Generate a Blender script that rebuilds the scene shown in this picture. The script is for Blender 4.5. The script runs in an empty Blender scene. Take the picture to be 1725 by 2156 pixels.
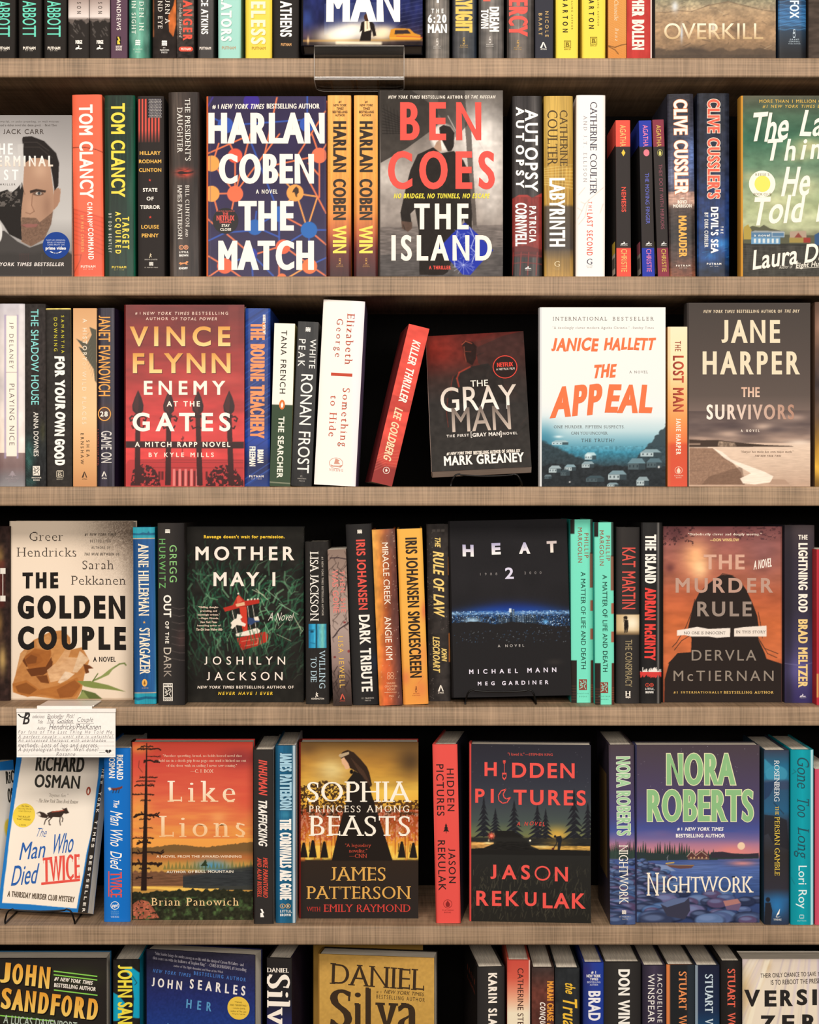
import bpy, math, random
import numpy as np
from mathutils import Matrix, Vector

SC = bpy.context.scene
COL = SC.collection
# ------------------------------------------------------------------ camera, light, exposure
F_PX, D_CAM, CX, CY, HOR = 3749.0, 2.4, 862.5, 1078.0, 1040.0
S0 = F_PX / D_CAM                      # photo pixels per metre on the plane of the shelf fronts
ZE = 1.45                              # eye height
cam = bpy.data.objects.new('camera', bpy.data.cameras.new('camera'))
COL.objects.link(cam)
cam.location = (0, -D_CAM, ZE)
cam.rotation_euler = (math.pi / 2, 0, 0)
cam.data.sensor_fit = 'VERTICAL'
cam.data.sensor_height = 36.0
cam.data.lens = 36.0 * F_PX / 2156.0
cam.data.shift_y = -(CY - HOR) / 2156.0
cam.data.clip_start = 0.05
SC.camera = cam

W = bpy.data.worlds.new('shop_air')
SC.world = W
W.use_nodes = True
W.node_tree.nodes['Background'].inputs[0].default_value = (1.0, 0.90, 0.80, 1)
W.node_tree.nodes['Background'].inputs[1].default_value = 0.04


def area(name, loc, target, sx, sy, power, colour):
    l = bpy.data.lights.new(name, 'AREA')
    l.shape = 'RECTANGLE'
    l.size, l.size_y, l.energy, l.color = sx, sy, power, colour
    o = bpy.data.objects.new(name, l)
    COL.objects.link(o)
    o.location = loc
    d = Vector(target) - Vector(loc)
    o.rotation_euler = d.to_track_quat('-Z', 'Y').to_euler()
    return o


area('ceiling_light', (0.0, -2.5, 3.1), (0, 0, 1.1), 2.8, 0.7, 84, (1.0, 0.93, 0.85))
area('added_aisle_fill', (0.0, -3.2, 1.95), (0, 0, 0.9), 3.2, 0.8, 84, (1.0, 0.94, 0.87))  # unseen fill, added to brighten the lower rows like bounced shop light
SC.view_settings.view_transform = 'Standard'
SC.view_settings.look = 'None'
SC.view_settings.gamma = 1.0
SC.view_settings.use_curve_mapping = False
SC.view_settings.exposure = 0.0
ALB = 0.85


# ------------------------------------------------------------------ colour
def srgb(h):
    if not isinstance(h, str):
        return np.array(h, float)
    h = h.lstrip('#')
    return np.array([int(h[i:i + 2], 16) / 255 for i in (0, 2, 4)])


def lin(c):
    c = np.clip(np.asarray(c, float), 0, 1)
    return np.where(c <= .04045, c / 12.92, ((c + .055) / 1.055) ** 2.4) * ALB


def L(h):
    return lin(srgb(h))


# ------------------------------------------------------------------ materials
def new_mat(name):
    m = bpy.data.materials.new(name)
    m.use_nodes = True
    nt = m.node_tree
    return m, nt, nt.nodes['Principled BSDF']


def print_mat(name, rough, coat):
    m, nt, b = new_mat(name)
    a = nt.nodes.new('ShaderNodeAttribute')
    a.attribute_name = 'Col'
    nt.links.new(a.outputs['Color'], b.inputs['Base Color'])
    n = nt.nodes.new('ShaderNodeTexNoise')
    n.inputs['Scale'].default_value = 60
    r = nt.nodes.new('ShaderNodeMapRange')
    r.inputs['To Min'].default_value = rough - .06
    r.inputs['To Max'].default_value = rough + .08
    nt.links.new(n.outputs['Fac'], r.inputs['Value'])
    nt.links.new(r.outputs['Result'], b.inputs['Roughness'])
    b.inputs['Specular IOR Level'].default_value = .06
    b.inputs['Coat Weight'].default_value = coat
    b.inputs['Coat Roughness'].default_value = .18
    return m


M_PRINT = print_mat('printed_matte_jacket', .62, 0.0)
M_GLOSS = print_mat('printed_glossy_jacket', .4, .13)


def plain(name, h, rough=.6, metal=0.0, noise=0.0, scale=200.0, stretch=(1, 1, 1)):
    m, nt, b = new_mat(name)
    c = L(h)
    b.inputs['Roughness'].default_value = rough
    b.inputs['Metallic'].default_value = metal
    tc = nt.nodes.new('ShaderNodeTexCoord')
    mp = nt.nodes.new('ShaderNodeMapping')
    mp.inputs['Scale'].default_value = stretch
    n = nt.nodes.new('ShaderNodeTexNoise')
    n.inputs['Scale'].default_value = scale
    r = nt.nodes.new('ShaderNodeValToRGB')
    lo, hi = c * (1 - noise), np.minimum(c * (1 + noise), 1)
    r.color_ramp.elements[0].color = (*lo, 1)
    r.color_ramp.elements[1].color = (*hi, 1)
    r.color_ramp.elements[0].position = .3
    r.color_ramp.elements[1].position = .7
    nt.links.new(tc.outputs['Object'], mp.inputs['Vector'])
    nt.links.new(mp.outputs['Vector'], n.inputs['Vector'])
    nt.links.new(n.outputs['Fac'], r.inputs['Fac'])
    nt.links.new(r.outputs['Color'], b.inputs['Base Color'])
    return m


M_PAGE = plain('page_paper', '#f6ead6', .85, 0, .22, 1400, (1, .02, .02))
M_PAGE_FACE = plain('page_paper_across', '#f6ead6', .85, 0, .22, 1400, (.02, 1, .02))
M_BACK = plain('dark_back_panel', '#0d0a08', .8, 0, .25, 90, (8, 1, 1))
M_BACK.node_tree.nodes['Principled BSDF'].inputs['Specular IOR Level'].default_value = .08
M_WIRE = plain('black_wire', '#141211', .35, .6, .1)
M_CARD = plain('white_card', '#fdf6ee', .6, 0, .03)
M_CLIP = plain('white_plastic', '#f7f0e8', .35, 0, .02)
M_FLOOR = plain('grey_carpet', '#3a3430', .95, 0, .3, 300)


def acrylic():
    """clear sheet: see-through, with a glancing-angle sheen"""
    m, nt, b = new_mat('clear_acrylic')
    out = nt.nodes['Material Output']
    tr = nt.nodes.new('ShaderNodeBsdfTransparent')
    tr.inputs['Color'].default_value = (.985, .985, .98, 1)
    gl = nt.nodes.new('ShaderNodeBsdfGlossy')
    gl.inputs['Roughness'].default_value = .06
    lw = nt.nodes.new('ShaderNodeLayerWeight')
    lw.inputs['Blend'].default_value = .12
    n = nt.nodes.new('ShaderNodeTexNoise')
    n.inputs['Scale'].default_value = 30
    mu = nt.nodes.new('ShaderNodeMath')
    mu.operation = 'MULTIPLY_ADD'
    mu.inputs[1].default_value = .03
    mx = nt.nodes.new('ShaderNodeMixShader')
    nt.links.new(n.outputs['Fac'], mu.inputs[0])
    fm = nt.nodes.new('ShaderNodeMath')
    fm.operation = 'MULTIPLY_ADD'
    fm.inputs[1].default_value = .8
    fm.inputs[2].default_value = .015
    nt.links.new(lw.outputs['Facing'], fm.inputs[0])
    nt.links.new(fm.outputs[0], mu.inputs[2])
    nt.links.new(mu.outputs[0], mx.inputs[0])
    nt.links.new(tr.outputs[0], mx.inputs[1])
    nt.links.new(gl.outputs[0], mx.inputs[2])
    nt.links.new(mx.outputs[0], out.inputs['Surface'])
    return m


M_ACRYLIC = acrylic()
M_GLINT = plain('painted_edge_glint', '#d8cfc6', .2, 0, .1)  # pale half-clear tone standing in for light caught by the acrylic edges
M_GLINT.node_tree.nodes['Principled BSDF'].inputs['Alpha'].default_value = .45


def laminate():
    """tan linen-weave laminate: fine crossed threads plus slow vertical and horizontal streaks"""
    m, nt, b = new_mat('linen_weave_laminate')
    tc = nt.nodes.new('ShaderNodeTexCoord')

    def layer(scale, stretch, detail=2):
        mp = nt.nodes.new('ShaderNodeMapping')
        mp.inputs['Scale'].default_value = stretch
        n = nt.nodes.new('ShaderNodeTexNoise')
        n.inputs['Scale'].default_value = scale
        n.inputs['Detail'].default_value = detail
        nt.links.new(tc.outputs['Object'], mp.inputs['Vector'])
        nt.links.new(mp.outputs['Vector'], n.inputs['Vector'])
        return n.outputs['Fac']

    def math2(op, a, bb):
        q = nt.nodes.new('ShaderNodeMath')
        q.operation = op
        for i, v in ((0, a), (1, bb)):
            if isinstance(v, (int, float)):
                q.inputs[i].default_value = v
            else:
                nt.links.new(v, q.inputs[i])
        return q.outputs[0]
    thr_v = layer(420, (1, .03, .03))       # upright threads
    thr_h = layer(420, (.015, 1, 1))        # level threads
    streak_v = layer(30, (1, .1, .05), 4)
    streak_h = layer(40, (.08, 1, 1), 4)
    s = math2('ADD', math2('ADD', math2('MULTIPLY', thr_v, .28), math2('MULTIPLY', thr_h, .28)),
              math2('ADD', math2('MULTIPLY', streak_v, .24), math2('MULTIPLY', streak_h, .20)))
    r = nt.nodes.new('ShaderNodeValToRGB')
    r.color_ramp.elements[0].position = .36
    r.color_ramp.elements[1].position = .64
    r.color_ramp.elements[0].color = (*L('#6f5b46'), 1)
    r.color_ramp.elements[1].color = (*L('#bb9b7c'), 1)
    nt.links.new(s, r.inputs['Fac'])
    nt.links.new(r.outputs['Color'], b.inputs['Base Color'])
    b.inputs['Roughness'].default_value = .55
    b.inputs['Specular IOR Level'].default_value = .3
    return m


M_SHELF = laminate()


# ------------------------------------------------------------------ mesh helpers
def mk(name, v, f, mat, parent=None, cols=None, smooth=False):
    """one mesh object from vertex and (uniform) face arrays"""
    v = np.asarray(v, float).reshape(-1, 3)
    f = np.asarray(f, np.int32)
    k = f.shape[1]
    me = bpy.data.meshes.new(name)
    me.vertices.add(len(v))
    me.vertices.foreach_set('co', v.ravel())
    me.loops.add(f.size)
    me.loops.foreach_set('vertex_index', f.ravel())
    me.polygons.add(len(f))
    me.polygons.foreach_set('loop_start', np.arange(0, f.size, k, dtype=np.int32))
    me.polygons.foreach_set('loop_total', np.full(len(f), k, np.int32))
    me.polygons.foreach_set('use_smooth', np.full(len(f), smooth, bool))
    me.update(calc_edges=True)
    if cols is not None:
        a = me.attributes.new('Col', 'FLOAT_COLOR', 'POINT')
        c = np.ones((len(v), 4))
        c[:, :3] = cols
        a.data.foreach_set('color', c.ravel())
    me.materials.append(mat)
    o = bpy.data.objects.new(name, me)
    COL.objects.link(o)
    if parent:
        o.parent = parent
    return o


BOXF = np.array([[0, 1, 5, 4], [1, 3, 7, 5], [3, 2, 6, 7], [2, 0, 4, 6], [4, 5, 7, 6], [2, 3, 1, 0]])


def boxv(x0, x1, y0, y1, z0, z1):
    return np.array([[x, y, z] for z in (z0, z1) for y in (y0, y1) for x in (x0, x1)], float)


class Q:
    """collects quads with colours"""
    def __init__(s):
        s.v, s.f, s.c, s.n = [], [], [], 0

    def add(s, v, f, c=None):
        v = np.asarray(v, float).reshape(-1, 3)
        s.v.append(v)
        s.f.append(np.asarray(f) + s.n)
        c = np.zeros(3) if c is None else np.asarray(c)
        s.c.append(np.broadcast_to(c, (len(v), 3)))
        s.n += len(v)
        return s

    def box(s, *a, c=None):
        return s.add(boxv(*a), BOXF, c)

    def tube(s, pts, r, c=None, n=8, closed=False):
        P = [Vector(p) for p in pts]
        m = len(P)
        up = Vector((0.13, 0.31, 0.94))
        rings = []
        for i, p in enumerate(P):
            a = P[i - 1] if i or closed else p
            b = P[(i + 1) % m] if i < m - 1 or closed else p
            t = (b - a).normalized()
            e1 = t.cross(up).normalized()
            e2 = t.cross(e1)
            rings += [p + r * (math.cos(q) * e1 + math.sin(q) * e2) for q in np.arange(n) * 2 * math.pi / n]
        f = []
        for i in range(m if closed else m - 1):
            for j in range(n):
                a, b = i * n, ((i + 1) % m) * n
                f.append((a + j, a + (j + 1) % n, b + (j + 1) % n, b + j))
        if not closed:
            for a in (0, (m - 1) * n):
                for j in range(1, n - 2, 2):
                    f.append((a, a + j, a + j + 1, a + j + 2))
        return s.add([tuple(q) for q in rings], f, c)

    def build(s, name, mat, parent=None, smooth=False, col=True):
        return mk(name, np.concatenate(s.v), np.concatenate(s.f), mat, parent,
                  np.concatenate(s.c) if col else None, smooth)


def empty(name, loc=(0, 0, 0), rot=(0, 0, 0)):
    o = bpy.data.objects.new(name, None)
    o.empty_display_size = .02
    COL.objects.link(o)
    o.location = loc
    o.rotation_euler = rot
    return o


def tag(o, label, cat, group=None):
    o['label'] = label
    o['category'] = cat
    if group:
        o['group'] = group
    return o


# ------------------------------------------------------------------ letters, from Blender's own built-in font
_fc = bpy.data.curves.new('letter_source', 'FONT')
_fc.resolution_u = 5
_fo = bpy.data.objects.new('letter_source', _fc)
_raw, _gl = {}, {}


def _mesh_of(s):
    _fc.body = s
    me = bpy.data.meshes.new_from_object(_fo)
    v = np.array([(p.co.x, p.co.y) for p in me.vertices]) if len(me.vertices) else np.zeros((0, 2))
    me.calc_loop_triangles()
    t = np.array([tuple(q.vertices) for q in me.loop_triangles], int).reshape(-1, 3)
    bpy.data.meshes.remove(me)
    return v, t


def raw(ch):
    if ch in _raw:
        return _raw[ch]
    if ch == ' ':
        r = (np.zeros((0, 2)), np.zeros((0, 3), int), np.zeros((0, 2)), .32)
        _raw[ch] = r
        return r
    v, t = _mesh_of(ch)
    if ch == 'J':                       # stand the hook on the baseline
        v[:, 1] = (v[:, 1] - v[:, 1].min()) * v[:, 1].max() / (v[:, 1].max() - v[:, 1].min())
    if len(v):
        key, inv = np.unique(np.round(v, 5), axis=0, return_inverse=True)
        inv = inv.reshape(-1)
        v, t = key, inv[t]
        ok = (t[:, 0] != t[:, 1]) & (t[:, 1] != t[:, 2]) & (t[:, 0] != t[:, 2])
        t = t[ok]
        a, b, c = v[t[:, 0]], v[t[:, 1]], v[t[:, 2]]
        ar = (b[:, 0] - a[:, 0]) * (c[:, 1] - a[:, 1]) - (b[:, 1] - a[:, 1]) * (c[:, 0] - a[:, 0])
        t[ar < 0] = t[ar < 0][:, ::-1]
    v2, _ = _mesh_of(ch + '|')
    v3, _ = _mesh_of('|')
    adv = (v2[:, 0].max() - v3[:, 0].max()) if len(v2) else .4
    # outline normals
    es = {}
    for q in t:
        for i in range(3):
            es[(q[i], q[(i + 1) % 3])] = 1
    bd = [e for e in es if (e[1], e[0]) not in es]
    nrm = [[] for _ in range(len(v))]
    for a, b in bd:
        d = v[b] - v[a]
        l = math.hypot(*d)
        if l > 1e-7:
            nv = np.array([d[1], -d[0]]) / l
            nrm[a].append(nv)
            nrm[b].append(nv)
    n = np.zeros_like(v)
    for i, q in enumerate(nrm):
        if len(q) >= 2:
            m = q[0] + q[1]
            n[i] = m / max(.45, 1 + float(q[0] @ q[1]))
        elif q:
            n[i] = q[0]
    r = (v, t, n, adv, bd)
    _raw[ch] = r
    return r


_cap = None


def caph():
    global _cap
    if _cap is None:
        _cap = raw('H')[0][:, 1].max()
    return _cap


def glyph(ch, serif):
    k = (ch, serif)
    if k in _gl:
        return _gl[k]
    r = raw(ch)
    if not serif or ch == ' ' or not ch.isalnum():
        _gl[k] = r[:4]
        return _gl[k]
    v, t, n, adv, bd = r
    H = caph()
    th, s = .055 * H, .105 * H
    rects = []
    levels = (0.0, H, raw('x')[0][:, 1].max(), raw('d')[0][:, 1].max(), raw('p')[0][:, 1].min())
    for a, b in bd:
        (xa, ya), (xb, yb) = v[a], v[b]
        if abs(ya - yb) > .008 or not (.05 * H < abs(xb - xa) < .34 * H):
            continue
        if min(abs(ya - q) for q in levels) > .012:
            continue
        x0, x1 = min(xa, xb), max(xa, xb)
        if xb > xa:
            rects.append((x0 - s, ya, x1 + s, ya + th))
        elif ch.isupper() or ch in 'mnrpuvwxy':
            rects.append((x0 - s, ya - th, x1 + (s if ch.isupper() or ch in 'vwxy' else 0), ya))
        else:
            rects.append((x0 - s, ya - th, x1, ya))
    if len(v):
        xl, xr = v[:, 0].min(), v[:, 0].max()
        a = .24 * H
        if ch in 'EBDPRFL':
            rects.append((xl - s, H - th, xl + .2 * H, H))
        if ch in 'EBDL':
            rects.append((xl - s, 0, xl + .2 * H, th))
        if ch in 'EFTZ':
            rects.append((xr - th, H - a, xr, H))
        if ch in 'ELZ':
            rects.append((xr - th, 0, xr, a))
        if ch in 'TZ':
            rects.append((xl, H - a, xl + th, H))
        if ch in 'SCG':
            rects.append((xr - .2 * H * .35, H * .70, xr - .01, H * .94))
    vv, tt, nn = [v], [t], [n]
    m = len(v)
    for x0, y0, x1, y1 in rects:
        vv.append(np.array([(x0, y0), (x1, y0), (x1, y1), (x0, y1)]))
        tt.append(np.array([(0, 1, 2), (0, 2, 3)]) + m)
        nn.append(np.zeros((4, 2)))
        m += 4
    _gl[k] = (np.concatenate(vv), np.concatenate(tt), np.concatenate(nn), adv)
    return _gl[k]


# style: (widest glyph stretch, x boldness, y boldness, serif, slant)
ST = {
    's': (1.0, .006, .004, 0, 0), 'b': (1.0, .038, .03, 0, 0), 'B': (1.05, .065, .045, 0, 0),
    'l': (1.0, -.014, -.014, 0, 0), 'c': (.66, .04, .024, 0, 0), 'C': (.68, .058, .028, 0, 0),
    'cs': (.62, .012, .004, 0, 0), 'w': (1.25, .03, .022, 0, 0), 'wl': (1.2, 0, 0, 0, 0),
    'f': (.98, .008, -.028, 1, 0), 'F': (.95, .04, -.02, 1, 0), 'fl': (1.0, -.012, -.034, 1, 0),
    'fc': (.62, .03, -.012, 1, 0), 'm': (1.0, -.016, -.016, 1, 0),
    'si': (1.0, .01, .006, 0, .2), 'bi': (1.0, .036, .03, 0, .2), 'ci': (.62, .04, .024, 0, .2),
    'fi': (.9, .0, -.02, 1, .22), 'h': (.8, -.012, -.012, 0, .28), 'x': (.85, .05, .045, 0, .16),
    'xs': (.9, .02, .02, 0, .22), 'k': (.88, .04, .028, 0, 0), 'xb': (.82, .019, .019, 0, .22), 'hs': (.85, .004, .004, 0, .22), 'cx': (.7, .07, .06, 0, 0),
}


WZ = [0]


def word(text, w, h, style, extra=(0, 0), wob=0.0):
    """text as triangles, its ink filling a box w wide and h high, centred on 0,0 (x right, y up)"""
    kmax, bx, by, serif, slant = ST[style]
    seed = sum(ord(c) for c in text)
    rng = random.Random(seed)
    gs = [glyph(c, serif) + (c,) for c in text]
    ys = np.concatenate([g[0][:, 1] for g in gs if len(g[0])])
    lo, hi = ys.min(), ys.max()
    ox, oy = bx * h, by * h
    sy = (h - 2 * max(oy, 0)) / (hi - lo)
    first = next(g for g in gs if len(g[0]))
    last = [g for g in gs if len(g[0])][-1]
    tot = sum(g[3] for g in gs) - first[0][:, 0].min() - (last[3] - last[0][:, 0].max())
    w_in = w - 2 * max(ox, 0) - slant * h
    sx = max(.25 * sy * kmax, min(kmax * sy, (w_in - (len(gs) - 1) * 1.5 * max(ox, 0)) / tot))
    tr = (w_in - sx * tot) / max(1, len(gs) - 1) if len(gs) > 1 else 0
    if len(gs) == 1:
        sx = w_in / tot
    V, T, Z, m = [], [], [], 0
    x = -first[0][:, 0].min() * sx
    ox, oy = ox + extra[0], oy + extra[1]
    for g in gs:
        v, t, n, adv = g[0], g[1], g[2], g[3]
        if len(v):
            grow = ox > 0 and oy > 0
            p = np.empty_like(v)
            p[:, 0] = x + v[:, 0] * sx + (0 if grow else ox * n[:, 0])
            p[:, 1] = (v[:, 1] - lo) * sy + (0 if grow else oy * n[:, 1])
            n0 = len(raw(g[4])[0])
            z = np.full(len(v), (len(V) % 2) * 1.2e-5)
            z[n0:] += 2.6e-5 + (np.arange(len(v) - n0) // 4 % 3) * 4e-6
            if grow:                      # thicken: a ribbon all along the outline
                bd = np.array(raw(g[4])[4]).reshape(-1, 2)
                out = p[:n0] + n[:n0] * (ox, oy)
                k = len(bd)
                rv = np.stack([p[bd[:, 0]], out[bd[:, 0]], out[bd[:, 1]], p[bd[:, 1]]], 1).reshape(-1, 2)
                i0 = len(p) + np.arange(k) * 4
                rt = np.concatenate([np.stack([i0, i0 + 1, i0 + 2], 1), np.stack([i0, i0 + 2, i0 + 3], 1)])
                p = np.concatenate([p, rv])
                t = np.concatenate([t, rt])
                z = np.concatenate([z, z[0] - 2e-6 - np.repeat(np.arange(k) % 5, 4) * 1.5e-6])
            if wob:
                a = rng.uniform(-1, 1) * wob
                p[:, 1] += (p[:, 0] - x) * a + rng.uniform(-1, 1) * wob * h * .25
                p[:, 0] += (np.sin(p[:, 1] / h * 5 + rng.uniform(0, 6)) * wob * h * .16)
            p[:, 0] += slant * p[:, 1]
            V.append(p)
            T.append(t + m)
            Z.append(z)
            m += len(p)
        x += adv * sx + tr
    V = np.concatenate(V)
    WZ[0] = np.concatenate(Z)
    V[:, 0] -= w / 2 - max(bx * h, 0)
    V[:, 1] -= h / 2 - max(by * h, 0)
    return V, np.concatenate(T)


def fan(pts):
    """triangles of a simple polygon"""
    from mathutils.geometry import tessellate_polygon
    return np.array(tessellate_polygon([[Vector((p[0], p[1], 0)) for p in pts]]))


def circ(cx, cy, rx, ry=None, n=40):
    a = np.arange(n) * 2 * math.pi / n
    return np.stack([cx + rx * np.cos(a), cy + (ry or rx) * np.sin(a)], 1)


def ringpoly(cx, cy, r, t, n=36):
    o, i = circ(cx, cy, r, n=n), circ(cx, cy, r - t, n=n)
    v = np.concatenate([o, i])
    f = []
    for j in range(n):
        k = (j + 1) % n
        f += [(j, k, n + k), (j, n + k, n + j)]
    return v, np.array(f)


def strokes(pts, w):
    """a polyline of width w as triangles"""
    V, F = [], []
    for (x0, y0), (x1, y1) in zip(pts[:-1], pts[1:]):
        d = math.hypot(x1 - x0, y1 - y0) or 1e-9
        nx, ny = -(y1 - y0) / d * w / 2, (x1 - x0) / d * w / 2
        ex, ey = (x1 - x0) / d * w * .3, (y1 - y0) / d * w * .3
        k = len(V)
        V += [(x0 + nx - ex, y0 + ny - ey), (x0 - nx - ex, y0 - ny - ey), (x1 - nx + ex, y1 - ny + ey), (x1 + nx + ex, y1 + ny + ey)]
        F += [(k, k + 1, k + 2), (k, k + 2, k + 3)]
    return np.array(V), np.array(F)


def marks(kind):
    """small printed emblems in a unit square: list of (verts, tris, colour slot)"""
    R = []

    def P(pts, s=0):
        R.append((np.array(pts, float), fan(pts), s))
    if kind == 'waves':
        for k in range(3):
            y = .08 + k * .3
            P([(.05, y), (.22, y + .1), (.4, y + .02), (.6, y + .1), (.82, y), (.95, y + .08), (.95, y + .3), (.8, y + .22),
               (.6, y + .32), (.4, y + .24), (.22, y + .32), (.05, y + .22)])
    elif kind == 'peak':
        P([(.0, .0), (.42, 1), (.6, 1), (.28, 0)])
        P([(.62, .92), (.98, 0), (.8, 0), (.56, .62)])
    elif kind == 'gcp':
        for c in ((.5, .78, .2), (.5, .3, .26)):
            v, f = ringpoly(c[0], c[1], c[2], .07, 24)
            R.append((v, f, 0))
        P([(.62, .98), (.72, .98), (.72, .45), (.62, .45)])
        P([(.26, .62), (.34, .62), (.34, .1), (.26, .1)])
        P([(.3, .0), (.7, .0), (.7, .06), (.3, .06)])
    elif kind == 'frame':
        for a in ((0, 0, 1, .08), (0, .92, 1, 1), (0, 0, .08, 1), (.92, 0, 1, 1), (.18, .2, .82, .27), (.18, .8, .82, .87)):
            P([(a[0], a[1]), (a[2], a[1]), (a[2], a[3]), (a[0], a[3])])
    elif kind == 'maze':
        P([(0, 0), (1, 0), (1, 1), (0, 1)])
        for q in ([(.1, .15), (.5, .3), (.3, .55), (.7, .7), (.55, .92)], [(.85, .1), (.62, .4), (.9, .6), (.75, .9)],
                  [(.12, .85), (.35, .7), (.15, .5), (.3, .35)]):
            v, f = strokes(q, .07)
            R.append((v, f, 1))
    elif kind == 'twin':
        for cx in (.25, .75):
            v, f = ringpoly(cx, .5, .24, .06, 24)
            v[:, 1] = (v[:, 1] - .5) * 2 + .5
            R.append((v, f, 0))
    elif kind == 'disc':
        P(circ(.5, .5, .5))
    elif kind == 'ring':
        v, f = ringpoly(.5, .5, .5, .07)
        R.append((v, f, 0))
    elif kind == 'star':
        P([(.5 + (.5 if k % 2 == 0 else .2) * math.sin(k * math.pi / 5), .5 + (.5 if k % 2 == 0 else .2) * math.cos(k * math.pi / 5)) for k in range(10)])
    elif kind == 'tree':
        P([(.5, 1), (.72, .72), (.6, .74), (.85, .46), (.68, .48), (1, .16), (.55, .2), (.55, 0), (.45, 0), (.45, .2), (0, .16), (.32, .48),
           (.15, .46), (.4, .74), (.28, .72)])
    elif kind == 'diamond':
        P([(.5, 1), (.8, .5), (.5, 0), (.2, .5)])
    elif kind == 'box':
        P([(0, 0), (1, 0), (1, 1), (0, 1)])
    elif kind == 'rule':
        P([(0, .3), (1, .3), (1, .7), (0, .7)])
    elif kind == 'runner':
        P([(.1, 0), (.3, .0), (.5, .4), (.75, .1), (.9, .15), (.62, .6), (.95, .75), (.6, .8), (.55, 1), (.4, .95), (.45, .7), (.1, .6), (.4, .55)])
    elif kind == 'quill':
        P([(.2, .0), (.3, .35), (.9, 1), (.75, .4), (.4, .25), (.28, .0)])
        P([(.0, .1), (.5, .02), (1, .12), (.5, .07)])
    elif kind == 'leaf':
        v, f = ringpoly(.5, .5, .5, .05)
        R.append((v, f, 0))
        P([(.5, .9), (.75, .5), (.7, .2), (.5, .12), (.3, .2), (.25, .5)])
    elif kind == 'hound':
        P([(0, .4), (.15, .75), (.3, .6), (.65, .65), (.8, .95), (1, .8), (.9, .6), (.8, .3), (1, .1), (.7, .2), (.6, .4), (.35, .3), (.1, .0), (.2, .35)])
    elif kind == 'ship':
        v, f = ringpoly(.5, .42, .5, .04)
        R.append((v, f, 0))
        P([(.1, .3), (.3, .2), (.7, .2), (.95, .3), (.85, .1), (.2, .1)])
        P([(.35, .35), (.45, .85), (.75, .7), (.65, .55), (.8, .35)])
    elif kind == 'bird':
        v, f = ringpoly(.5, .5, .5, .14)
        v[:, 0] = (v[:, 0] - .5) * .78 + .5
        R.append((v, f, 0))
        P(circ(.5, .5, .33, .42, 24), 1)
        P([(.5, .8), (.66, .5), (.6, .2), (.4, .2), (.34, .5)], 2)
    elif kind == 'slant':
        P([(0, .05), (.3, 0), (.35, .15), (.7, .05), (1, .15), (.9, .3), (.55, .28), (.6, .75), (.4, .9), (.45, .5), (.15, .4)])
    elif kind == 'bolt':
        P([(.1, 0), (.9, 0), (.6, .45), (.9, .5), (.5, 1), (.1, 1), (.45, .55), (.1, .5)])
    elif kind == 'swoosh':
        v, f = strokes([(0, .6), (.25, .25), (.5, .15), (.75, .25), (1, .6)], .16)
        R.append((v, f, 0))
    elif kind == 'moon':
        P([(.62, 1), (.25, .88), (.02, .55), (.06, .2), (.35, .0), (.7, .05), (1, .42), (.7, .3), (.48, .4), (.4, .65), (.62, 1)])
    elif kind == 'moonline':
        v, f = strokes([(.62, 1), (.25, .88), (.02, .55), (.06, .2), (.35, .0), (.7, .05), (1, .42), (.7, .3), (.48, .4), (.4, .65), (.62, 1)], .075)
        R.append((v, f, 0))
    elif kind == 'spade':
        for q in ([(.3, 1), (.7, 1), (.6, .9), (.4, .9), (.3, 1)], [(.5, .9), (.5, .35)], [(.15, .32), (.85, .32), (.8, .12), (.5, 0), (.2, .12), (.15, .32)]):
            v, f = strokes(q, .09)
            v[:, 1] = v[:, 1]
            R.append((v, f, 0))
    elif kind == 'heart':
        P([(.45, .1), (.0, .6), (.1, .95), (.35, .95), (.48, .7)])
        P([(.55, .1), (1, .6), (.9, .95), (.65, .95), (.52, .7)])
    elif kind == 'tubes':
        for y in (.1, .5, .9):
            v, f = strokes([(0, y - .08), (.06, y), (.97, y), (1, y - .1)], .09)
            R.append((v, f, 0))
    return R


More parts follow.
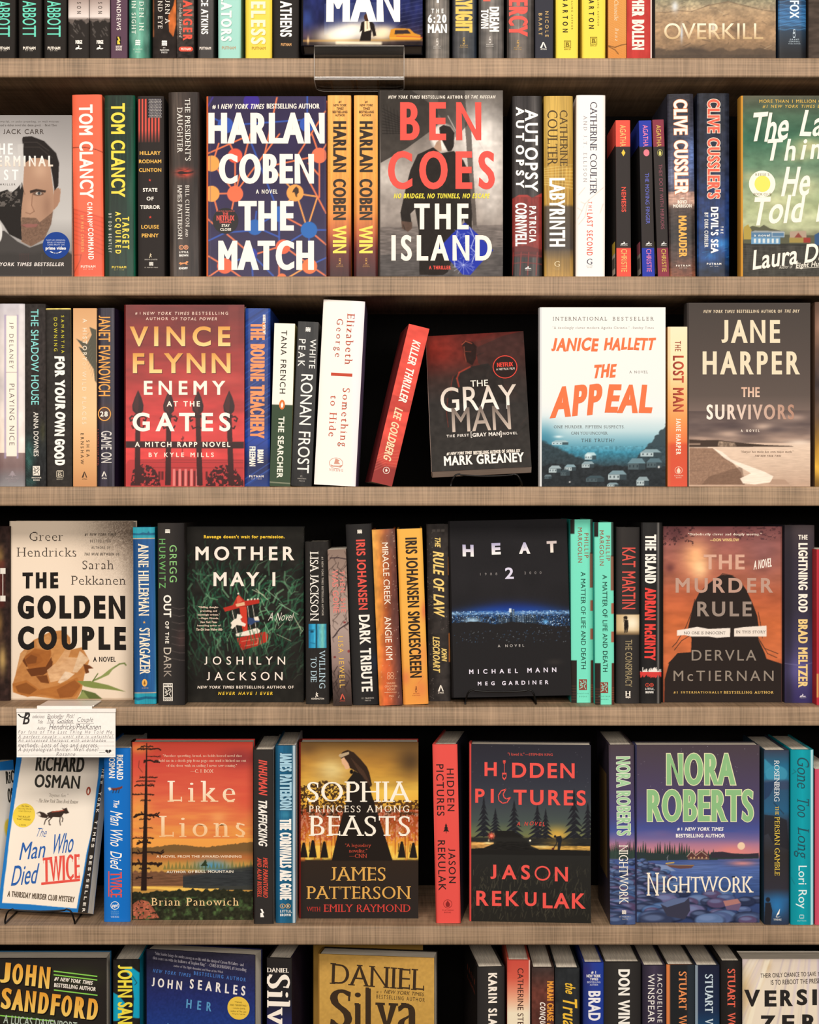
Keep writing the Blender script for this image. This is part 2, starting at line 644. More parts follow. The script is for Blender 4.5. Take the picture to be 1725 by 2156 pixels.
# ------------------------------------------------------------------ painted paper: colour per vertex of a fine grid
class Canvas:
    def __init__(s, X, Y):
        s.X, s.Y = X, Y
        s.p = np.zeros(X.shape + (3,))

    def fill(s, c):
        s.p[:] = srgb(c)
        return s

    def mix(s, m, c, a=1.0):
        m = (np.clip(m, 0, 1) * a)[..., None]
        s.p = s.p * (1 - m) + srgb(c) * m
        return s

    def vg(s, *stops):
        ys = [q[0] for q in stops]
        cs = np.array([srgb(q[1]) for q in stops])
        for k in range(3):
            s.p[..., k] = np.interp(s.Y, ys, cs[:, k])
        return s

    def hg(s, stops, y0=-1e9, y1=1e9, a=1.0):
        xs = [q[0] for q in stops]
        cs = np.array([srgb(q[1]) for q in stops])
        m = ((s.Y >= y0) & (s.Y <= y1)) * a
        for k in range(3):
            s.p[..., k] = s.p[..., k] * (1 - m) + np.interp(s.X, xs, cs[:, k]) * m
        return s

    def box(s, x0, y0, x1, y1, c, a=1.0, soft=1.0):
        soft = max(soft, .8 * (s.X[0, 1] - s.X[0, 0]))
        m = np.clip((s.X - x0) / soft + .5, 0, 1) * np.clip((x1 - s.X) / soft + .5, 0, 1) \
            * np.clip((s.Y - y0) / soft + .5, 0, 1) * np.clip((y1 - s.Y) / soft + .5, 0, 1)
        return s.mix(m, c, a)

    def ell(s, cx, cy, rx, ry, c, a=1.0, soft=.1):
        soft = max(soft, .9 * (s.X[0, 1] - s.X[0, 0]) / min(rx, ry))
        r = np.sqrt(((s.X - cx) / rx) ** 2 + ((s.Y - cy) / ry) ** 2)
        return s.mix(np.clip((1 - r) / soft + .5, 0, 1), c, a)

    def glow(s, cx, cy, rx, ry, c, a=1.0):
        r2 = ((s.X - cx) / rx) ** 2 + ((s.Y - cy) / ry) ** 2
        return s.mix(np.exp(-r2 * 1.6), c, a)

    def pmask(s, pts):
        dx, dy = s.X[0, 1] - s.X[0, 0], s.Y[1, 0] - s.Y[0, 0]
        pts = np.asarray(pts, float)
        (ax, ay), (bx, by) = pts.min(0), pts.max(0)
        out = np.zeros(s.X.shape)
        q = (s.X > ax - 2 * dx) & (s.X < bx + 2 * dx) & (s.Y > ay - 2 * dy) & (s.Y < by + 2 * dy)
        if q.any():
            X, Y = s.X[q], s.Y[q]
            out[q] = sum(s.inside(X + i * dx * .33, Y + j * dy * .33, pts) for i in (-1, 0, 1) for j in (-1, 0, 1)) / 9
        return out

    @staticmethod
    def inside(X, Y, pts):
        ins = np.zeros(X.shape, bool)
        n = len(pts)
        for i in range(n):
            x0, y0 = pts[i]
            x1, y1 = pts[(i + 1) % n]
            if y0 == y1:
                continue
            q = (Y > min(y0, y1)) & (Y <= max(y0, y1))
            ins ^= q & (X < (x1 - x0) * (Y - y0) / (y1 - y0) + x0)
        return ins.astype(float)

    def poly(s, pts, c, a=1.0):
        return s.mix(s.pmask(pts), c, a)

    def line(s, pts, w, c, a=1.0, soft=1.5):
        st = max(s.X[0, 1] - s.X[0, 0], s.Y[1, 0] - s.Y[0, 0])
        if w < st:
            a, w = a * (w / st) ** .6, st
        soft = max(soft, st)
        for (x0, y0), (x1, y1) in zip(pts[:-1], pts[1:]):
            pad = w + 2 * soft
            q = (s.X > min(x0, x1) - pad) & (s.X < max(x0, x1) + pad) & (s.Y > min(y0, y1) - pad) & (s.Y < max(y0, y1) + pad)
            if not q.any():
                continue
            X, Y = s.X[q], s.Y[q]
            dx, dy = x1 - x0, y1 - y0
            t = np.clip(((X - x0) * dx + (Y - y0) * dy) / max(dx * dx + dy * dy, 1e-9), 0, 1)
            d = np.hypot(X - x0 - t * dx, Y - y0 - t * dy)
            m = (np.clip((w / 2 - d) / soft + .5, 0, 1) * a)[:, None]
            s.p[q] = s.p[q] * (1 - m) + srgb(c) * m
        return s

    def nz(s, sx, sy, seed, octs=2):
        out, amp, tot = 0, 1.0, 0
        for o in range(octs):
            rng = np.random.RandomState(seed + o * 17)
            g = rng.rand(97, 97)
            x, y = s.X / sx * 2 ** o + 7.3, s.Y / sy * 2 ** o + 3.1
            xi, yi = np.floor(x).astype(int), np.floor(y).astype(int)
            fx, fy = x - xi, y - yi
            fx, fy = fx * fx * (3 - 2 * fx), fy * fy * (3 - 2 * fy)
            a, b = g[yi % 97, xi % 97], g[yi % 97, (xi + 1) % 97]
            c, d = g[(yi + 1) % 97, xi % 97], g[(yi + 1) % 97, (xi + 1) % 97]
            out = out + amp * ((a * (1 - fx) + b * fx) * (1 - fy) + (c * (1 - fx) + d * fx) * fy)
            tot += amp
            amp *= .5
        return out / tot

    def grain(s, sx, sy, amp, seed=1, octs=2, mask=None):
        n = (s.nz(sx, sy, seed, octs) - .5) * 2 * amp
        if mask is not None:
            n = n * mask
        s.p = np.clip(s.p * (1 + n[..., None]), 0, 1)
        return s

    def ridge(s, y, amp, sx, seed, c, a=1.0, soft=3.0, bottom=1e9):
        """everything below a ragged horizon"""
        n = (s.nz(sx, 1e9, seed, 4) - .5) * 2 * amp
        return s.mix(np.clip((s.Y - y - n) / soft + .5, 0, 1) * (s.Y < bottom), c, a)


# ------------------------------------------------------------------ photo pixels to places
ZM = [0.0, 0.0, 1.0]


def zoom(x, y, s):
    ZM[:] = [x, y, s]


def zp(x, y):
    return (ZM[0] + x / ZM[2], ZM[1] + y / ZM[2])


def scale_at(dep):
    return F_PX / (D_CAM + dep)


def wx(px, dep):
    return (px - CX) / scale_at(dep)


def wz(py, dep):
    return ZE + (HOR - py) / scale_at(dep)


def py_of(z, dep):
    return HOR + (ZE - z) * scale_at(dep)


EDGE = {0: -340.0, 1: 121.5, 2: 581.5, 3: 1024.5, 4: 1488.0, 5: 1949.5, 6: 2410.0}     # top front edge of each board
THICK = .0262
SHELF_Z = {k: ZE + (HOR - v) / S0 for k, v in EDGE.items()}
ROWNAME = {1: 'topmost', 2: 'second', 3: 'third', 4: 'fourth', 5: 'fifth', 6: 'bottom'}
ROW = [1]
LIFT = .00022


class Frame:
    """maps photo pixels onto the flat printed side of a book (u across from left, v down from top)"""
    def __init__(s, tl, tr, bl, w, h, x_left):
        s.tl, s.w, s.h, s.xl = np.array(tl, float), w, h, x_left
        s.e1, s.e2 = np.array(tr, float) - s.tl, np.array(bl, float) - s.tl
        s.inv = np.linalg.inv(np.stack([s.e1, s.e2], 1))
        s.l1, s.l2 = np.linalg.norm(s.e1), np.linalg.norm(s.e2)

    def loc(s, px, py):
        u, v = s.inv @ (np.array([px, py]) - s.tl)
        return s.xl + u * s.w, s.h * (1 - v)

    def mx(s, px):
        return px / s.l1 * s.w

    def mz(s, px):
        return px / s.l2 * s.h

    def grid(s, step):
        nx, ny = max(2, int(s.l1 / step)) + 1, max(2, int(s.l2 / step)) + 1
        u, v = np.meshgrid(np.linspace(0, 1, nx), np.linspace(0, 1, ny))
        X = s.tl[0] + u * s.e1[0] + v * s.e2[0]
        Y = s.tl[1] + u * s.e1[1] + v * s.e2[1]
        return u, v, (X - ZM[0]) * ZM[2], (Y - ZM[1]) * ZM[2]


class Tri:
    def __init__(s):
        s.v, s.f, s.c, s.n = [], [], [], 0

    def add(s, v2, f, c, lift, frame_pt=None):
        v = np.zeros((len(v2), 3))
        v[:, 0], v[:, 2] = v2[:, 0], v2[:, 1]
        v[:, 1] = -np.asarray(lift)
        s.v.append(v)
        s.f.append(np.asarray(f) + s.n)
        s.c.append(np.broadcast_to(c, (len(v), 3)))
        s.n += len(v)


def place_words(items, fr, default_rot, parent, mat):
    """lettering and emblems, one mesh per role"""
    by = {}
    lay = {}
    for it in items:
        role, text, x0, y0, x1, y1, style, colour = it[:8]
        opt = it[8] if len(it) > 8 else {}
        rot = opt.get('rot', default_rot)
        t = by.setdefault(role, Tri())
        k = lay[role] = lay.get(role, 0) + 1
        (px0, py0), (px1, py1) = zp(x0, y0), zp(x1, y1)
        cx, cz = fr.loc((px0 + px1) / 2, (py0 + py1) / 2)
        bw, bh = fr.mx(abs(px1 - px0)), fr.mz(abs(py1 - py0))
        lift = LIFT + (k % 5) * 2e-5 + opt.get('up', 0)
        if style == 'mark':
            cs = colour if isinstance(colour, (tuple, list)) else (colour,)
            a = math.radians(opt.get('ang', 0))
            for v, f, sl in marks(text):
                q = (v - .5) * np.array([bw, bh])
                if rot == 'd' and opt.get('turn'):
                    q = (v - .5) * np.array([bh, bw])
                    q = np.stack([q[:, 1], -q[:, 0]], 1)
                q = np.stack([q[:, 0] * math.cos(a) - q[:, 1] * math.sin(a), q[:, 0] * math.sin(a) + q[:, 1] * math.cos(a)], 1)
                t.add(q + (cx, cz), f, L(cs[min(sl, len(cs) - 1)]), lift + sl * 3e-5)
            continue
        layers = []
        if 'shadow' in opt:
            layers.append((opt['shadow'][0], (0, 0), opt['shadow'][1:], 0))
        if 'ol' in opt:
            ow = fr.mx(opt['ol'][1] / ZM[2])
            layers.append((opt['ol'][0], (ow, ow), (0, 0), 4e-5))
        layers.append((colour, (0, 0), (0, 0), 8e-5))
        for c, ex, sh, dl in layers:
            if rot == 'd':
                v, f = word(text, bh, bw, style, ex, opt.get('wob', 0))
                h_ = bw
            else:
                v, f = word(text, bw, bh, style, ex, opt.get('wob', 0))
                h_ = bh
            zz = WZ[0]
            if isinstance(c, (tuple, list)):
                ax = v[:, 0] / (v[:, 0].max() or 1) * .5 + .5 if opt.get('across') else v[:, 1] / h_ + .5
                ax = np.clip(ax, 0, 1)[:, None]
                cc = lin(srgb(c[0]) * ax + srgb(c[1]) * (1 - ax))
            else:
                cc = L(c)
            if 'ang' in opt:
                a = math.radians(opt['ang'])
                v = np.stack([v[:, 0] * math.cos(a) - v[:, 1] * math.sin(a), v[:, 0] * math.sin(a) + v[:, 1] * math.cos(a)], 1)
            if rot == 'd':
                v = np.stack([v[:, 1], -v[:, 0]], 1)
                f = f[:, :]
            if sh != (0, 0):
                v = v + np.array([fr.mx(sh[0] / ZM[2]), -fr.mz(sh[1] / ZM[2])])
            t.add(v + (cx, cz), f, cc, lift + dl + zz)
    for role, t in by.items():
        mk(role, np.concatenate(t.v), np.concatenate(t.f), mat, parent, np.concatenate(t.c))


def book_name(kind):
    return {'hb': 'hardcover_book', 'pb': 'paperback_book'}[kind]


def spine_out(x0, x1, yt, yb, label, base, words=(), lean=0.0, kind='hb', art=None, front=None, back=None, gloss=False,
              dep=None, depth=None, yaw=0.0, step=1.4, x0t=None, x1t=None, under=None, mates=None):
    """a book standing with its spine towards the aisle"""
    r = ROW[0]
    zs = SHELF_Z[r]
    (px0, pyt), (px1, pyb) = zp(x0, yt), zp(x1, yb if yb else 0)
    lp = lean / ZM[2]
    if dep is None:
        if r in (4, 5) and yb:
            dep = max(.006, (ZE - zs) * F_PX / (pyb - HOR) - D_CAM)
        else:
            dep = {1: .012, 2: .011, 3: .012, 6: .014}.get(r, .012)
    s = scale_at(dep)
    pyb = py_of(zs, dep)
    tot = math.hypot(lp, pyb - pyt)
    th = math.atan2(lp, pyb - pyt)
    w = (px1 - px0) / s * math.cos(th)
    h = tot / s - w / 2 * abs(math.sin(th))
    depth = depth or {'hb': .155, 'pb': .135}[kind]
    root = empty(book_name(kind), ((px0 + px1) / 2 / s - CX / s, dep, zs + w / 2 * abs(math.sin(th)) + 2e-4), (0, th, math.radians(yaw)))
    tag(root, label, 'book', mates or ('books on the %s shelf' % ROWNAME[r]))
    fr = Frame((px0 + lp, pyt), (px1 + lp, pyt), (px0, pyb), w, h, -w / 2)
    mat = M_GLOSS if gloss else M_PRINT
    hb = kind == 'hb'
    bt = .0024 if hb else .0006           # board
    b = min(.0022, w * .06) if hb else .0005
    # spine: softly rounded shell
    if art:
        u, v, X, Y = fr.grid(step)
        cv = Canvas(X, Y).fill(base)
        art(cv)
        P = lin(cv.p)
    else:
        u, v = np.meshgrid(np.linspace(0, 1, 13), np.linspace(0, 1, 3))
        P = np.broadcast_to(L(base), u.shape + (3,))
    ny, nx = u.shape
    gx = (u - .5) * w
    gy = b * np.abs(2 * u - 1) ** 7
    g = np.stack([gx, gy, h * (1 - v)], -1).reshape(-1, 3)
    idx = np.arange(nx * ny).reshape(ny, nx)
    gf = np.stack([idx[1:, :-1], idx[1:, 1:], idx[:-1, 1:], idx[:-1, :-1]], -1).reshape(-1, 4)
    q = Q()
    q.add(g, gf)
    q.c[-1] = P.reshape(-1, 3)
    yb_ = b + (.0026 if hb else .0006)
    n0 = q.n
    inner = np.array([[sx * w / 2, yb_, z] for z in (0, h) for sx in (-1, 1)])
    q.add(inner, np.zeros((0, 4), int), L(base))
    rim = []
    for j in range(nx - 1):                   # top and bottom edges of the shell
        k = n0 + (2 if j < nx // 2 else 3)
        rim.append((idx[0, j], idx[0, j + 1], k, k))
    rim = [(a, b2, c, c) for a, b2, c, _ in rim]
    q.f.append(np.array([(idx[0, 0], idx[0, -1], n0 + 3, n0 + 2), (idx[-1, -1], idx[-1, 0], n0, n0 + 1),
                         (n0, n0 + 1, n0 + 3, n0 + 2),
                         (idx[-1, 0], idx[0, 0], n0 + 2, n0), (idx[0, -1], idx[-1, -1], n0 + 1, n0 + 3)]))
    sp = q.build('spine', mat, root, smooth=False)
    me = sp.data
    sm = np.zeros(len(me.polygons), bool)
    sm[:len(gf)] = True
    me.polygons.foreach_set('use_smooth', sm)
    fcol, bcol = L(front or base), L(back or base)
    fcov = Q().box(w / 2 - bt, w / 2, yb_, depth, 0, h, c=fcol).build('front_cover', mat, root)
    bcov = Q().box(-w / 2, -w / 2 + bt, yb_, depth, 0, h, c=bcol).build('back_cover', mat, root)
    i = .0022 if hb else .0
    Q().box(-w / 2 + bt, w / 2 - bt, yb_ + (.0012 if hb else 0), depth - i, i, h - i).build('page_block', M_PAGE, root, col=False)
    place_words(words, fr, 'd', sp, mat)
    if under:
        under(root, w, h, depth)
    return root


def face_out(tl, tr, bl, label, base, words=(), art=None, kind='hb', thick=.03, dep=None, pose=None, spine=None, back=None,
             gloss=False, step=1.5, stickers=(), W_=None, H_=None, rest=True, page=None, mates=None, lift=3e-4):
    """a book standing with its front cover towards the aisle"""
    r = ROW[0]
    zs = SHELF_Z[r]
    tl, tr, bl = (np.array(zp(*p)) for p in (tl, tr, bl))
    br = tr + bl - tl
    yaw, pitch, roll = (math.radians(a) for a in (pose or (0, 0, 0)))
    if dep is None:
        pyb = (bl[1] + br[1]) / 2
        if r in (4, 5):
            dep = max(.006, (ZE - zs) * F_PX / (pyb - HOR) - D_CAM)
        else:
            dep = {1: .012, 2: .011, 3: .012, 6: .03}.get(r, .012)
    s = scale_at(dep)
    if rest and not pose:
        pyb = py_of(zs, dep)
        bl = np.array((bl[0] + (tl[0] - bl[0]) * (bl[1] - pyb) / (bl[1] - tl[1]) * 1.0, pyb))
        br = tr + bl - tl
    w = W_ or np.linalg.norm(tr - tl) / s / math.cos(yaw)
    h = H_ or np.linalg.norm(bl - tl) / s / math.cos(pitch)
    rot = Matrix.Rotation(-yaw, 4, 'Z') @ Matrix.Rotation(-pitch, 4, 'X') @ Matrix.Rotation(roll, 4, 'Y')
    c = (tl + tr + bl + br) / 4
    mid = rot @ Vector((w / 2, 0, h / 2))
    loc = Vector((wx(c[0], dep), dep, wz(c[1], dep))) - mid
    loc.y = dep if not pose else dep - mid.y
    if rest:
        loc.z = zs + 2e-4
    if pose:
        low = min((rot @ Vector((a, b, 0))).z for a in (0, w) for b in (0, thick)) + loc.z
        loc.z += max(0, zs + lift - low)
    root = empty(book_name(kind), loc, rot.to_euler())
    tag(root, label, 'book', mates or ('books on the %s shelf' % ROWNAME[r]))
    fr = Frame(tl, tr, bl, w, h, 0.0)
    mat = M_GLOSS if gloss else M_PRINT
    hb = kind == 'hb'
    bt = .0026 if hb else .0008
    u, v, X, Y = fr.grid(step if art else 60)
    cv = Canvas(X, Y).fill(base)
    if art:
        art(cv)
    P = lin(cv.p)
    ny, nx = u.shape
    g = np.stack([u * w, np.zeros_like(u), h * (1 - v)], -1).reshape(-1, 3)
    idx = np.arange(nx * ny).reshape(ny, nx)
    gf = np.stack([idx[1:, :-1], idx[1:, 1:], idx[:-1, 1:], idx[:-1, :-1]], -1).reshape(-1, 4)
    q = Q()
    q.add(g, gf)
    q.c[-1] = P.reshape(-1, 3)
    n0 = q.n
    q.add(boxv(0, w, 0, bt, 0, h), BOXF[1:], np.clip(P[:3].mean((0, 1)), 0, 1))
    q.f[-1] = np.array([[1, 3, 7, 5], [3, 2, 6, 7], [2, 0, 4, 6], [4, 5, 7, 6], [2, 3, 1, 0]]) + n0
    fc = q.build('front_cover', mat, root)
    sc = L(spine or base)
    sp = Q()
    n = 9
    ang = np.linspace(-math.pi / 2, math.pi / 2, n)
    bulge = .0035 if hb else .0008
    prof = [(-bulge * math.cos(a) ** .5 if abs(math.cos(a)) > 1e-6 else 0, thick / 2 + thick / 2 * math.sin(a)) for a in ang]
    vv = [(x, y, z) for z in (0, h) for x, y in prof]
    ff = [(j + 1, j, n + j, n + j + 1) for j in range(n - 1)]
    ff += [(j, j + 1, n - 2 - j, n - 1 - j) for j in range(n // 2)]
    ff += [(n + j + 1, n + j, 2 * n - 1 - j, 2 * n - 2 - j) for j in range(n // 2)]
    sp.add(vv, ff, sc)
    sp.build('spine', mat, root)
    Q().box(0, w, thick - bt, thick, 0, h, c=L(back or spine or base)).build('back_cover', mat, root)
    i = .0014 if hb else .0
    Q().box(.0005, w - i, bt, thick - bt, i, h - i).build('page_block', page or M_PAGE_FACE, root, col=False)
    place_words(words, fr, 'h', fc, mat)
    for st in stickers:
        (cx, cy, rr, colour, items) = st[:5]
        ring = st[5] if len(st) > 5 else None
        pc = zp(cx, cy)
        x, z = fr.loc(*pc)
        R = fr.mx(rr / ZM[2])
        t = Tri()
        t.add(np.concatenate([[(x, z)], circ(x, z, R)]), [(0, 1 + j, 1 + (j + 1) % 40) for j in range(40)], L(colour), LIFT + 2e-4)
        if ring:
            v2, f2 = ringpoly(x, z, R, R * ring[1])
            t.add(v2, f2, L(ring[0]), LIFT + 2.6e-4)
        for it in items:
            text, x0, y0, x1, y1, style, colour2 = it[:7]
            a = it[7] if len(it) > 7 else 0
            q0, q1 = zp(x0, y0), zp(x1, y1)
            X0, Z0 = fr.loc((q0[0] + q1[0]) / 2, (q0[1] + q1[1]) / 2)
            bw, bh = fr.mx(q1[0] - q0[0]), fr.mz(q1[1] - q0[1])
            if style == 'mark':
                for v3, f3, sl in marks(text):
                    t.add((v3 - .5) * (bw, bh) + (X0, Z0), f3, L(colour2), LIFT + 3.4e-4)
            else:
                v3, f3 = word(text, bw, bh, style)
                t.add(v3 + (X0, Z0), f3, L(colour2), LIFT + 3.4e-4 + WZ[0])
        o = mk('sticker', np.concatenate(t.v), np.concatenate(t.f), mat, fc, np.concatenate(t.c))
        if len(st) > 6:
            o['label'] = st[6]
    return root


# ------------------------------------------------------------------ the bookcase
XW = .98
case = empty('bookcase', (0, 0, 0))
tag(case, 'wide bookcase with linen-textured tan shelves and a dark back panel', 'bookcase')
DEP = .25


def board(z):
    q = Q()
    q.box(-XW, XW, .0045, DEP, z - THICK, z)
    b = q.build('shelf', M_SHELF, case, col=False)
    # banded front edge with softened corners
    n, rr = 6, .003
    prof = []
    for k in range(n):
        a = math.pi / 2 * k / (n - 1)
        prof.append((rr - rr * math.sin(a), z - rr + rr * math.cos(a)))
    for k in range(n):
        a = math.pi / 2 * k / (n - 1)
        prof.append((rr - rr * math.cos(a), z - THICK + rr - rr * math.sin(a)))
    prof = [(.0045, z)] + prof + [(.0045, z - THICK)]
    m = len(prof)
    v = [(x, y, zz) for x in (-XW, XW) for y, zz in prof]
    f = [(j, j + 1, m + j + 1, m + j) for j in range(m - 1)]
    f += [(0, m - 1, m - 2, 1)]
    e = Q().add(v, f)
    o = e.build('edge_band', M_SHELF, b, smooth=True, col=False)


for k in sorted(SHELF_Z):
    board(SHELF_Z[k])
Z_BASE = SHELF_Z[6] - THICK
Q().box(-XW, XW, DEP, DEP + .012, 0, SHELF_Z[0] + .02).build('back_panel', M_BACK, case, col=False)
for sx in (-1, 1):
    Q().box(sx * XW - (.026 if sx < 0 else 0), sx * XW + (.026 if sx > 0 else 0), .0, DEP + .012, 0, SHELF_Z[0] + .02).build('side_panel', M_SHELF, case, col=False)
Q().box(-XW, XW, .03, .05, 0, Z_BASE).build('plinth', M_SHELF, case, col=False)
fl = Q().box(-3, 3, -5, .6, -.02, 0).build('floor', M_FLOOR, None, col=False)
fl['kind'] = 'structure'
wl = Q().box(-3, 3, DEP + .03, DEP + .13, 0, 3.6).build('wall_back', M_BACK, None, col=False)
wl['kind'] = 'structure'
# ================================================================== topmost shelf (only the lower ends show)
H_ = {'rot': 'h'}
ROW[0] = 1
K1, K2, K3 = '#2b2724', '#23201f', '#38332f'
CREAM, WHITE = '#fff3e4', '#fffaf2'
zoom(0, 0, 2.6953)
YT = -690


def abbott(x0, x1, tx, lab):
    spine_out(x0, x1, YT, 0, lab, K1, [
        ('author_name', 'ABBOTT', tx, 6, tx + 77, 210, 'cs', '#6fd9bd'),
        ('publisher_mark', 'PUTNAM', tx + 3, 266, tx + 74, 283, 'b', CREAM, H_),
        ('publisher_mark', 'EST 1838', tx + 18, 287, tx + 58, 291, 's', CREAM, H_)], mates='black spines with mint lettering on the topmost shelf')


abbott(-52, 86, -20, 'black spine with tall mint letters, leftmost of three, cut by the left photo edge')
abbott(105, 234, 128, 'black spine with tall mint letters, middle one of the three at top left')
abbott(250, 376, 268, 'black spine with tall mint letters, beside the first misty mountain spine')


def mountain(cx):
    def f(c):
        c.vg((-690, '#b9a69c'), (0, '#a8958d'), (60, '#d2c2ba'), (95, '#e8dbd4'), (110, '#8d7f78'))
        c.ridge(110, 18, 40, int(cx), '#6b605a').ridge(122, 26, 26, 5 + int(cx), '#2f2a27', 1, 6)
        for k in range(9):
            random.seed(k + int(cx))
            x, y = cx + random.uniform(-50, 40), random.uniform(120, 205)
            c.line([(x, y), (x + random.uniform(6, 16), y + random.uniform(10, 26))], 2.5, '#a49a93', .6)
    return f


for x0, x1, lab in ((387, 503, 'grey spine of dark mountain under pale sky, left of an identical one'),
                    (507, 623, 'grey spine of dark mountain under pale sky, against the purple spine')):
    spine_out(x0, x1, YT, 0, lab, '#3a3431', [
        ('author_name', 'REASON', x0 + 50, -60, x0 + 73, 78, 'cs', '#3b3330'),
        ('publisher_mark', 'FORGE', x0 + 42, 228, x0 + 80, 250, 'C', '#fff6ec', H_),
        ('publisher_mark', 'slant', x0 + 40, 254, x0 + 80, 282, 'mark', '#fff6ec')], art=mountain((x0 + x1) / 2), mates='mountain spines on the topmost shelf')
spine_out(628, 723, YT, 0, 'muted purple spine with white lettering and a small yellow emblem', '#5d4453', [
    ('author_name', 'A ANDREWS', 662, -40, 686, 172, 's', '#f7ece4'),
    ('publisher_mark', 'box', 660, 208, 686, 256, 'mark', '#2a2420'), ('publisher_mark', 'bolt', 664, 210, 685, 252, 'mark', '#f3d04e'),
    ('publisher_mark', 'BACK BAY', 658, 260, 694, 272, 'b', '#efe2da', H_), ('publisher_mark', 'BOOKS', 658, 276, 692, 288, 'b', '#efe2da', H_)], kind='pb')
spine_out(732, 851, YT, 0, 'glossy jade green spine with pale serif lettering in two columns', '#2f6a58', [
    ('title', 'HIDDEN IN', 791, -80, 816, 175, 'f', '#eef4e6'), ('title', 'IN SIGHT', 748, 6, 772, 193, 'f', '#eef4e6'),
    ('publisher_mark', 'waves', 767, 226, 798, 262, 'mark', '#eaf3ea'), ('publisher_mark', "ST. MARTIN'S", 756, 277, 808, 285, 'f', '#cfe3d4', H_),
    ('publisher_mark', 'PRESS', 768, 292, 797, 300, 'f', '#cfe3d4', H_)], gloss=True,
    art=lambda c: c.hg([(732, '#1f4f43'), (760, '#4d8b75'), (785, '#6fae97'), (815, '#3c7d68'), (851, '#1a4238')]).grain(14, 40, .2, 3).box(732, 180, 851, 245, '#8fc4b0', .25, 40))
spine_out(866, 1000, YT, 0, 'black spine with an orange flame-coloured edge and cream serif letters', '#2a2320', [
    ('title', 'BURN A', 938, -40, 964, 135, 'f', '#f4eadd'), ('title', 'BLIND EYE', 897, -60, 922, 162, 'f', '#f4eadd'),
    ('publisher_mark', 'waves', 917, 230, 950, 264, 'mark', WHITE), ('publisher_mark', 'ST.', 926, 268, 942, 276, 'f', WHITE, H_),
    ('publisher_mark', "MARTIN'S", 908, 280, 960, 290, 'f', WHITE, H_), ('publisher_mark', 'PRESS', 916, 294, 950, 303, 'f', WHITE, H_)],
    art=lambda c: c.fill('#2a2320').poly([(955, 90), (985, 30), (990, 0), (1000, -60), (1000, 130), (984, 210), (960, 180)], '#c76a34').box(866, -100, 874, 210, '#a8613a', .7, 6).grain(20, 30, .2, 4))
spine_out(1003, 1099, YT, 0, 'grey-black spine with big red capitals and a red pill emblem', '#4a423d', [
    ('title', 'STRANGER', 1038, -120, 1092, 230, 'C', '#e85a48'), ('tagline', '—John Sandford', 1018, 20, 1034, 215, 'fi', '#efe6dc'),
    ('publisher_mark', 'disc', 1015, 266, 1045, 293, 'mark', '#d9523f'), ('publisher_mark', 'disc', 1066, 266, 1096, 293, 'mark', '#d9523f'),
    ('publisher_mark', 'box', 1030, 266, 1081, 293, 'mark', '#d9523f'), ('publisher_mark', 'PUTNAM', 1028, 273, 1084, 287, 'b', '#fbe4d6', {'rot': 'h', 'up': 1e-4})],
    art=lambda c: c.vg((-690, '#3c3733'), (180, '#5b524c'), (230, '#3a332f'), (320, '#2b2624')).grain(18, 10, .4, 8), kind='pb')
spine_out(1122, 1214, YT, 0, 'narrow charcoal spine with white capitals beside the mint spine', '#3a3634', [
    ('author_name', 'ACE ATKINS', 1142, -40, 1182, 195, 'c', WHITE), ('publisher_mark', 'PUTNAM', 1133, 267, 1198, 283, 'b', '#e9ded2', H_)], gloss=True)
spine_out(1238, 1367, YT, 0, 'glossy pale mint spine with oversized cream capitals', '#9fd3c6', [
    ('title', 'LATORS', 1255, -20, 1315, 235, 'C', '#fdf6ea', {'shadow': ('#7fb5a8', 3, 3)}), ('publisher_mark', 'PUTNAM', 1260, 264, 1338, 281, 'b', '#b99a78', H_)], gloss=True)
spine_out(1393, 1544, YT, 0, 'wide bright yellow spine with oversized cream capitals', '#f0d24a', [
    ('title', 'HELESS', 1424, -60, 1508, 252, 'C', '#fdf3c8', {'shadow': ('#d2b13c', 3, 3)}), ('publisher_mark', 'PUTNAM', 1430, 266, 1508, 283, 'b', '#b78f2e', H_)], gloss=True)
spine_out(1550, 1696, YT, 0, 'wide black spine with white capitals, left of the night street cover', '#2c2826', [
    ('title', 'ATHENS', 1590, 8, 1657, 210, 'c', WHITE), ('publisher_mark', 'PUTNAM', 1595, 246, 1654, 262, 'b', '#d9a36a', H_)])


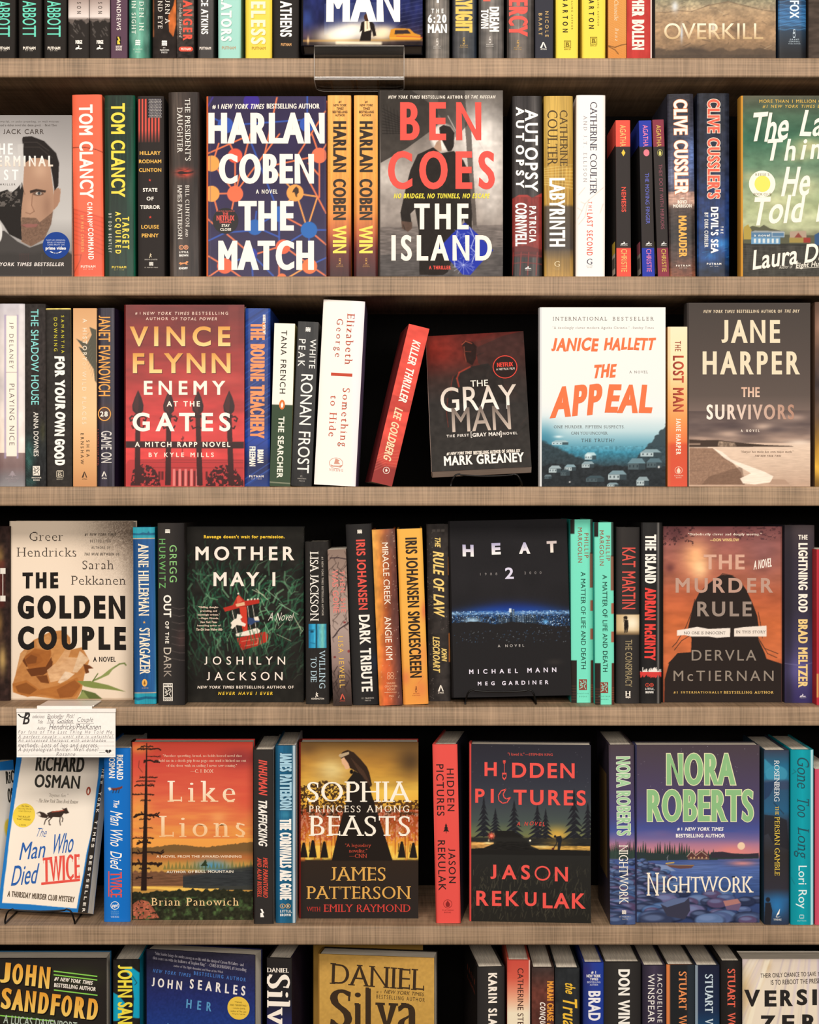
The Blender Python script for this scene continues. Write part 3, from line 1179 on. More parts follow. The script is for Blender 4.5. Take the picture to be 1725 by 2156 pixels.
def night_street(c):
    c.vg((-700, '#1f2550'), (0, '#232a5c'), (150, '#1f2148'), (240, '#3a2c3a'), (297, '#2a211f'))
    c.grain(30, 60, .35, 2)
    c.poly([(250, 30), (600, 20), (600, 230), (250, 230)], '#4a5687', .55)
    for k in range(9):
        c.line([(270 + k * 40, 40), (270 + k * 40, 220)], 8, '#2c315c', .6)
    for y in range(20, 230, 26):
        c.line([(720, y + 20), (862, y - 10)], 4, '#5a5f86', .45)
    c.poly([(600, 0), (720, 0), (720, 160), (640, 220), (600, 230)], '#39406e', .6)
    c.glow(430, 190, 90, 50, '#fff1d6', 1).glow(330, 240, 150, 60, '#fff0cc', 1).glow(600, 230, 110, 50, '#ffe6b8', .9).glow(510, 200, 60, 90, '#fff6e0', .8)
    c.glow(140, 130, 50, 80, '#4463b5', .5).glow(380, 215, 140, 62, '#fffaf0', 1).glow(620, 205, 90, 45, '#ffe9c4', .9)
    c.line([(120, 268), (860, 262)], 14, '#d8a04a', .5, 10).line([(330, 280), (600, 284)], 18, '#fff0cf', .9, 14)
    c.poly([(655, 240), (665, 195), (690, 188), (780, 190), (812, 220), (850, 232), (850, 262), (660, 262)], '#d58f2f')
    c.poly([(690, 200), (770, 198), (790, 222), (688, 226)], '#3a2c2c')
    c.line([(660, 250), (855, 250)], 6, '#f0b040')
    c.line([(700, 238), (862, 246)], 5, '#c1443a', .8)
    c.ell(514, 118, 17, 24, '#4a2c1c').poly([(480, 150), (506, 140), (540, 140), (560, 160), (575, 235), (555, 240), (545, 195), (540, 270), (470, 270), (486, 200), (470, 215)], '#221a18')
    c.poly([(500, 142), (530, 142), (538, 200), (500, 210)], '#f4e3c4').line([(516, 140), (518, 190)], 5, '#7a5a30')
    c.glow(150, 265, 8, 30, '#ffd9a0', .8)


zoom(600, 0, 2.9741)
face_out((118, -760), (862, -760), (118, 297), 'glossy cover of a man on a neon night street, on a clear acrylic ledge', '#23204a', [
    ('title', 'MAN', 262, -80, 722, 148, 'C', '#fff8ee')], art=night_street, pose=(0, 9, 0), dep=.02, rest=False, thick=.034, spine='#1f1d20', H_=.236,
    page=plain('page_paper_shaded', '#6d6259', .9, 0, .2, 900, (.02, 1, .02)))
YT = -760
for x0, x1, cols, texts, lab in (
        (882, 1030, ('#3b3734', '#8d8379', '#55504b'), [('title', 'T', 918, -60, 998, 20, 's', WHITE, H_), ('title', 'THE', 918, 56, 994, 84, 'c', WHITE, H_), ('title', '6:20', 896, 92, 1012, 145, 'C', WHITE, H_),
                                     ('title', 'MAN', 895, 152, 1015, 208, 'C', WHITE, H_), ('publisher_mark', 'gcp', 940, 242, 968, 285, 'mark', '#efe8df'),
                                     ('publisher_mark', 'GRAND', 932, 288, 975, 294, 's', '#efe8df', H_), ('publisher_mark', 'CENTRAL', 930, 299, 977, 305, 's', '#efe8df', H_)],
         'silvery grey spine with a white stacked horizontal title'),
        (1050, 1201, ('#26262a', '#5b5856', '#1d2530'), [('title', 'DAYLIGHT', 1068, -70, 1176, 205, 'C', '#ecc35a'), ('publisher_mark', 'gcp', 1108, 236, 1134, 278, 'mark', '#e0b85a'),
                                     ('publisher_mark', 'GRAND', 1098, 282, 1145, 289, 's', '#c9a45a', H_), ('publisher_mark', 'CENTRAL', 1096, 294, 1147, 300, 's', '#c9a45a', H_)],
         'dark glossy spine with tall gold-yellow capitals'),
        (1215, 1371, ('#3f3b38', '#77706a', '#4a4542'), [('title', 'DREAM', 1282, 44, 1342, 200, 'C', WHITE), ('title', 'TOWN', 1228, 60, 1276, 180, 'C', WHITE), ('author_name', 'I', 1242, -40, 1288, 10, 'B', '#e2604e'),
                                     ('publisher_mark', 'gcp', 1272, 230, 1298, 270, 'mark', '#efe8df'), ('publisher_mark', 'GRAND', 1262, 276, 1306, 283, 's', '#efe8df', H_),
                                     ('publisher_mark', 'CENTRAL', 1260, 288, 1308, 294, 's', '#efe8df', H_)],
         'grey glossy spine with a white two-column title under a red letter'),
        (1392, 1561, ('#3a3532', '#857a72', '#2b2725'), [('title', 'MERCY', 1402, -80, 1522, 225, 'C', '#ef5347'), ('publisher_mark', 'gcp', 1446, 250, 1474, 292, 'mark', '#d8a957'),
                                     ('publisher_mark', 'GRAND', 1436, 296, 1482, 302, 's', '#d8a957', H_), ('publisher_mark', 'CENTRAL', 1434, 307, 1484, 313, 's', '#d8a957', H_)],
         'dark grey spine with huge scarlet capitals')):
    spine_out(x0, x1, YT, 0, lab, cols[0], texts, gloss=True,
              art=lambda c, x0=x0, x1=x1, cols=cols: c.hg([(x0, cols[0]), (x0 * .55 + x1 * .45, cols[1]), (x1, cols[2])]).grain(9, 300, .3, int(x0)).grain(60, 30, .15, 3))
spine_out(1567, 1681, YT, 0, 'slate spine with gold widely spaced letters and a white peak emblem', '#3a3a42', [
    ('author_name', 'NICOLE', 1630, 72, 1652, 232, 's', '#e2bb7a'), ('author_name', 'BAART', 1590, 84, 1612, 222, 's', '#e2bb7a'),
    ('publisher_mark', 'peak', 1598, 264, 1640, 302, 'mark', ('#fff6ea',)), ('publisher_mark', 'ATRIA', 1602, 305, 1640, 313, 'b', WHITE, H_)], kind='pb')
zoom(1120, 0, 2.8512)
YT = -727
for x0, x1, dy, lab in ((145, 279, 0, 'yellow spine with black letters, lower lettering, beside the slate spine'),
                        (302, 443, -22, 'yellow spine with black letters, right one of the yellow pair')):
    spine_out(x0, x1, YT, 0, lab, '#f3d955', [
        ('author_name', 'BARTON', x0 + 40, -10 + dy, x0 + 72, 195 + dy, 'c', '#2a2622'), ('tagline', 'BESTSELLING AUTHOR', x0 + 92, -70 + dy, x0 + 102, 178 + dy, 's', '#5a4d22'),
        ('publisher_mark', 'frame', x0 + 49, 245 + dy, x0 + 90, 290 + dy, 'mark', '#7d6a22'), ('publisher_mark', 'B', x0 + 59, 257 + dy, x0 + 81, 282 + dy, 'b', '#7d6a22', H_),
        ('publisher_mark', 'BERKLEY', x0 + 50, 294 + dy, x0 + 90, 301 + dy, 's', '#7d6a22', H_)], mates='yellow pair of spines on the topmost shelf')


def scales(c):
    c.vg((-727, '#e2a24e'), (200, '#dd9a55'), (330, '#d98f4a'))
    w = np.sin(c.X * .45) * np.sin(c.Y * .45 + np.floor(c.X / 7) * 1.6)
    c.mix(np.clip(w, 0, 1), '#b3702f', .45)
    c.line([(460, 275), (500, 285), (535, 272), (567, 266)], 3, '#3a2a1e').line([(462, 280), (500, 300), (520, 325)], 3, '#3a2a1e')


spine_out(460, 568, YT, 0, 'amber snake-scale spine with pale slanted script lettering', '#dd9a55', [
    ('author_name', 'Chanelle', 496, 0, 520, 128, 'fi', '#f6e0bd'), ('author_name', 'Benz', 500, 170, 520, 250, 'fi', '#f6e0bd')], art=scales, kind='pb')
spine_out(572, 723, YT, 0, 'red spine with heavy cream condensed capitals beside the crinkled cover', '#bd3f3a', [
    ('author_name', 'OPHER BOLLEN', 601, -60, 676, 300, 'C', '#fdf0e0')], art=lambda c: c.fill('#bd3f3a').grain(20, 60, .1, 3).box(714, -727, 724, 400, '#e8ddd2'))


def crinkled(c):
    c.vg((-727, '#76735c'), (0, '#8b8468'), (60, '#a08a6c'), (180, '#a88764'), (330, '#5e4c3b'))
    c.grain(70, 40, .30, 3, 3).grain(14, 10, .22, 9, 2)
    c.poly([(742, 70), (800, 75), (880, 62), (960, 76), (1060, 30), (1180, 8), (1300, 40), (1380, 66), (1465, 70), (1465, 330), (742, 330)], '#a9855f', .35)
    c.line([(742, 70), (800, 78), (880, 64), (960, 70), (1060, 34), (1180, 10), (1300, 40), (1380, 60), (1465, 72)], 4, '#5c4630', .7)
    for k in range(60):
        random.seed(k)
        x, y = random.uniform(750, 1450), random.uniform(-300, 325)
        c.line([(x, y), (x + random.uniform(-50, 50), y + random.uniform(-22, 22))], random.uniform(2, 6), random.choice(['#3c2f25', '#cdb593', '#4b3c2f']), .5, 3)
    c.glow(860, 40, 24, 40, '#dfe6ee', .8).glow(900, 200, 10, 60, '#cdd9ea', .8).glow(1090, 170, 14, 40, '#d9dfe4', .6)
    c.glow(1240, 170, 60, 50, '#4a3a2c', .6).glow(980, 300, 120, 30, '#3a2e25', .7).ridge(300, 20, 60, 4, '#41352b', .6, 8)


face_out((742, YT), (1465, YT), (742, 325), 'crinkled bronze foil cover with large thin embossed capitals', '#8b7c60', [
    ('title', 'OVERKILL', 795, 140, 1390, 238, 'wl', ('#fff0d4', '#c9a878'))], art=crinkled, gloss=True, spine='#2b2724', back='#2b2724')


def blue_waves(c):
    c.vg((-727, '#1d2a3c'), (0, '#20364f'), (60, '#2e6193'), (140, '#376c9e'), (190, '#27384a'), (320, '#1f1f22'))
    for k in range(16):
        y = 8 + k * 12
        c.line([(1480 + i * 12, y + 5 * math.sin(i * .9 + k * 1.7)) for i in range(15)], 4, ['#4f92cc', '#1a3350'][k % 2], .55, 4)


spine_out(1481, 1648, YT, 0, 'spine with rippling blue water and pale blue capitals', '#20364f', [
    ('author_name', 'FOX', 1549, 4, 1605, 110, 'c', '#dcecf8'), ('publisher_mark', 'gcp', 1560, 176, 1590, 228, 'mark', '#cfe0ec'), ('publisher_mark', 'GRAND', 1550, 234, 1604, 242, 's', '#cfe0ec', H_),
    ('publisher_mark', 'CENTRAL', 1544, 247, 1610, 255, 's', '#cfe0ec', H_), ('publisher_mark', 'PUBLISHING', 1542, 261, 1612, 267, 's', '#cfe0ec', H_)], art=blue_waves, gloss=True)
spine_out(1664, 1850, YT, 0, 'plain brown-grey spine at the right photo edge, topmost shelf', '#4a3f38', [], art=lambda c: c.fill('#4a3f38').grain(60, 20, .25, 6, 3))
# ================================================================== second shelf
ROW[0] = 2


def half_face(c):
    c.vg((244, '#8f8a88'), (700, '#b5b0ad'), (1100, '#c2beba'), (1560, '#6b6766'))
    c.glow(60, 700, 330, 360, '#d9d5d1', .8)
    skin, dark = '#b08a72', '#2a2523'
    c.poly([(40, 1200), (150, 1290), (250, 1340), (420, 1280), (520, 1330), (600, 1400), (612, 1570), (-300, 1570), (-300, 1230)], '#4a4644')
    c.poly([(205, 520), (400, 560), (425, 760), (445, 900), (500, 850), (495, 960), (440, 1030), (425, 1140), (370, 1270), (260, 1330), (180, 1290), (170, 1100), (185, 900)], skin)
    c.poly([(445, 860), (485, 845), (500, 880), (480, 990), (445, 1030)], '#a77f68')
    c.glow(330, 700, 80, 90, '#cda78c', .7).glow(250, 1000, 40, 90, '#c49a80', .6).glow(390, 1000, 50, 130, '#8d6a57', .55)
    c.poly([(178, 440), (185, 425), (255, 420), (360, 460), (460, 560), (485, 640), (480, 830), (450, 870), (430, 740), (405, 620), (330, 600), (260, 600), (205, 640), (186, 560)], dark)
    c.line([(190, 470), (300, 470), (400, 540)], 6, '#4a423e', .7).line([(200, 510), (320, 510), (430, 600)], 6, '#4a423e', .6)
    c.poly([(245, 870), (300, 855), (380, 868), (375, 885), (300, 878), (250, 892)], '#3d302a')
    c.ell(315, 895, 45, 17, '#6b5245').ell(318, 892, 24, 12, '#cfc4b8').ell(322, 891, 12, 12, '#3a3d3e')
    c.line([(190, 860), (205, 900)], 7, '#7d5d4b', .7)
    c.line([(268, 900), (262, 990), (285, 1040), (250, 1062), (215, 1050)], 6, '#7f5d4a', .8, 5)
    c.poly([(175, 1160), (235, 1150), (320, 1150), (300, 1172), (225, 1172)], '#8d5a50')
    m = c.pmask([(180, 1090), (300, 1095), (330, 1130), (420, 1060), (440, 1040), (425, 1150), (370, 1270), (260, 1330), (185, 1290)])
    c.mix(m * (.45 + .5 * c.nz(9, 9, 3)), '#4b3a31', .75)
    c.poly([(175, 1150), (235, 1143), (318, 1146), (300, 1170), (225, 1174)], '#93625a')
    c.poly([(-300, 850), (0, 880), (60, 860), (90, 890), (140, 850), (180, 800), (195, 870), (180, 1000), (175, 1100), (185, 1280), (80, 1230), (30, 1150), (0, 1110), (-300, 1100)], '#2b2725')
    c.mix(c.pmask([(-300, 900), (160, 870), (170, 1000), (-300, 1000)]) * (c.nz(20, 14, 8) > .55), '#7d756f', .7)
    c.ell(0, 1215, 22, 75, '#d9d6d2')
    for k in range(6):
        c.line([(170 + k * 14, 1390), (168 + k * 15, 1500)], 3, '#7a4a48', .6)
    c.line([(352, 1395), (352, 1560)], 3, '#8a8581', .7).ridge(1380, 20, 100, 5, '#3a3735', .5, 40)
    c.poly([(140, 490), (190, 480), (186, 700), (170, 760), (180, 830), (165, 860)], '#c9c5c1', .8)


zoom(0, 180, 3.9205)
face_out((-400, 246), (584, 246), (-385, 1565), 'soft grey cover with half of a bearded man\'s face, at left photo edge', '#8f8a88', [
    ('review_quote', 'awesome! So powerful, so pulse-pounding, so well-written—', -180, 291, 500, 310, 'f', '#5a524d'),
    ('review_quote', 'you read a debut novel this damn good. —Brad Thor', -60, 320, 466, 342, 'f', '#5a524d'),
    ('author_name', 'JACK CARR', 22, 362, 355, 402, 's', '#4a403a'), ('title', 'THE', -90, 480, 102, 572, 'c', '#f2efec'),
    ('title', 'TERMINAL', -100, 582, 435, 670, 'c', ('#f2efec', '#efd9c6')), ('title', 'LIST', -90, 695, 150, 785, 'c', '#f2efec'),
    ('tagline', 'A THRILLER', -60, 810, 126, 826, 's', '#5a524d'), ('tagline', 'NEW YORK TIMES BESTSELLER', -120, 1462, 540, 1492, 'bi', '#efe6df')],
    art=half_face, kind='pb', thick=.03, step=1.4,
    stickers=[(470, 1322, 112, '#23438f', [('NOW AN ORIGINAL', 388, 1272, 544, 1284, 's', '#c6cfe6'), ('SERIES STARRING', 394, 1291, 540, 1303, 's', '#c6cfe6'), ('CHRIS PRATT ON', 398, 1310, 536, 1322, 's', '#c6cfe6'),
               ('prime video', 382, 1330, 550, 1366, 'b', WHITE), ('swoosh', 424, 1362, 510, 1390, 'mark', WHITE)], None, 'round blue sticker')])


def chain(c):
    c.fill('#ef6b4c').grain(300, 200, .06, 2)
    c.line([(592, 512), (700, 512), (790, 530), (855, 556)], 6, '#5c2a20')
    c.poly([(600, 1010), (850, 1090), (860, 1570), (600, 1570)], '#d9553b', .65)
    for k in range(9):
        c.line([(600, 1020 + k * 34), (860, 1100 + k * 38)], 3, '#a23c2b', .6)
    c.line([(610, 1400), (670, 1400), (660, 1450), (610, 1545)], 3, '#7a3326', .8)


spine_out(612, 857, 76, 0, 'thick coral-red spine with white capitals, right of the grey portrait cover', '#ef6b4c', [
    ('author_name', 'TOM CLANCY', 655, 158, 770, 932, 'k', '#fff5e9'), ('title', 'CHAIN', 722, 965, 764, 1130, 'c', '#fff5e9'), ('title', 'OF', 738, 1133, 764, 1170, 'c', '#fff5e9'),
    ('title', 'COMMAND', 728, 1178, 774, 1440, 'c', '#fff5e9'), ('author_name', 'BY MARC CAMERON', 668, 1075, 692, 1375, 'cs', '#f2b46c'),
    ('publisher_mark', 'PUTNAM', 668, 1487, 788, 1507, 'b', '#fbe6d4', H_), ('publisher_mark', 'EST 1838', 690, 1515, 766, 1523, 's', '#fbe6d4', H_)], lean=-18, art=chain, gloss=True)
spine_out(866, 1116, 82, 0, 'thick dark green spine with yellow capitals, beside the coral-red spine', '#22382c', [
    ('author_name', 'TOM CLANCY', 917, 148, 1034, 922, 'k', '#f6d84a'), ('title', 'TARGET', 1010, 1085, 1068, 1352, 'c', '#f6d84a'), ('title', 'ACQUIRED', 945, 1045, 1000, 1390, 'c', '#f6d84a'),
    ('author_name', 'BY DON BENTLEY', 897, 1058, 921, 1380, 'cs', '#efe9da'), ('publisher_mark', 'PUTNAM', 924, 1492, 1042, 1511, 'b', '#f6d84a', H_), ('publisher_mark', 'EST 1838', 944, 1520, 1024, 1527, 's', '#e6cf62', H_)],
    lean=-4, gloss=True, front='#14553f', art=lambda c: c.hg([(860, '#2b4232'), (930, '#1f2d24'), (1040, '#20352a'), (1116, '#0f4a36')]).grain(12, 300, .3, 5).line([(860, 190), (1116, 185)], 2, '#3e5a48', .6).line([(960, 100), (1000, 600)], 2, '#46604e', .5))


def flag(c):
    c.fill('#332e2c')
    for k in range(7):
        x = 1142 + k * 27
        y0 = 112 if k < 3 else 268
        c.box(x, y0, x + 14, 470, '#e25a4d', 1, 3)
    c.mix(np.clip((c.Y - 370) / 130, 0, 1), '#332e2c')
    c.box(1222, 108, 1335, 265, '#2a2730')
    for j in range(12):
        for i in range(8):
            c.ell(1232 + i * 13 + (j % 2) * 6, 118 + j * 13, 3.6, 3.6, '#eee6dc', 1, .6)


spine_out(1140, 1357, 88, 0, 'black spine with a small red-striped flag at its head and centred text', '#332e2c',
          [('author_name', t, 1240 - w / 2, y, 1240 + w / 2, y + 31, 'b', '#efb95a', H_) for t, y, w in (('HILLARY', 543, 172), ('RODHAM', 613, 184), ('CLINTON', 684, 184), ('LOUISE', 1153, 146), ('PENNY', 1224, 138))]
          + [('title', t, 1240 - w / 2, y, 1240 + w / 2, y + 31, 'b', '#f6efe4', H_) for t, y, w in (('STATE', 848, 120), ('OF', 920, 58), ('TERROR', 990, 164))]
          + [('publisher_mark', 'star', 1225, 770, 1250, 796, 'mark', '#d8483c'), ('publisher_mark', 'star', 1228, 1076, 1254, 1102, 'mark', '#d8483c'),
             ('publisher_mark', 'runner', 1228, 1386, 1256, 1426, 'mark', '#d9c8a8'), ('publisher_mark', 'SIMON & SCHUSTER', 1194, 1434, 1300, 1443, 's', '#cfc6ba', H_),
             ('publisher_mark', 'waves', 1230, 1458, 1268, 1492, 'mark', '#efe8de'), ("publisher_mark", "ST. MARTIN'S PRESS", 1194, 1500, 1304, 1508, 's', '#cfc6ba', H_)], lean=-6, art=flag)


def helicopter(c):
    c.hg([(1385, '#2f2723'), (1440, '#4a3f38'), (1560, '#372d29'), (1690, '#2a2321')]).grain(10, 260, .3, 12)
    c.glow(1522, 722, 78, 44, '#e0402f', 1.0).glow(1522, 722, 60, 30, '#ee5a3c', .6)
    c.ell(1500, 722, 34, 14, '#2b1512', 1, .3).poly([(1500, 712), (1560, 716), (1600, 706), (1598, 722), (1560, 730), (1510, 734)], '#2b1512')
    c.line([(1470, 690), (1530, 704), (1560, 692)], 3, '#2b1512').line([(1480, 740), (1530, 746)], 3, '#2b1512').line([(1435, 722), (1470, 722)], 3, '#2b1512')
    c.grain(30, 200, .15, 4)


spine_out(1402, 1656, 56, 0, 'glossy black spine with a small helicopter on a red glow', '#372d29', [
    ('title', 'THE PRESIDENT\'S', 1528, 108, 1574, 622, 'f', '#f4ece2'), ('title', 'DAUGHTER', 1464, 182, 1508, 558, 'f', '#f4ece2'),
    ('author_name', 'BILL CLINTON', 1532, 825, 1564, 1168, 'f', '#f4ece2'), ('author_name', 'AND', 1532, 1186, 1552, 1252, 'f', '#f4ece2'), ('author_name', 'JAMES PATTERSON', 1468, 822, 1504, 1272, 'f', '#f4ece2'),
    ('publisher_mark', 'twin', 1477, 1318, 1556, 1358, 'mark', '#f0a072'), ('publisher_mark', 'L', 1489, 1327, 1504, 1349, 'F', '#f0a072', H_), ('publisher_mark', 'B', 1528, 1327, 1545, 1349, 'F', '#f0a072', H_),
    ('publisher_mark', 'LITTLE,', 1480, 1370, 1560, 1388, 'b', WHITE, H_), ('publisher_mark', 'BROWN', 1480, 1396, 1554, 1414, 'b', WHITE, H_),
    ('publisher_mark', 'hound', 1476, 1450, 1558, 1488, 'mark', '#e8955c'), ('publisher_mark', 'KNOPF', 1478, 1502, 1550, 1520, 'B', WHITE, H_)], lean=-12, art=helicopter, gloss=True)


def network(c):
    c.fill('#2c2145').grain(160, 160, .12, 3)
    o1, o2, bl, pu = '#ee7a4a', '#f0a04e', '#2f55b0', '#3c2a86'
    for a, b, q in (((75, 560), (390, 420), o1), ((110, 640), (160, 480), o1), ((295, 890), (420, 400), o1), ((110, 640), (295, 890), o1), ((110, 895), (295, 890), o1), ((110, 895), (150, 1040), o1),
                    ((250, 480), (300, 580), o1), ((295, 580), (295, 890), o1), ((65, 1100), (110, 1140), o1), ((295, 890), (260, 1060), o1), ((295, 890), (660, 400), o1), ((540, 560), (640, 100), o1),
                    ((600, 660), (990, 575), o1), ((990, 575), (990, 920), o1), ((990, 575), (930, 400), o1), ((820, 560), (1040, 210), o1), ((800, 890), (975, 915), o2), ((800, 890), (620, 700), o2),
                    ((800, 890), (890, 1180), o2), ((975, 915), (890, 1180), o2), ((860, 700), (1045, 1050), o1), ((700, 1080), (870, 1170), o1), ((800, 890), (700, 990), o2), ((950, 1230), (1045, 1310), o1),
                    ((230, 1230), (400, 1370), o1), ((75, 1410), (210, 1490), o1), ((210, 1490), (60, 1590), o1), ((210, 1490), (340, 1580), o1), ((470, 1390), (690, 1320), o1), ((690, 1320), (910, 1480), o1),
                    ((910, 1480), (1045, 1570), o1), ((910, 1480), (740, 1580), o2), ((658, 1400), (658, 1580), o1), ((1050, 480), (990, 575), o1), ((990, 740), (900, 640), o1),
                    ((115, 270), (230, 330), bl), ((230, 330), (880, 280), bl), ((430, 480), (620, 960), bl), ((890, 80), (890, 280), bl), ((458, 1165), (470, 1040), bl), ((458, 1165), (640, 1060), bl),
                    ((458, 1165), (658, 1250), bl), ((658, 1050), (658, 1280), bl), ((905, 1190), (760, 1280), bl), ((905, 1190), (1045, 1190), bl), ((905, 1190), (905, 1290), bl), ((80, 1280), (215, 1215), bl),
                    ((215, 1215), (400, 1200), bl), ((430, 1390), (300, 1450), bl), ((430, 1390), (440, 1570), bl), ((430, 1390), (610, 1570), bl), ((960, 1460), (1045, 1420), bl), ((65, 180), (110, 100), pu)):
        c.line([a, b], 13, q, .95)
    for x, y, r, q in ((295, 580, 60, '#e2563c'), (100, 645, 66, o2), (100, 895, 66, o2), (295, 895, 66, '#ef6d47'), (990, 575, 64, '#ee7350'), (430, 130, 66, '#37218a'), (215, 330, 66, bl), (890, 320, 62, bl),
                       (458, 1170, 64, '#1f5fae'), (658, 1060, 64, '#2560b4'), (905, 1190, 68, '#1c62b0'), (210, 1490, 64, '#e8623f'), (910, 1490, 62, '#ee7440'), (690, 1330, 60, '#e8623f'), (790, 885, 70, o2), (680, 1590, 40, '#ee7440'), (430, 1390, 48, '#23359a')):
        c.ell(x, y, r, r, q, 1, .04)
    c.poly([(800, 830), (818, 850), (822, 880), (805, 900), (808, 920), (795, 915), (785, 880), (766, 882), (775, 858)], '#3a2518')
    c.line([(1038, 90), (1038, 1570)], 10, '#4a4560', .35).line([(90, 90), (90, 1570)], 8, '#4a4560', .4)


zoom(420, 180, 3.9205)
face_out((72, 90), (1048, 86), (72, 1570), 'glossy navy cover with orange and blue network dots under huge white capitals', '#2c2145', [
    ('tagline', '#1', 107, 160, 160, 196, 'b', CREAM), ('tagline', 'NEW YORK TIMES', 178, 152, 538, 194, 'ci', CREAM), ('tagline', 'BESTSELLING AUTHOR', 556, 148, 992, 190, 'c', CREAM),
    ('author_name', 'HARLAN', 74, 224, 1034, 478, 'C', CREAM), ('author_name', 'COBEN', 160, 562, 946, 812, 'C', CREAM), ('tagline', 'A NOVEL', 467, 858, 645, 893, 'c', CREAM),
    ('title', 'THE', 322, 953, 780, 1198, 'C', CREAM), ('title', 'MATCH', 156, 1278, 946, 1524, 'C', CREAM)], art=network, gloss=True, spine='#d7683c', back='#e0703f',
    stickers=[(216, 1118, 106, '#1d1715', [('FROM THE CREATOR OF', 140, 1034, 292, 1044, 's', '#d65a4c'), ('THE', 192, 1050, 238, 1070, 'b', '#e4544a'), ('NETFLIX', 142, 1074, 288, 1116, 'C', '#e4544a'),
               ('DRAMA', 168, 1119, 264, 1138, 'b', '#e4544a'), ('STAY', 184, 1146, 250, 1168, 'b', CREAM), ('CLOSE', 172, 1178, 262, 1200, 'b', CREAM)], None, 'round black sticker')])
for x0, x1, lab in ((1058, 1252, 'amber-to-maroon spine with black capitals, left of its twin'), (1276, 1472, 'amber-to-maroon spine with black capitals, right of its twin')):
    spine_out(x0, x1, 82, 0, lab, '#e6a04c', [
        ('tagline', t, x0 + 103 - w / 2, y, x0 + 103 + w / 2, y + 20, 'bi' if k in (0, 1, 2) else 'b', '#4a2f1c', H_) for k, (t, y, w) in enumerate((('#1', 128, 26), ('NEW YORK', 154, 112), ('TIMES', 182, 64), ('BESTSELLING', 210, 122), ('AUTHOR', 237, 78)))] + [
        ('author_name', 'HARLAN', x0 + 47, 296, x0 + 155, 716, 'C', '#32261c'), ('author_name', 'COBEN', x0 + 45, 772, x0 + 153, 1112, 'C', '#32261c'), ('title', 'WIN', x0 + 43, 1160, x0 + 155, 1386, 'C', '#f8dc5a'),
        ('publisher_mark', 'gcp', x0 + 86, 1424, x0 + 116, 1474, 'mark', '#e0a95a'), ('publisher_mark', 'GRAND', x0 + 76, 1480, x0 + 126, 1487, 's', '#e0a95a', H_), ('publisher_mark', 'CENTRAL', x0 + 72, 1493, x0 + 132, 1500, 's', '#e0a95a', H_)],
        gloss=True, mates='amber pair of spines on the second shelf', art=lambda c, x0=x0: c.vg((82, '#f0b060'), (700, '#e9a24c'), (1050, '#e08f45'), (1220, '#b9603a'), (1360, '#6b2f2a'), (1570, '#3f1f20')).grain(14, 400, .12, 4).mix((c.nz(9, 9, 5) > .86) * (c.Y < 1100), '#c26f35', .5))


def bridge_man(c):
    c.vg((40, '#5b544e'), (250, '#4a4440'), (520, '#8d827a'), (700, '#a59a92'), (1100, '#9b9088'), (1180, '#8a7f78'), (1560, '#4d4a4a'))
    c.glow(900, 420, 330, 330, '#efe7df', 1).glow(960, 700, 160, 260, '#f4ede6', .8).glow(150, 750, 160, 160, '#cfc6bd', .8).glow(990, 950, 130, 200, '#d9d0c8', .7)
    c.poly([(85, 40), (340, 40), (560, 200), (560, 330), (300, 520), (85, 640)], '#37322e', .85)
    c.poly([(560, 40), (780, 40), (800, 330), (700, 430), (560, 230)], '#3f3935', .7)
    for k in range(9):
        c.line([(100, 190 + k * 26), (360, 330 + k * 8)], 5, '#211d1b', .8)
        c.line([(110 + k * 28, 160 + k * 12), (140 + k * 24, 400)], 4, '#211d1b', .6)
    c.poly([(780, 300), (830, 300), (850, 700), (880, 1160), (905, 1200), (850, 1200), (800, 600)], '#4a423d', .75)
    c.line([(640, 250), (720, 400)], 5, '#efe7df', .7).line([(880, 440), (1000, 640)], 4, '#cfc6be', .7)
    c.ell(600, 430, 100, 110, '#f1e6dc', .9, .3)
    c.poly([(85, 1170), (1090, 1150), (1090, 1570), (85, 1570)], '#6f6662', .7).grain(60, 8, .22, 4, mask=c.Y > 1165)
    c.poly([(85, 1400), (1090, 1330), (1090, 1570), (85, 1570)], '#4a4848', .5)
    m = '#2d2825'
    c.poly([(570, 345), (605, 325), (660, 340), (695, 390), (690, 500), (670, 540), (640, 545), (600, 470), (575, 420)], m)
    c.poly([(545, 470), (580, 440), (590, 540), (540, 555), (525, 515)], '#b28f78')
    c.poly([(390, 570), (520, 510), (580, 560), (690, 540), (770, 620), (815, 720), (840, 1060), (838, 1200), (800, 1200), (770, 1100), (740, 1160), (740, 1250), (640, 1540), (600, 1565), (405, 1565), (400, 1200), (370, 1020), (330, 1060), (345, 1160), (260, 1140), (248, 1050), (290, 860), (330, 700)], m)
    c.poly([(255, 1120), (345, 1130), (345, 1180), (310, 1210), (262, 1180)], '#5e4a40').line([(270, 1150), (285, 1190)], 4, '#2d2825')
    c.grain(40, 40, .1, 11)
    c.poly([(780, 1130), (890, 1230), (1015, 1360), (900, 1480), (825, 1565), (760, 1560), (680, 1470), (560, 1350), (680, 1220)], '#2c3aa6')
    random.seed(4)
    for q in ([(820, 1170), (860, 1260), (830, 1340), (870, 1380), (840, 1460)], [(720, 1200), (700, 1300), (690, 1420), (700, 1500)]):
        c.line(q, 6, '#c9d0f2', .9)
    for k in range(40):
        x, y = random.uniform(700, 850), random.uniform(1200, 1500)
        c.line([(x, y), (x + random.uniform(-40, 40), y + random.uniform(-40, 40))], 3, '#aab6ee', .6)
    for k in range(12):
        a = k / 12 * 6.28
        c.line([(770, 1480), (770 + 90 * math.cos(a), 1500 + 60 * math.sin(a))], 3, '#c9d0f2', .6)


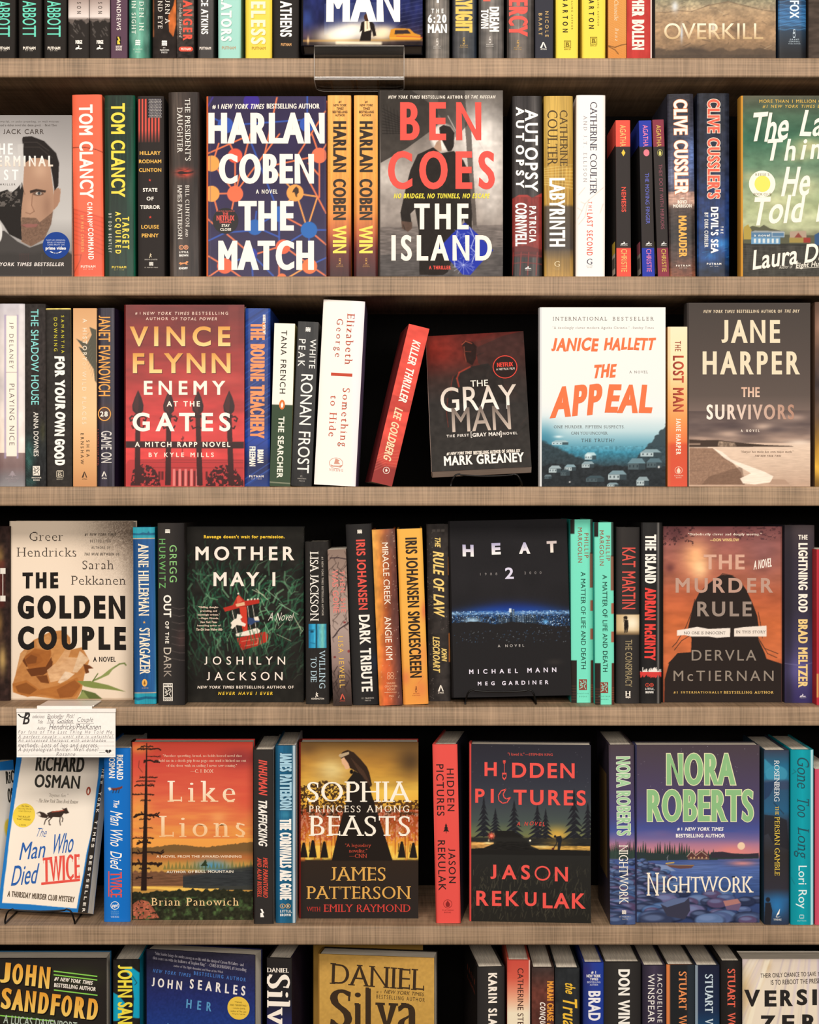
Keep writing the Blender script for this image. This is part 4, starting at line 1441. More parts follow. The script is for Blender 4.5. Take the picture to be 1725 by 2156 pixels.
zoom(780, 180, 3.9205)
RED = '#ee5a50'
face_out((82, 42), (1094, 40), (82, 1563), 'foggy bridge cover with a walking man, red and white capitals, blue diamond map', '#5b544e', [
    ('tagline', 'NEW YORK TIMES', 148, 84, 410, 110, 'ci', CREAM), ('tagline', 'BESTSELLING AUTHOR OF', 425, 83, 816, 109, 'c', CREAM), ('tagline', 'THE RUSSIAN', 830, 81, 1034, 107, 'ci', CREAM),
    ('author_name', 'BEN', 246, 138, 916, 452, 'c', RED), ('author_name', 'COES', 146, 540, 1028, 858, 'c', RED), ('tagline', 'NO BRIDGES, NO TUNNELS, NO ESCAPE', 192, 892, 988, 938, 'ci', '#f2e04c'),
    ('title', 'THE', 362, 975, 812, 1188, 'c', CREAM), ('title', 'ISLAND', 174, 1234, 1004, 1448, 'c', CREAM), ('tagline', 'A THRILLER', 484, 1488, 664, 1518, 'c', RED)], art=bridge_man, step=1.4, spine='#3a3430')

zoom(1040, 180, 4.6861)


def water_tower(c):
    c.hg([(160, '#2b2726'), (260, '#3a3535'), (340, '#2a2626'), (400, '#55504e'), (478, '#211e1e')]).grain(10, 300, .3, 2)
    c.poly([(160, 1130), (250, 1080), (330, 1080), (380, 1110), (478, 1060), (478, 1640), (160, 1640)], '#a83a34', .95)
    c.mix(c.nz(14, 60, 5, 3) * (c.Y > 1100) * (c.Y < 1700), '#3a1b1a', .6)
    c.poly([(160, 1600), (320, 1580), (478, 1620), (478, 1700), (160, 1690)], '#5c2524', .8)
    for x in (195, 270, 345, 430):
        c.line([(x, 1650), (x - 12, 1870)], 9, '#8c3430')
    for y in (1680, 1760):
        c.line([(160, y), (300, y - 14), (478, y + 6)], 7, '#7d2f2c')


spine_out(184, 476, 105, 0, 'thick black spine with a red water tower and doubled white capitals', '#2b2726', [
    ('title', 'AUTOPSY', 306, 238, 436, 1048, 'k', WHITE), ('title', 'AUTOPSY', 218, 215, 300, 1012, 'B', WHITE), ('author_name', 'PATRICIA', 350, 1192, 418, 1550, 'c', WHITE), ('author_name', 'CORNWELL', 212, 1160, 326, 1588, 'c', WHITE),
    ('publisher_mark', 'slant', 306, 1780, 372, 1812, 'mark', WHITE), ('publisher_mark', 'MORROW', 312, 1818, 372, 1826, 's', WHITE, H_)], art=water_tower, gloss=True, back='#2a2623')


def labyrinth(c):
    c.vg((105, '#cda650'), (500, '#d9b154'), (800, '#b98f3c'), (1180, '#a07a35'), (1200, '#6a5638'), (1600, '#4a4038'), (1720, '#8a6d3c'), (1870, '#a98444')).grain(8, 300, .2, 6)
    for k in range(8):
        random.seed(k)
        c.line([(490, 820 + k * 22), (780, 780 + k * 34)], 5, '#efd88a', .7)
        c.line([(500 + k * 36, 800), (520 + k * 30, 1190)], 5, '#e9cf7c', .55)
    c.box(490, 1185, 790, 1620, '#3e3733', .5, 30).hg([(490, '#6b5426'), (560, '#d9b560'), (780, '#7a6030')], -1, 820, .3)


spine_out(500, 786, 105, 0, 'metallic gold spine fading to brown with a white title', '#b98f3c', [
    ('author_name', 'CATHERINE', 652, 246, 728, 796, 'f', '#4c3a1c'), ('author_name', 'COULTER', 530, 246, 630, 796, 'f', '#4c3a1c'), ('title', 'LABYRINTH', 550, 915, 704, 1592, 'c', WHITE),
    ('publisher_mark', 'G', 598, 1735, 652, 1790, 'f', '#dcc9a0', H_), ('publisher_mark', 'GALLERY', 592, 1800, 656, 1808, 'f', '#d0bc92', H_), ('publisher_mark', 'BOOKS', 602, 1816, 648, 1823, 'f', '#d0bc92', H_)], art=labyrinth, gloss=True, lean=-6)


def cracks(c):
    c.fill('#fdf5ee').hg([(808, '#efe2da'), (840, '#fdf5ee'), (1080, '#fdf5ee'), (1100, '#f0e4dc')])
    for q in ([(1080, 1010), (1010, 1070), (940, 1130), (900, 1170), (860, 1150)], [(900, 1170), (870, 1240), (830, 1320)], [(870, 1240), (830, 1210)], [(940, 1130), (920, 1190), (900, 1300), (840, 1370)], [(900, 1010), (840, 1080)], [(1080, 1170), (1050, 1260)]):
        c.line(q, 3, '#b9aaa2', .9)


spine_out(811, 1096, 96, 0, 'bright white spine with thin navy serif letters and red title', '#fdf5ee', [
    ('author_name', 'CATHERINE COULTER', 950, 164, 1018, 1080, 'f', '#3c3a4c'), ('author_name', 'AND J.T. ELLISON', 886, 300, 920, 955, 'fl', '#8d8792'), ('title', 'THE', 934, 1148, 968, 1238, 'cs', '#e4503e'), ('title', 'LAST SECOND', 918, 1258, 976, 1678, 'cs', '#e4503e'),
    ('publisher_mark', 'G', 918, 1712, 972, 1768, 'f', '#4a4a5c', H_), ('publisher_mark', 'GALLERY', 912, 1778, 980, 1787, 'f', '#8d8790', H_), ('publisher_mark', 'BOOKS', 924, 1794, 970, 1802, 'f', '#8d8790', H_)], art=cracks, lean=6)


def mystery(x0, x1, lean, yt, main, txt, title, tcol, em, lab, ecol):
    cx = (x0 + x1) / 2

    def art(c):
        c.fill('#3b3635').box(-99, -99, 9999, 605, main, 1, 3).box(-99, 1606, 9999, 1999, main, 1, 3)
    w = x1 - x0

    def side(root, ww, h, d):
        # barcode label and coloured bands on the back cover
        z = h * .03
        q = Q()
        xx = -ww / 2 - 2.5e-4
        q.add([(xx, .014, z + .0), (xx, .05, z), (xx, .05, z + .028), (xx, .014, z + .028)], [(0, 1, 2, 3)], L('#f2e3d2'))
        q.add([(xx - 1e-4, .014, z + .028), (xx - 1e-4, .05, z + .028), (xx - 1e-4, .05, z + .044), (xx - 1e-4, .014, z + .044)], [(0, 1, 2, 3)], L(ecol))
        for k in range(12):
            y = .018 + k * .0024
            q.add([(xx - 2e-4, y, z + .008), (xx - 2e-4, y + .0006 * (1 + k % 3), z + .008), (xx - 2e-4, y + .0006 * (1 + k % 3), z + .023), (xx - 2e-4, y, z + .023)], [(0, 1, 2, 3)], L('#4a4340'))
        back = next(o for o in root.children if o.name.startswith('back_cover'))
        q.build('price_label', M_PRINT, back)
        Q().add([(xx, .001, h * .845), (xx, d, h * .845), (xx, d, h), (xx, .001, h)], [(0, 1, 2, 3)], L(main)).build('colour_band', M_PRINT, back)
    lx = lean * .85
    spine_out(x0, x1, yt, 0, lab, '#3b3635', [
        ('author_name', 'AGATHA', cx - w * .22 + lx, 392, cx + w * .2 + lx, 606, 's', txt), ('publisher_mark', em, cx - w * .22 + lx * .8, 632, cx + w * .25 + lx * .8, 700, 'mark', (ecol,)),
        ('title', title[0], cx - w * .14 + lx * .5, title[1], cx + w * .18 + lx * .5, title[2], title[3], tcol), ('publisher_mark', 'slant', cx - w * .24, 1540, cx + w * .28, 1572, 'mark', WHITE),
        ('publisher_mark', 'MORROW', cx - w * .24, 1577, cx + w * .26, 1586, 's', WHITE, H_), ('author_name', 'CHRISTIE', cx - w * .18, 1616, cx + w * .22, 1842, 's', txt)], kind='pb', lean=lean, art=art, depth=.105, under=side, back='#2b2726', mates='thin coloured-end paperbacks on the second shelf')


mystery(1213, 1355, -10, 345, '#e65a4c', '#efc27a', ('NEMESIS', 1004, 1250, 'b'), '#e65a4c', 'diamond', 'thin dark paperback with red ends, leftmost of three short ones', '#e8c64e')
mystery(1468, 1590, -36, 347, '#3442a8', '#ee88b0', ('THE MOVING FINGER', 866, 1368, 's'), '#6a70c4', 'disc', 'thin dark paperback with blue ends, middle of three short ones', '#e8808e')
mystery(1622, 1732, -56, 338, '#8a3e4c', '#d9bd62', ('THEY DO IT WITH MIRRORS', 780, 1422, 's'), '#8f5560', 'leaf', 'thinnest dark paperback with plum ends, beside the smoky blue spine', '#d8d27a')

zoom(1365, 180, 4.6861)


def storm(seed, c1, c2):
    def f(c):
        if seed == 1:
            c.vg((85, '#2e2c33'), (500, '#3b3c4a'), (900, '#5a5e78'), (1040, '#4a4a58'), (1060, '#b08a7c'), (1150, '#c09a88'), (1230, '#4a3e3a'), (1500, '#34302f'), (1700, '#54403a'), (1870, '#7a4a38'))
            c.glow(430, 700, 70, 260, '#6a86c8', .8).glow(240, 900, 60, 120, '#8a92b4', .5).grain(40, 12, .3, 3, 3)
        else:
            c.vg((85, '#23252e'), (700, '#262b3c'), (1100, '#1f2f58'), (1500, '#1c3a70'), (1700, '#163a6c'), (1870, '#1a2030'))
            c.grain(50, 40, .4, 7, 3).glow(720, 1560, 80, 60, '#2a86d0', .8).glow(620, 1680, 70, 40, '#2a7cc8', .6)
            for k in range(14):
                random.seed(k)
                x, y = random.uniform(500, 790), random.uniform(1250, 1720)
                c.line([(x, y), (x + random.uniform(20, 70), y - random.uniform(5, 30))], 3, '#4aa2e0', .6)
        c.grain(9, 300, .14, seed)
    return f


spine_out(214, 470, 84, 0, 'stormy grey-blue spine with outlined white capitals and amber title', '#3b3c4a', [
    ('author_name', 'CLIVE CUSSLER', 256, 140, 392, 1075, 'C', CREAM, {'ol': ('#e08a5a', 5)}), ('author_name', 'AND', 318, 1108, 356, 1124, 'b', CREAM, H_), ('author_name', 'BOYD', 292, 1134, 382, 1168, 'c', CREAM, H_),
    ('author_name', 'MORRISON', 248, 1174, 428, 1208, 'c', CREAM, H_), ('title', 'MARAUDER', 302, 1288, 382, 1696, 'C', '#f2b04e'), ('publisher_mark', 'PUTNAM', 276, 1772, 416, 1790, 'b', CREAM, H_), ('publisher_mark', 'EST 1838', 310, 1800, 384, 1808, 's', CREAM, H_)],
    art=storm(1, 0, 0), gloss=True, lean=-24)
spine_out(486, 802, 78, 0, 'navy ocean spine with outlined red capitals, left of the green cover', '#262b3c', [
    ('author_name', "CLIVE CUSSLER'S", 586, 138, 712, 1118, 'C', '#ee6650', {'ol': ('#f8ddc8', 6)}), ('title', 'THE', 716, 1390, 742, 1462, 'c', WHITE), ('title', "DEVIL'S SEA", 618, 1200, 696, 1655, 'C', WHITE), ('author_name', 'BY DIRK CUSSLER', 556, 1256, 594, 1598, 'c', '#e9e6e0'),
    ('publisher_mark', 'PUTNAM', 580, 1752, 722, 1772, 'b', WHITE, H_), ('publisher_mark', 'EST 1838', 612, 1782, 690, 1790, 's', WHITE, H_)], art=storm(2, 0, 0), gloss=True)


def houseboats(c):
    c.vg((100, '#5b5a4c'), (300, '#4f6a55'), (520, '#3f6b55'), (900, '#7d9478'), (1200, '#a9b488'), (1400, '#b6bb94'), (1500, '#6d6c58'), (1560, '#3c3c38'), (1860, '#55514a'))
    for x, y, rx, ry, q, a in ((1600, 600, 220, 110, '#cfcb98', .9), (1480, 700, 160, 60, '#c3c190', .6), (1000, 900, 130, 60, '#b9b98a', .6), (1500, 1000, 300, 130, '#c9c79c', .7), (1250, 1150, 260, 120, '#d0cda2', .6), (1050, 760, 180, 70, '#5f8266', .7), (1500, 1290, 260, 70, '#cdd0a8', .7), (1150, 480, 200, 80, '#3f634f', .6)):
        c.glow(x, y, rx, ry, q, a)
    c.grain(80, 50, .14, 4, 3)
    c.poly([(940, 1420), (1030, 1385), (1100, 1400), (1140, 1375), (1200, 1410), (1300, 1430), (1330, 1470), (1500, 1480), (1800, 1470), (2100, 1460), (2100, 1560), (940, 1560)], '#5f5f4c')
    c.poly([(940, 1400), (985, 1370), (1020, 1430), (1020, 1520), (940, 1520)], '#b09a4e')
    c.box(1015, 1440, 1340, 1500, '#5d7f9e').box(1015, 1500, 1300, 1565, '#6f9cc0').poly([(1010, 1450), (1050, 1432), (1330, 1436), (1345, 1452)], '#9aa0a0')
    for k in range(6):
        c.box(1040 + k * 44, 1512, 1062 + k * 44, 1555, '#d8e0e0')
    c.line([(1220, 1450), (1340, 1450), (1340, 1490), (1220, 1490), (1220, 1450)], 4, '#d0d4d4')
    c.poly([(1395, 1440), (1555, 1432), (1560, 1500), (1395, 1505)], '#b09a86').box(1390, 1500, 1560, 1550, '#a08c50').poly([(1440, 1500), (1480, 1450), (1520, 1500)], '#8c4a40').box(1530, 1500, 1600, 1550, '#9c4038')
    c.poly([(1640, 1470), (1690, 1445), (1760, 1480), (1760, 1580), (1640, 1580)], '#3f5a80').box(1780, 1480, 2000, 1570, '#8d7a5c')
    c.ridge(1575, 4, 90, 5, '#3d3b37', .9, 6).grain(90, 6, .2, 6, mask=c.Y > 1570)
    c.mix((c.Y > 1580) * c.nz(20, 60, 4), '#6b6860', .45)


face_out((942, 102), (2110, 96), (930, 1858), 'green-sky cover with houseboats and brushed white script, amber spine edge', '#4f6a55', [
    ('tagline', 'MORE THAN 1 MILLION COPIES SOLD', 1104, 138, 2000, 170, 's', '#e6bd5a'), ('tagline', '#1 NEW YORK TIMES BESTSELLER', 1134, 190, 1960, 222, 'si', '#e6bd5a'),
    ('title', 'The', 990, 262, 1432, 550, 'xb', CREAM, {'wob': .07, 'ang': 2}), ('title', 'La', 1500, 240, 1780, 500, 'xb', CREAM, {'wob': .07}), ('title', 'st', 1800, 300, 1990, 500, 'xb', CREAM, {'wob': .1}),
    ('title', 'Thing', 1130, 520, 1900, 800, 'xb', CREAM, {'wob': .07, 'ang': 2}), ('title', 'He', 1310, 800, 1640, 1092, 'xb', CREAM, {'wob': .07, 'ang': 2}),
    ('title', 'Told', 1000, 1090, 1566, 1370, 'xb', CREAM, {'wob': .07, 'ang': 3}), ('title', 'Me', 1650, 1090, 1990, 1345, 'xb', CREAM, {'wob': .1, 'ang': 3}),
    ('tagline', 'a novel', 1042, 1466, 1200, 1492, 'w', '#eef0ea'), ('author_name', 'Laura', 1010, 1598, 1500, 1790, 'xb', CREAM, {'wob': .07, 'ang': 8}), ('author_name', 'Dave', 1530, 1545, 1960, 1730, 'xb', CREAM, {'wob': .1, 'ang': 6}),
    ('tagline', 'Author of', 1284, 1768, 1426, 1806, 'h', '#efe8d8', {'ang': 4}), ('tagline', 'Eight Hundred', 1448, 1735, 1840, 1800, 'xs', '#efe8d8', {'ang': 4}), ('tagline', 'rule', 1450, 1790, 1760, 1800, 'mark', '#efe8d8', {'ang': 4})],
    art=houseboats, spine='#d79a3e', step=1.4, stickers=[(1126, 972, 131, '#faf2e0', [('disc', 1050, 890, 1206, 1052, 'mark', '#ece46a'), ("REESE'S", 1060, 868, 1196, 892, 's', '#7a7350'), ('BOOK CLUB', 1040, 1062, 1216, 1086, 's', '#7a7350')], None, 'round cream sticker with yellow centre')])
# ================================================================== third shelf
ROW[0] = 3
zoom(0, 620, 4.6852)
YB = 1897


def pale_house(c):
    c.vg((92, '#c3bcc2'), (400, '#dcd2cf'), (700, '#e6dad2'), (900, '#d3c8c6'), (1200, '#eee0d4'), (1560, '#fae3d0'), (1566, '#8d7370'), (1700, '#7c6462'), (1800, '#7c7476'), (1897, '#8d8a8c'))
    c.box(190, 100, 250, 1560, '#efe8e8', .5, 20).grain(60, 80, .06, 4)
    c.box(42, 200, 62, 1620, '#a595b4', .8).box(163, 200, 182, 1620, '#a595b4', .8)
    c.box(62, 212, 166, 1598, '#f8ead9').line([(62, 770), (166, 770)], 3, '#8d7f86')


spine_out(-18, 243, 92, YB, 'pale lilac-grey spine with a cream upright panel, at left photo edge', '#d3c8c6', [
    ('author_name', 'JP DELANEY', 92, 276, 134, 732, 'l', '#5c5254'), ('title', 'PLAYING NICE', 92, 882, 144, 1490, 'l', '#5c5254'),
    ('publisher_mark', 'tree', 80, 1740, 165, 1800, 'mark', '#a09296'), ('publisher_mark', 'BALLANTINE', 55, 1808, 188, 1826, 'f', '#a89b9e', H_), ('publisher_mark', 'BOOKS', 84, 1834, 160, 1850, 'f', '#a89b9e', H_)], art=pale_house, gloss=True)


def dark_wood(c):
    c.vg((95, '#36312f'), (500, '#3a3432'), (1100, '#332e2c'), (1500, '#2e3030'), (1900, '#2b2a2b'))
    c.glow(280, 1600, 70, 200, '#3f6f68', .9).glow(300, 1850, 80, 60, '#3c6a64', .6).glow(420, 1350, 30, 120, '#6d6a3a', .35).grain(16, 30, .25, 5, 3)
    for k in range(14):
        random.seed(k)
        c.line([(255, 1500 + k * 26), (300 + k * 6, 1580 + k * 26), (420, 1720 + k * 22)], 2.2, '#191716', .7)


spine_out(252, 455, 94, YB, 'dark woodland spine with turquoise title lettering', '#36312f', [
    ('title', 'THE SHADOW HOUSE', 306, 148, 382, 1090, 's', '#8fe0da'), ('author_name', 'ANNA DOWNES', 332, 1162, 380, 1598, 's', '#f6eee2'),
    ('publisher_mark', 'maze', 324, 1694, 394, 1788, 'mark', ('#efe6d8', '#4a4440')), ('publisher_mark', 'MINOTAUR', 314, 1802, 408, 1816, 'b', '#e6dccf', H_), ('publisher_mark', 'BOOKS', 330, 1826, 392, 1840, 'b', '#e6dccf', H_)], lean=-8, art=dark_wood)
spine_out(464, 710, 138, YB, 'charcoal spine with white scrawled brush title and a yellow top edge', '#35312e', [
    ('author_name', 'SAMANTHA', 604, 210, 634, 580, 's', '#d9cc3e'), ('author_name', 'DOWNING', 532, 230, 566, 562, 's', '#d9cc3e'), ('title', 'FOR YOUR', 540, 612, 640, 1140, 'cx', '#fffaf0', {'wob': .14}), ('title', 'OWN', 540, 1160, 640, 1400, 'cx', '#fffaf0', {'wob': .14}),
    ('title', 'GOOD', 540, 1425, 640, 1690, 'cx', '#fffaf0', {'wob': .14}), ('publisher_mark', 'frame', 556, 1738, 628, 1810, 'mark', '#c9bda8'), ('publisher_mark', 'B', 572, 1758, 612, 1798, 's', '#c9bda8', H_), ('publisher_mark', 'BERKLEY', 560, 1818, 626, 1830, 's', '#c9bda8', H_)],
    lean=-14, art=lambda c: c.fill('#35312e').box(0, 0, 999, 150, '#e8d070').grain(30, 30, .12, 3))


def feather(c):
    c.vg((138, '#d9a676'), (600, '#efc091'), (1200, '#f5c896'), (1700, '#dfa873'), (1897, '#c98f60'))
    c.poly([(882, 322), (950, 350), (955, 880), (935, 850), (925, 740), (860, 640), (800, 560), (775, 515), (830, 540), (750, 436), (860, 490), (905, 400)], '#5d5a4e')
    for k in range(10):
        c.line([(880 + k * 5, 380 + k * 40), (800 + k * 12, 470 + k * 38)], 3, '#7a7768', .6)


spine_out(722, 953, 138, YB, 'peach-tan spine with a dark feather near the top', '#efc091', [
    ('title', 'A HISTORY', 816, 240, 858, 655, 's', '#fbe9d2'), ('title', 'OF', 816, 672, 846, 740, 's', '#f4d9b6'), ('title', 'WILD PLACES', 812, 760, 852, 1282, 's', '#f7e2c6'),
    ('author_name', 'SHEA', 852, 1440, 884, 1604, 's', '#3f322a'), ('author_name', 'ERNSHAW', 796, 1370, 828, 1676, 's', '#3f322a'), ('publisher_mark', 'peak', 806, 1750, 862, 1808, 'mark', '#3f322a'), ('publisher_mark', 'ATRIA', 810, 1816, 860, 1828, 'b', '#7a5f48', H_)],
    art=feather, kind='pb')
spine_out(960, 1128, 135, YB, 'dark plum spine with orange capitals and a glowing orange numbered ring', '#2c2836', [
    ('author_name', 'JANET EVANOVICH', 972, 210, 1090, 1004, 'cs', '#f0a448'), ('publisher_mark', '28', 988, 1155, 1064, 1206, 'b', CREAM, H_), ('publisher_mark', 'ring', 966, 1110, 1096, 1250, 'mark', '#efa448'),
    ('title', 'GAME ON', 998, 1348, 1104, 1662, 'cs', '#d9d2cc'), ('tagline', 'A STEPHANIE PLUM NOVEL', 962, 1328, 974, 1688, 's', '#b8483c'), ('publisher_mark', 'peak', 1002, 1746, 1054, 1796, 'mark', '#efe6da'), ('publisher_mark', 'ATRIA', 1004, 1808, 1056, 1822, 'b', '#efe6da', H_)],
    art=lambda c: c.hg([(960, '#1f1c26'), (1010, '#38323f'), (1100, '#2b2632'), (1130, '#5a5560')]).grain(8, 300, .3, 2).glow(1030, 1180, 95, 100, '#7a4420', .5), gloss=True, front='#2d1f36', yaw=-4)


def gates(c):
    c.vg((82, '#6a2220'), (300, '#7d2522'), (700, '#a8322e'), (1000, '#c63a38'), (1300, '#d8413f'), (1576, '#c63a3a'))
    c.grain(200, 60, .18, 4, 3).glow(800, 700, 300, 60, '#c8574c', .4).glow(600, 1150, 400, 160, '#e04a48', .6)
    c.box(905, 90, 985, 470, '#8f3a34', .35, 20)
    d, e = '#3a1414', '#2c0f10'
    c.poly([(60, 1400), (90, 1365), (350, 1362), (420, 1340), (560, 1335), (700, 1360), (1035, 1360), (1035, 1580), (60, 1580)], '#b83737', .9)
    for y in (1365, 1385, 1430):
        c.line([(150, y), (1030, y)], 5, '#7a2426', .8)
    for k in range(5):
        c.box(450 + k * 48, 1440, 470 + k * 48, 1580, '#e0807a')
        c.box(476 + k * 48, 1455, 494 + k * 48, 1580, '#6b1f20')
    for x in (330, 355, 720, 760):
        c.box(x, 1460, x + 18, 1530, '#5c1b1c')
    c.mix(c.pmask([(100, 1580), (120, 1450), (200, 1400), (290, 1420), (340, 1520), (350, 1580)]) * (c.nz(16, 16, 5) > .38), '#3d1516', 1)
    c.mix(c.pmask([(720, 1580), (740, 1500), (800, 1420), (880, 1400), (960, 1430), (1035, 1540), (1035, 1580)]) * (c.nz(16, 16, 7) > .38), '#3d1516', 1)
    c.line([(528, 1320), (530, 1170)], 3, d).poly([(515, 1190), (540, 1172), (540, 1195), (518, 1200)], '#7a2a2a')
    for x, xb in ((160, 155), (415, 408), (655, 672), (912, 932)):
        c.poly([(x, 790), (x + 28, 850), (x + 46, 915), (x + 42, 960), (x + 20, 985), (x - 20, 985), (x - 44, 960), (x - 48, 915), (x - 26, 850)], e)
        c.poly([(x, 800), (x + 6, 900), (x, 980), (x - 30, 950), (x - 40, 915), (x - 20, 850)], '#4a1c1a', .7)
        c.poly([(x - 20, 985), (x + 20, 985), (xb + 26, 1576), (xb - 22, 1576)], d)
        for sx in (-1, 1):
            c.line([(x, 1015), (x + sx * 50, 1005), (x + sx * 68, 1022), (x + sx * 60, 1045), (x + sx * 45, 1035)], 12, e)
            c.line([(x, 1090), (x + sx * 40, 1105), (x + sx * 50, 1085)], 11, e)
        c.box(x - 30, 990, x + 30, 1008, e)
    c.box(60, 1213, 1036, 1268, '#331314')
    c.line([(60, 1216), (1036, 1216)], 3, '#5a2220')


zoom(250, 620, 3.9205)
face_out((55, 86), (1034, 82), (62, 1576), 'red cover with spear-topped railings over a white mansion, gold and cream capitals', '#a8322e', [
    ('tagline', '#1', 134, 146, 176, 168, 's', '#f7d9c6'), ('tagline', 'NEW YORK TIMES', 198, 144, 580, 168, 'si', '#f7d9c6'), ('tagline', 'BESTSELLING', 604, 142, 900, 166, 's', '#f7d9c6'), ('tagline', 'AUTHOR OF', 222, 188, 482, 212, 's', '#f7d9c6'), ('tagline', 'TOTAL POWER', 502, 188, 812, 212, 'si', '#f7d9c6'),
    ('author_name', 'VINCE', 92, 262, 920, 428, 'b', ('#d9953c', '#f8d288'), {'shadow': ('#5c1c1a', 5, 6)}), ('author_name', 'FLYNN', 116, 484, 922, 648, 'b', ('#d9953c', '#f8d288'), {'shadow': ('#5c1c1a', 5, 6)}),
    ('title', 'ENEMY', 208, 712, 878, 828, 'b', '#fdeedd'), ('title', 'AT THE', 398, 880, 672, 924, 'b', '#fdeedd'), ('title', 'GATES', 116, 974, 924, 1130, 'b', '#fdf3e4'), ('tagline', 'A MITCH RAPP NOVEL', 136, 1216, 924, 1258, 'b', '#fdeedd'),
    ('author_name', 'BY KYLE MILLS', 250, 1304, 788, 1342, 'b', '#fbe3d2')], art=gates, gloss=True, spine='#5c1c1a', step=1.3)


def streaks(c):
    c.vg((105, '#22428c'), (600, '#263c80'), (1000, '#252c5c'), (1200, '#2344a0'), (1400, '#262a50'), (1580, '#263c7c'))
    for k in range(46):
        random.seed(k)
        y = random.uniform(60, 1650)
        c.line([(1035, y), (1265, y - 150)], random.uniform(2, 9), random.choice(['#3c68c8', '#1a2450', '#2f56b0', '#1d2a5e']), .5, 4)


spine_out(1040, 1246, 116, 0, 'royal blue streaked spine with orange capitals and a cream top', '#263c80', [
    ('author_name', "ROBERT LUDLUM'S", 1190, 168, 1214, 332, 'C', CREAM), ('title', 'THE BOURNE TREACHERY', 1086, 232, 1206, 1186, 'C', '#f0925a'), ('author_name', 'BRIAN', 1146, 1282, 1196, 1392, 'C', CREAM), ('author_name', 'FREEMAN', 1080, 1256, 1130, 1420, 'C', CREAM),
    ('publisher_mark', 'PUTNAM', 1078, 1494, 1196, 1512, 'b', CREAM, H_), ('publisher_mark', 'EST 1838', 1098, 1520, 1178, 1528, 's', CREAM, H_)], lean=6, art=streaks, gloss=True, front='#1f3a86')


def two_tone(c):
    c.fill('#fdf4e4').box(0, 912, 3000, 1990, '#42513f', 1, 3).line([(1240, 1555), (1420, 1562)], 3, '#efe0c6')


spine_out(1246, 1416, 240, 0, 'narrow spine half cream, half dark green, with an oval penguin emblem', '#fdf4e4', [
    ('author_name', 'TANA FRENCH', 1336, 298, 1384, 820, 's', '#2b2723'), ('title', 'THE SEARCHER', 1312, 1010, 1362, 1518, 'b', '#fdf4e4'), ('publisher_mark', 'bird', 1318, 872, 1380, 952, 'mark', ('#e07a3f', '#e07a3f', '#fffaf0'))],
    lean=40, art=two_tone, kind='pb', front='#f2e08e', back='#3c3a38')
spine_out(1420, 1592, 226, 0, 'glossy black spine with thin white letters, left of the leaning white spine', '#211f1f', [
    ('title', 'WHITE', 1576, 370, 1626, 612, 's', '#f0ebe4'), ('title', 'PEAK', 1484, 372, 1540, 598, 's', '#f0ebe4'), ('author_name', 'RONAN FROST', 1490, 662, 1588, 1478, 's', '#f6f0e8'), ('publisher_mark', 'waves', 1542, 272, 1586, 312, 'mark', '#f6f0e8'),
    ('publisher_mark', 'ST.', 1500, 1500, 1520, 1510, 's', '#cfc8be', H_), ('publisher_mark', "MARTIN'S", 1478, 1520, 1548, 1530, 's', '#cfc8be', H_), ('publisher_mark', 'PRESS', 1490, 1540, 1536, 1549, 's', '#cfc8be', H_)],
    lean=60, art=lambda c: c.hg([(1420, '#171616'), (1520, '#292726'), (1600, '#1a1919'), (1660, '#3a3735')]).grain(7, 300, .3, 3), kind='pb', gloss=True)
zoom(510, 620, 3.9205)
spine_out(592, 936, 50, 0, 'very thick leaning white spine with rust-red serif letters', '#fdf3ea', [
    ('author_name', 'Elizabeth', 858, 156, 920, 580, 'f', '#b9523c'), ('author_name', 'George', 758, 205, 828, 522, 'f', '#b9523c'), ('tagline', 'rule', 734, 634, 910, 698, 'mark', '#c4503c'), ('title', 'Something', 800, 775, 880, 1262, 'f', '#c4583f'), ('title', 'to Hide', 722, 842, 780, 1182, 'f', '#c4583f'),
    ('publisher_mark', 'ship', 718, 1348, 834, 1440, 'mark', '#d59a86'), ('publisher_mark', 'VIKING', 716, 1448, 834, 1468, 'f', '#d08a76', H_)], lean=80, front='#8a7aa2', depth=.16,
    art=lambda c: c.fill('#fdf3ea').box(905, 0, 1100, 1990, '#f4ecf4', .6, 30))


def red_swirl(c):
    c.fill('#e2564a').grain(90, 40, .1, 2).poly([(1200, 850), (1420, 870), (1400, 960), (1200, 1000)], '#a8403a', .5).ridge(1230, 60, 90, 4, '#b8483f', .6, 60).ridge(1420, 30, 60, 9, '#8a3a38', .8, 40)
    for k in range(6):
        c.line([(1060, 1400 + k * 22), (1180, 1330 + k * 20), (1300, 1290 + k * 26)], 4, '#e8806c', .5)


root = spine_out(1063, 1242, 262, 0, 'red spine tilted steeply to the right with white slanted capitals', '#e2564a', [
    ('title', 'KILLER THRILLER', 1352, 372, 1422, 915, 'ci', '#fdf3e6'), ('author_name', 'LEE GOLDBERG', 1212, 942, 1282, 1400, 'ci', '#f2d9b0'), ('publisher_mark', 'ring', 1163, 1440, 1220, 1498, 'mark', CREAM), ('publisher_mark', 'star', 1176, 1452, 1208, 1486, 'mark', CREAM)],
    lean=316, art=red_swirl, back='#8c3230', depth=.14, kind='pb', yaw=5)

zoom(780, 620, 3.9205)


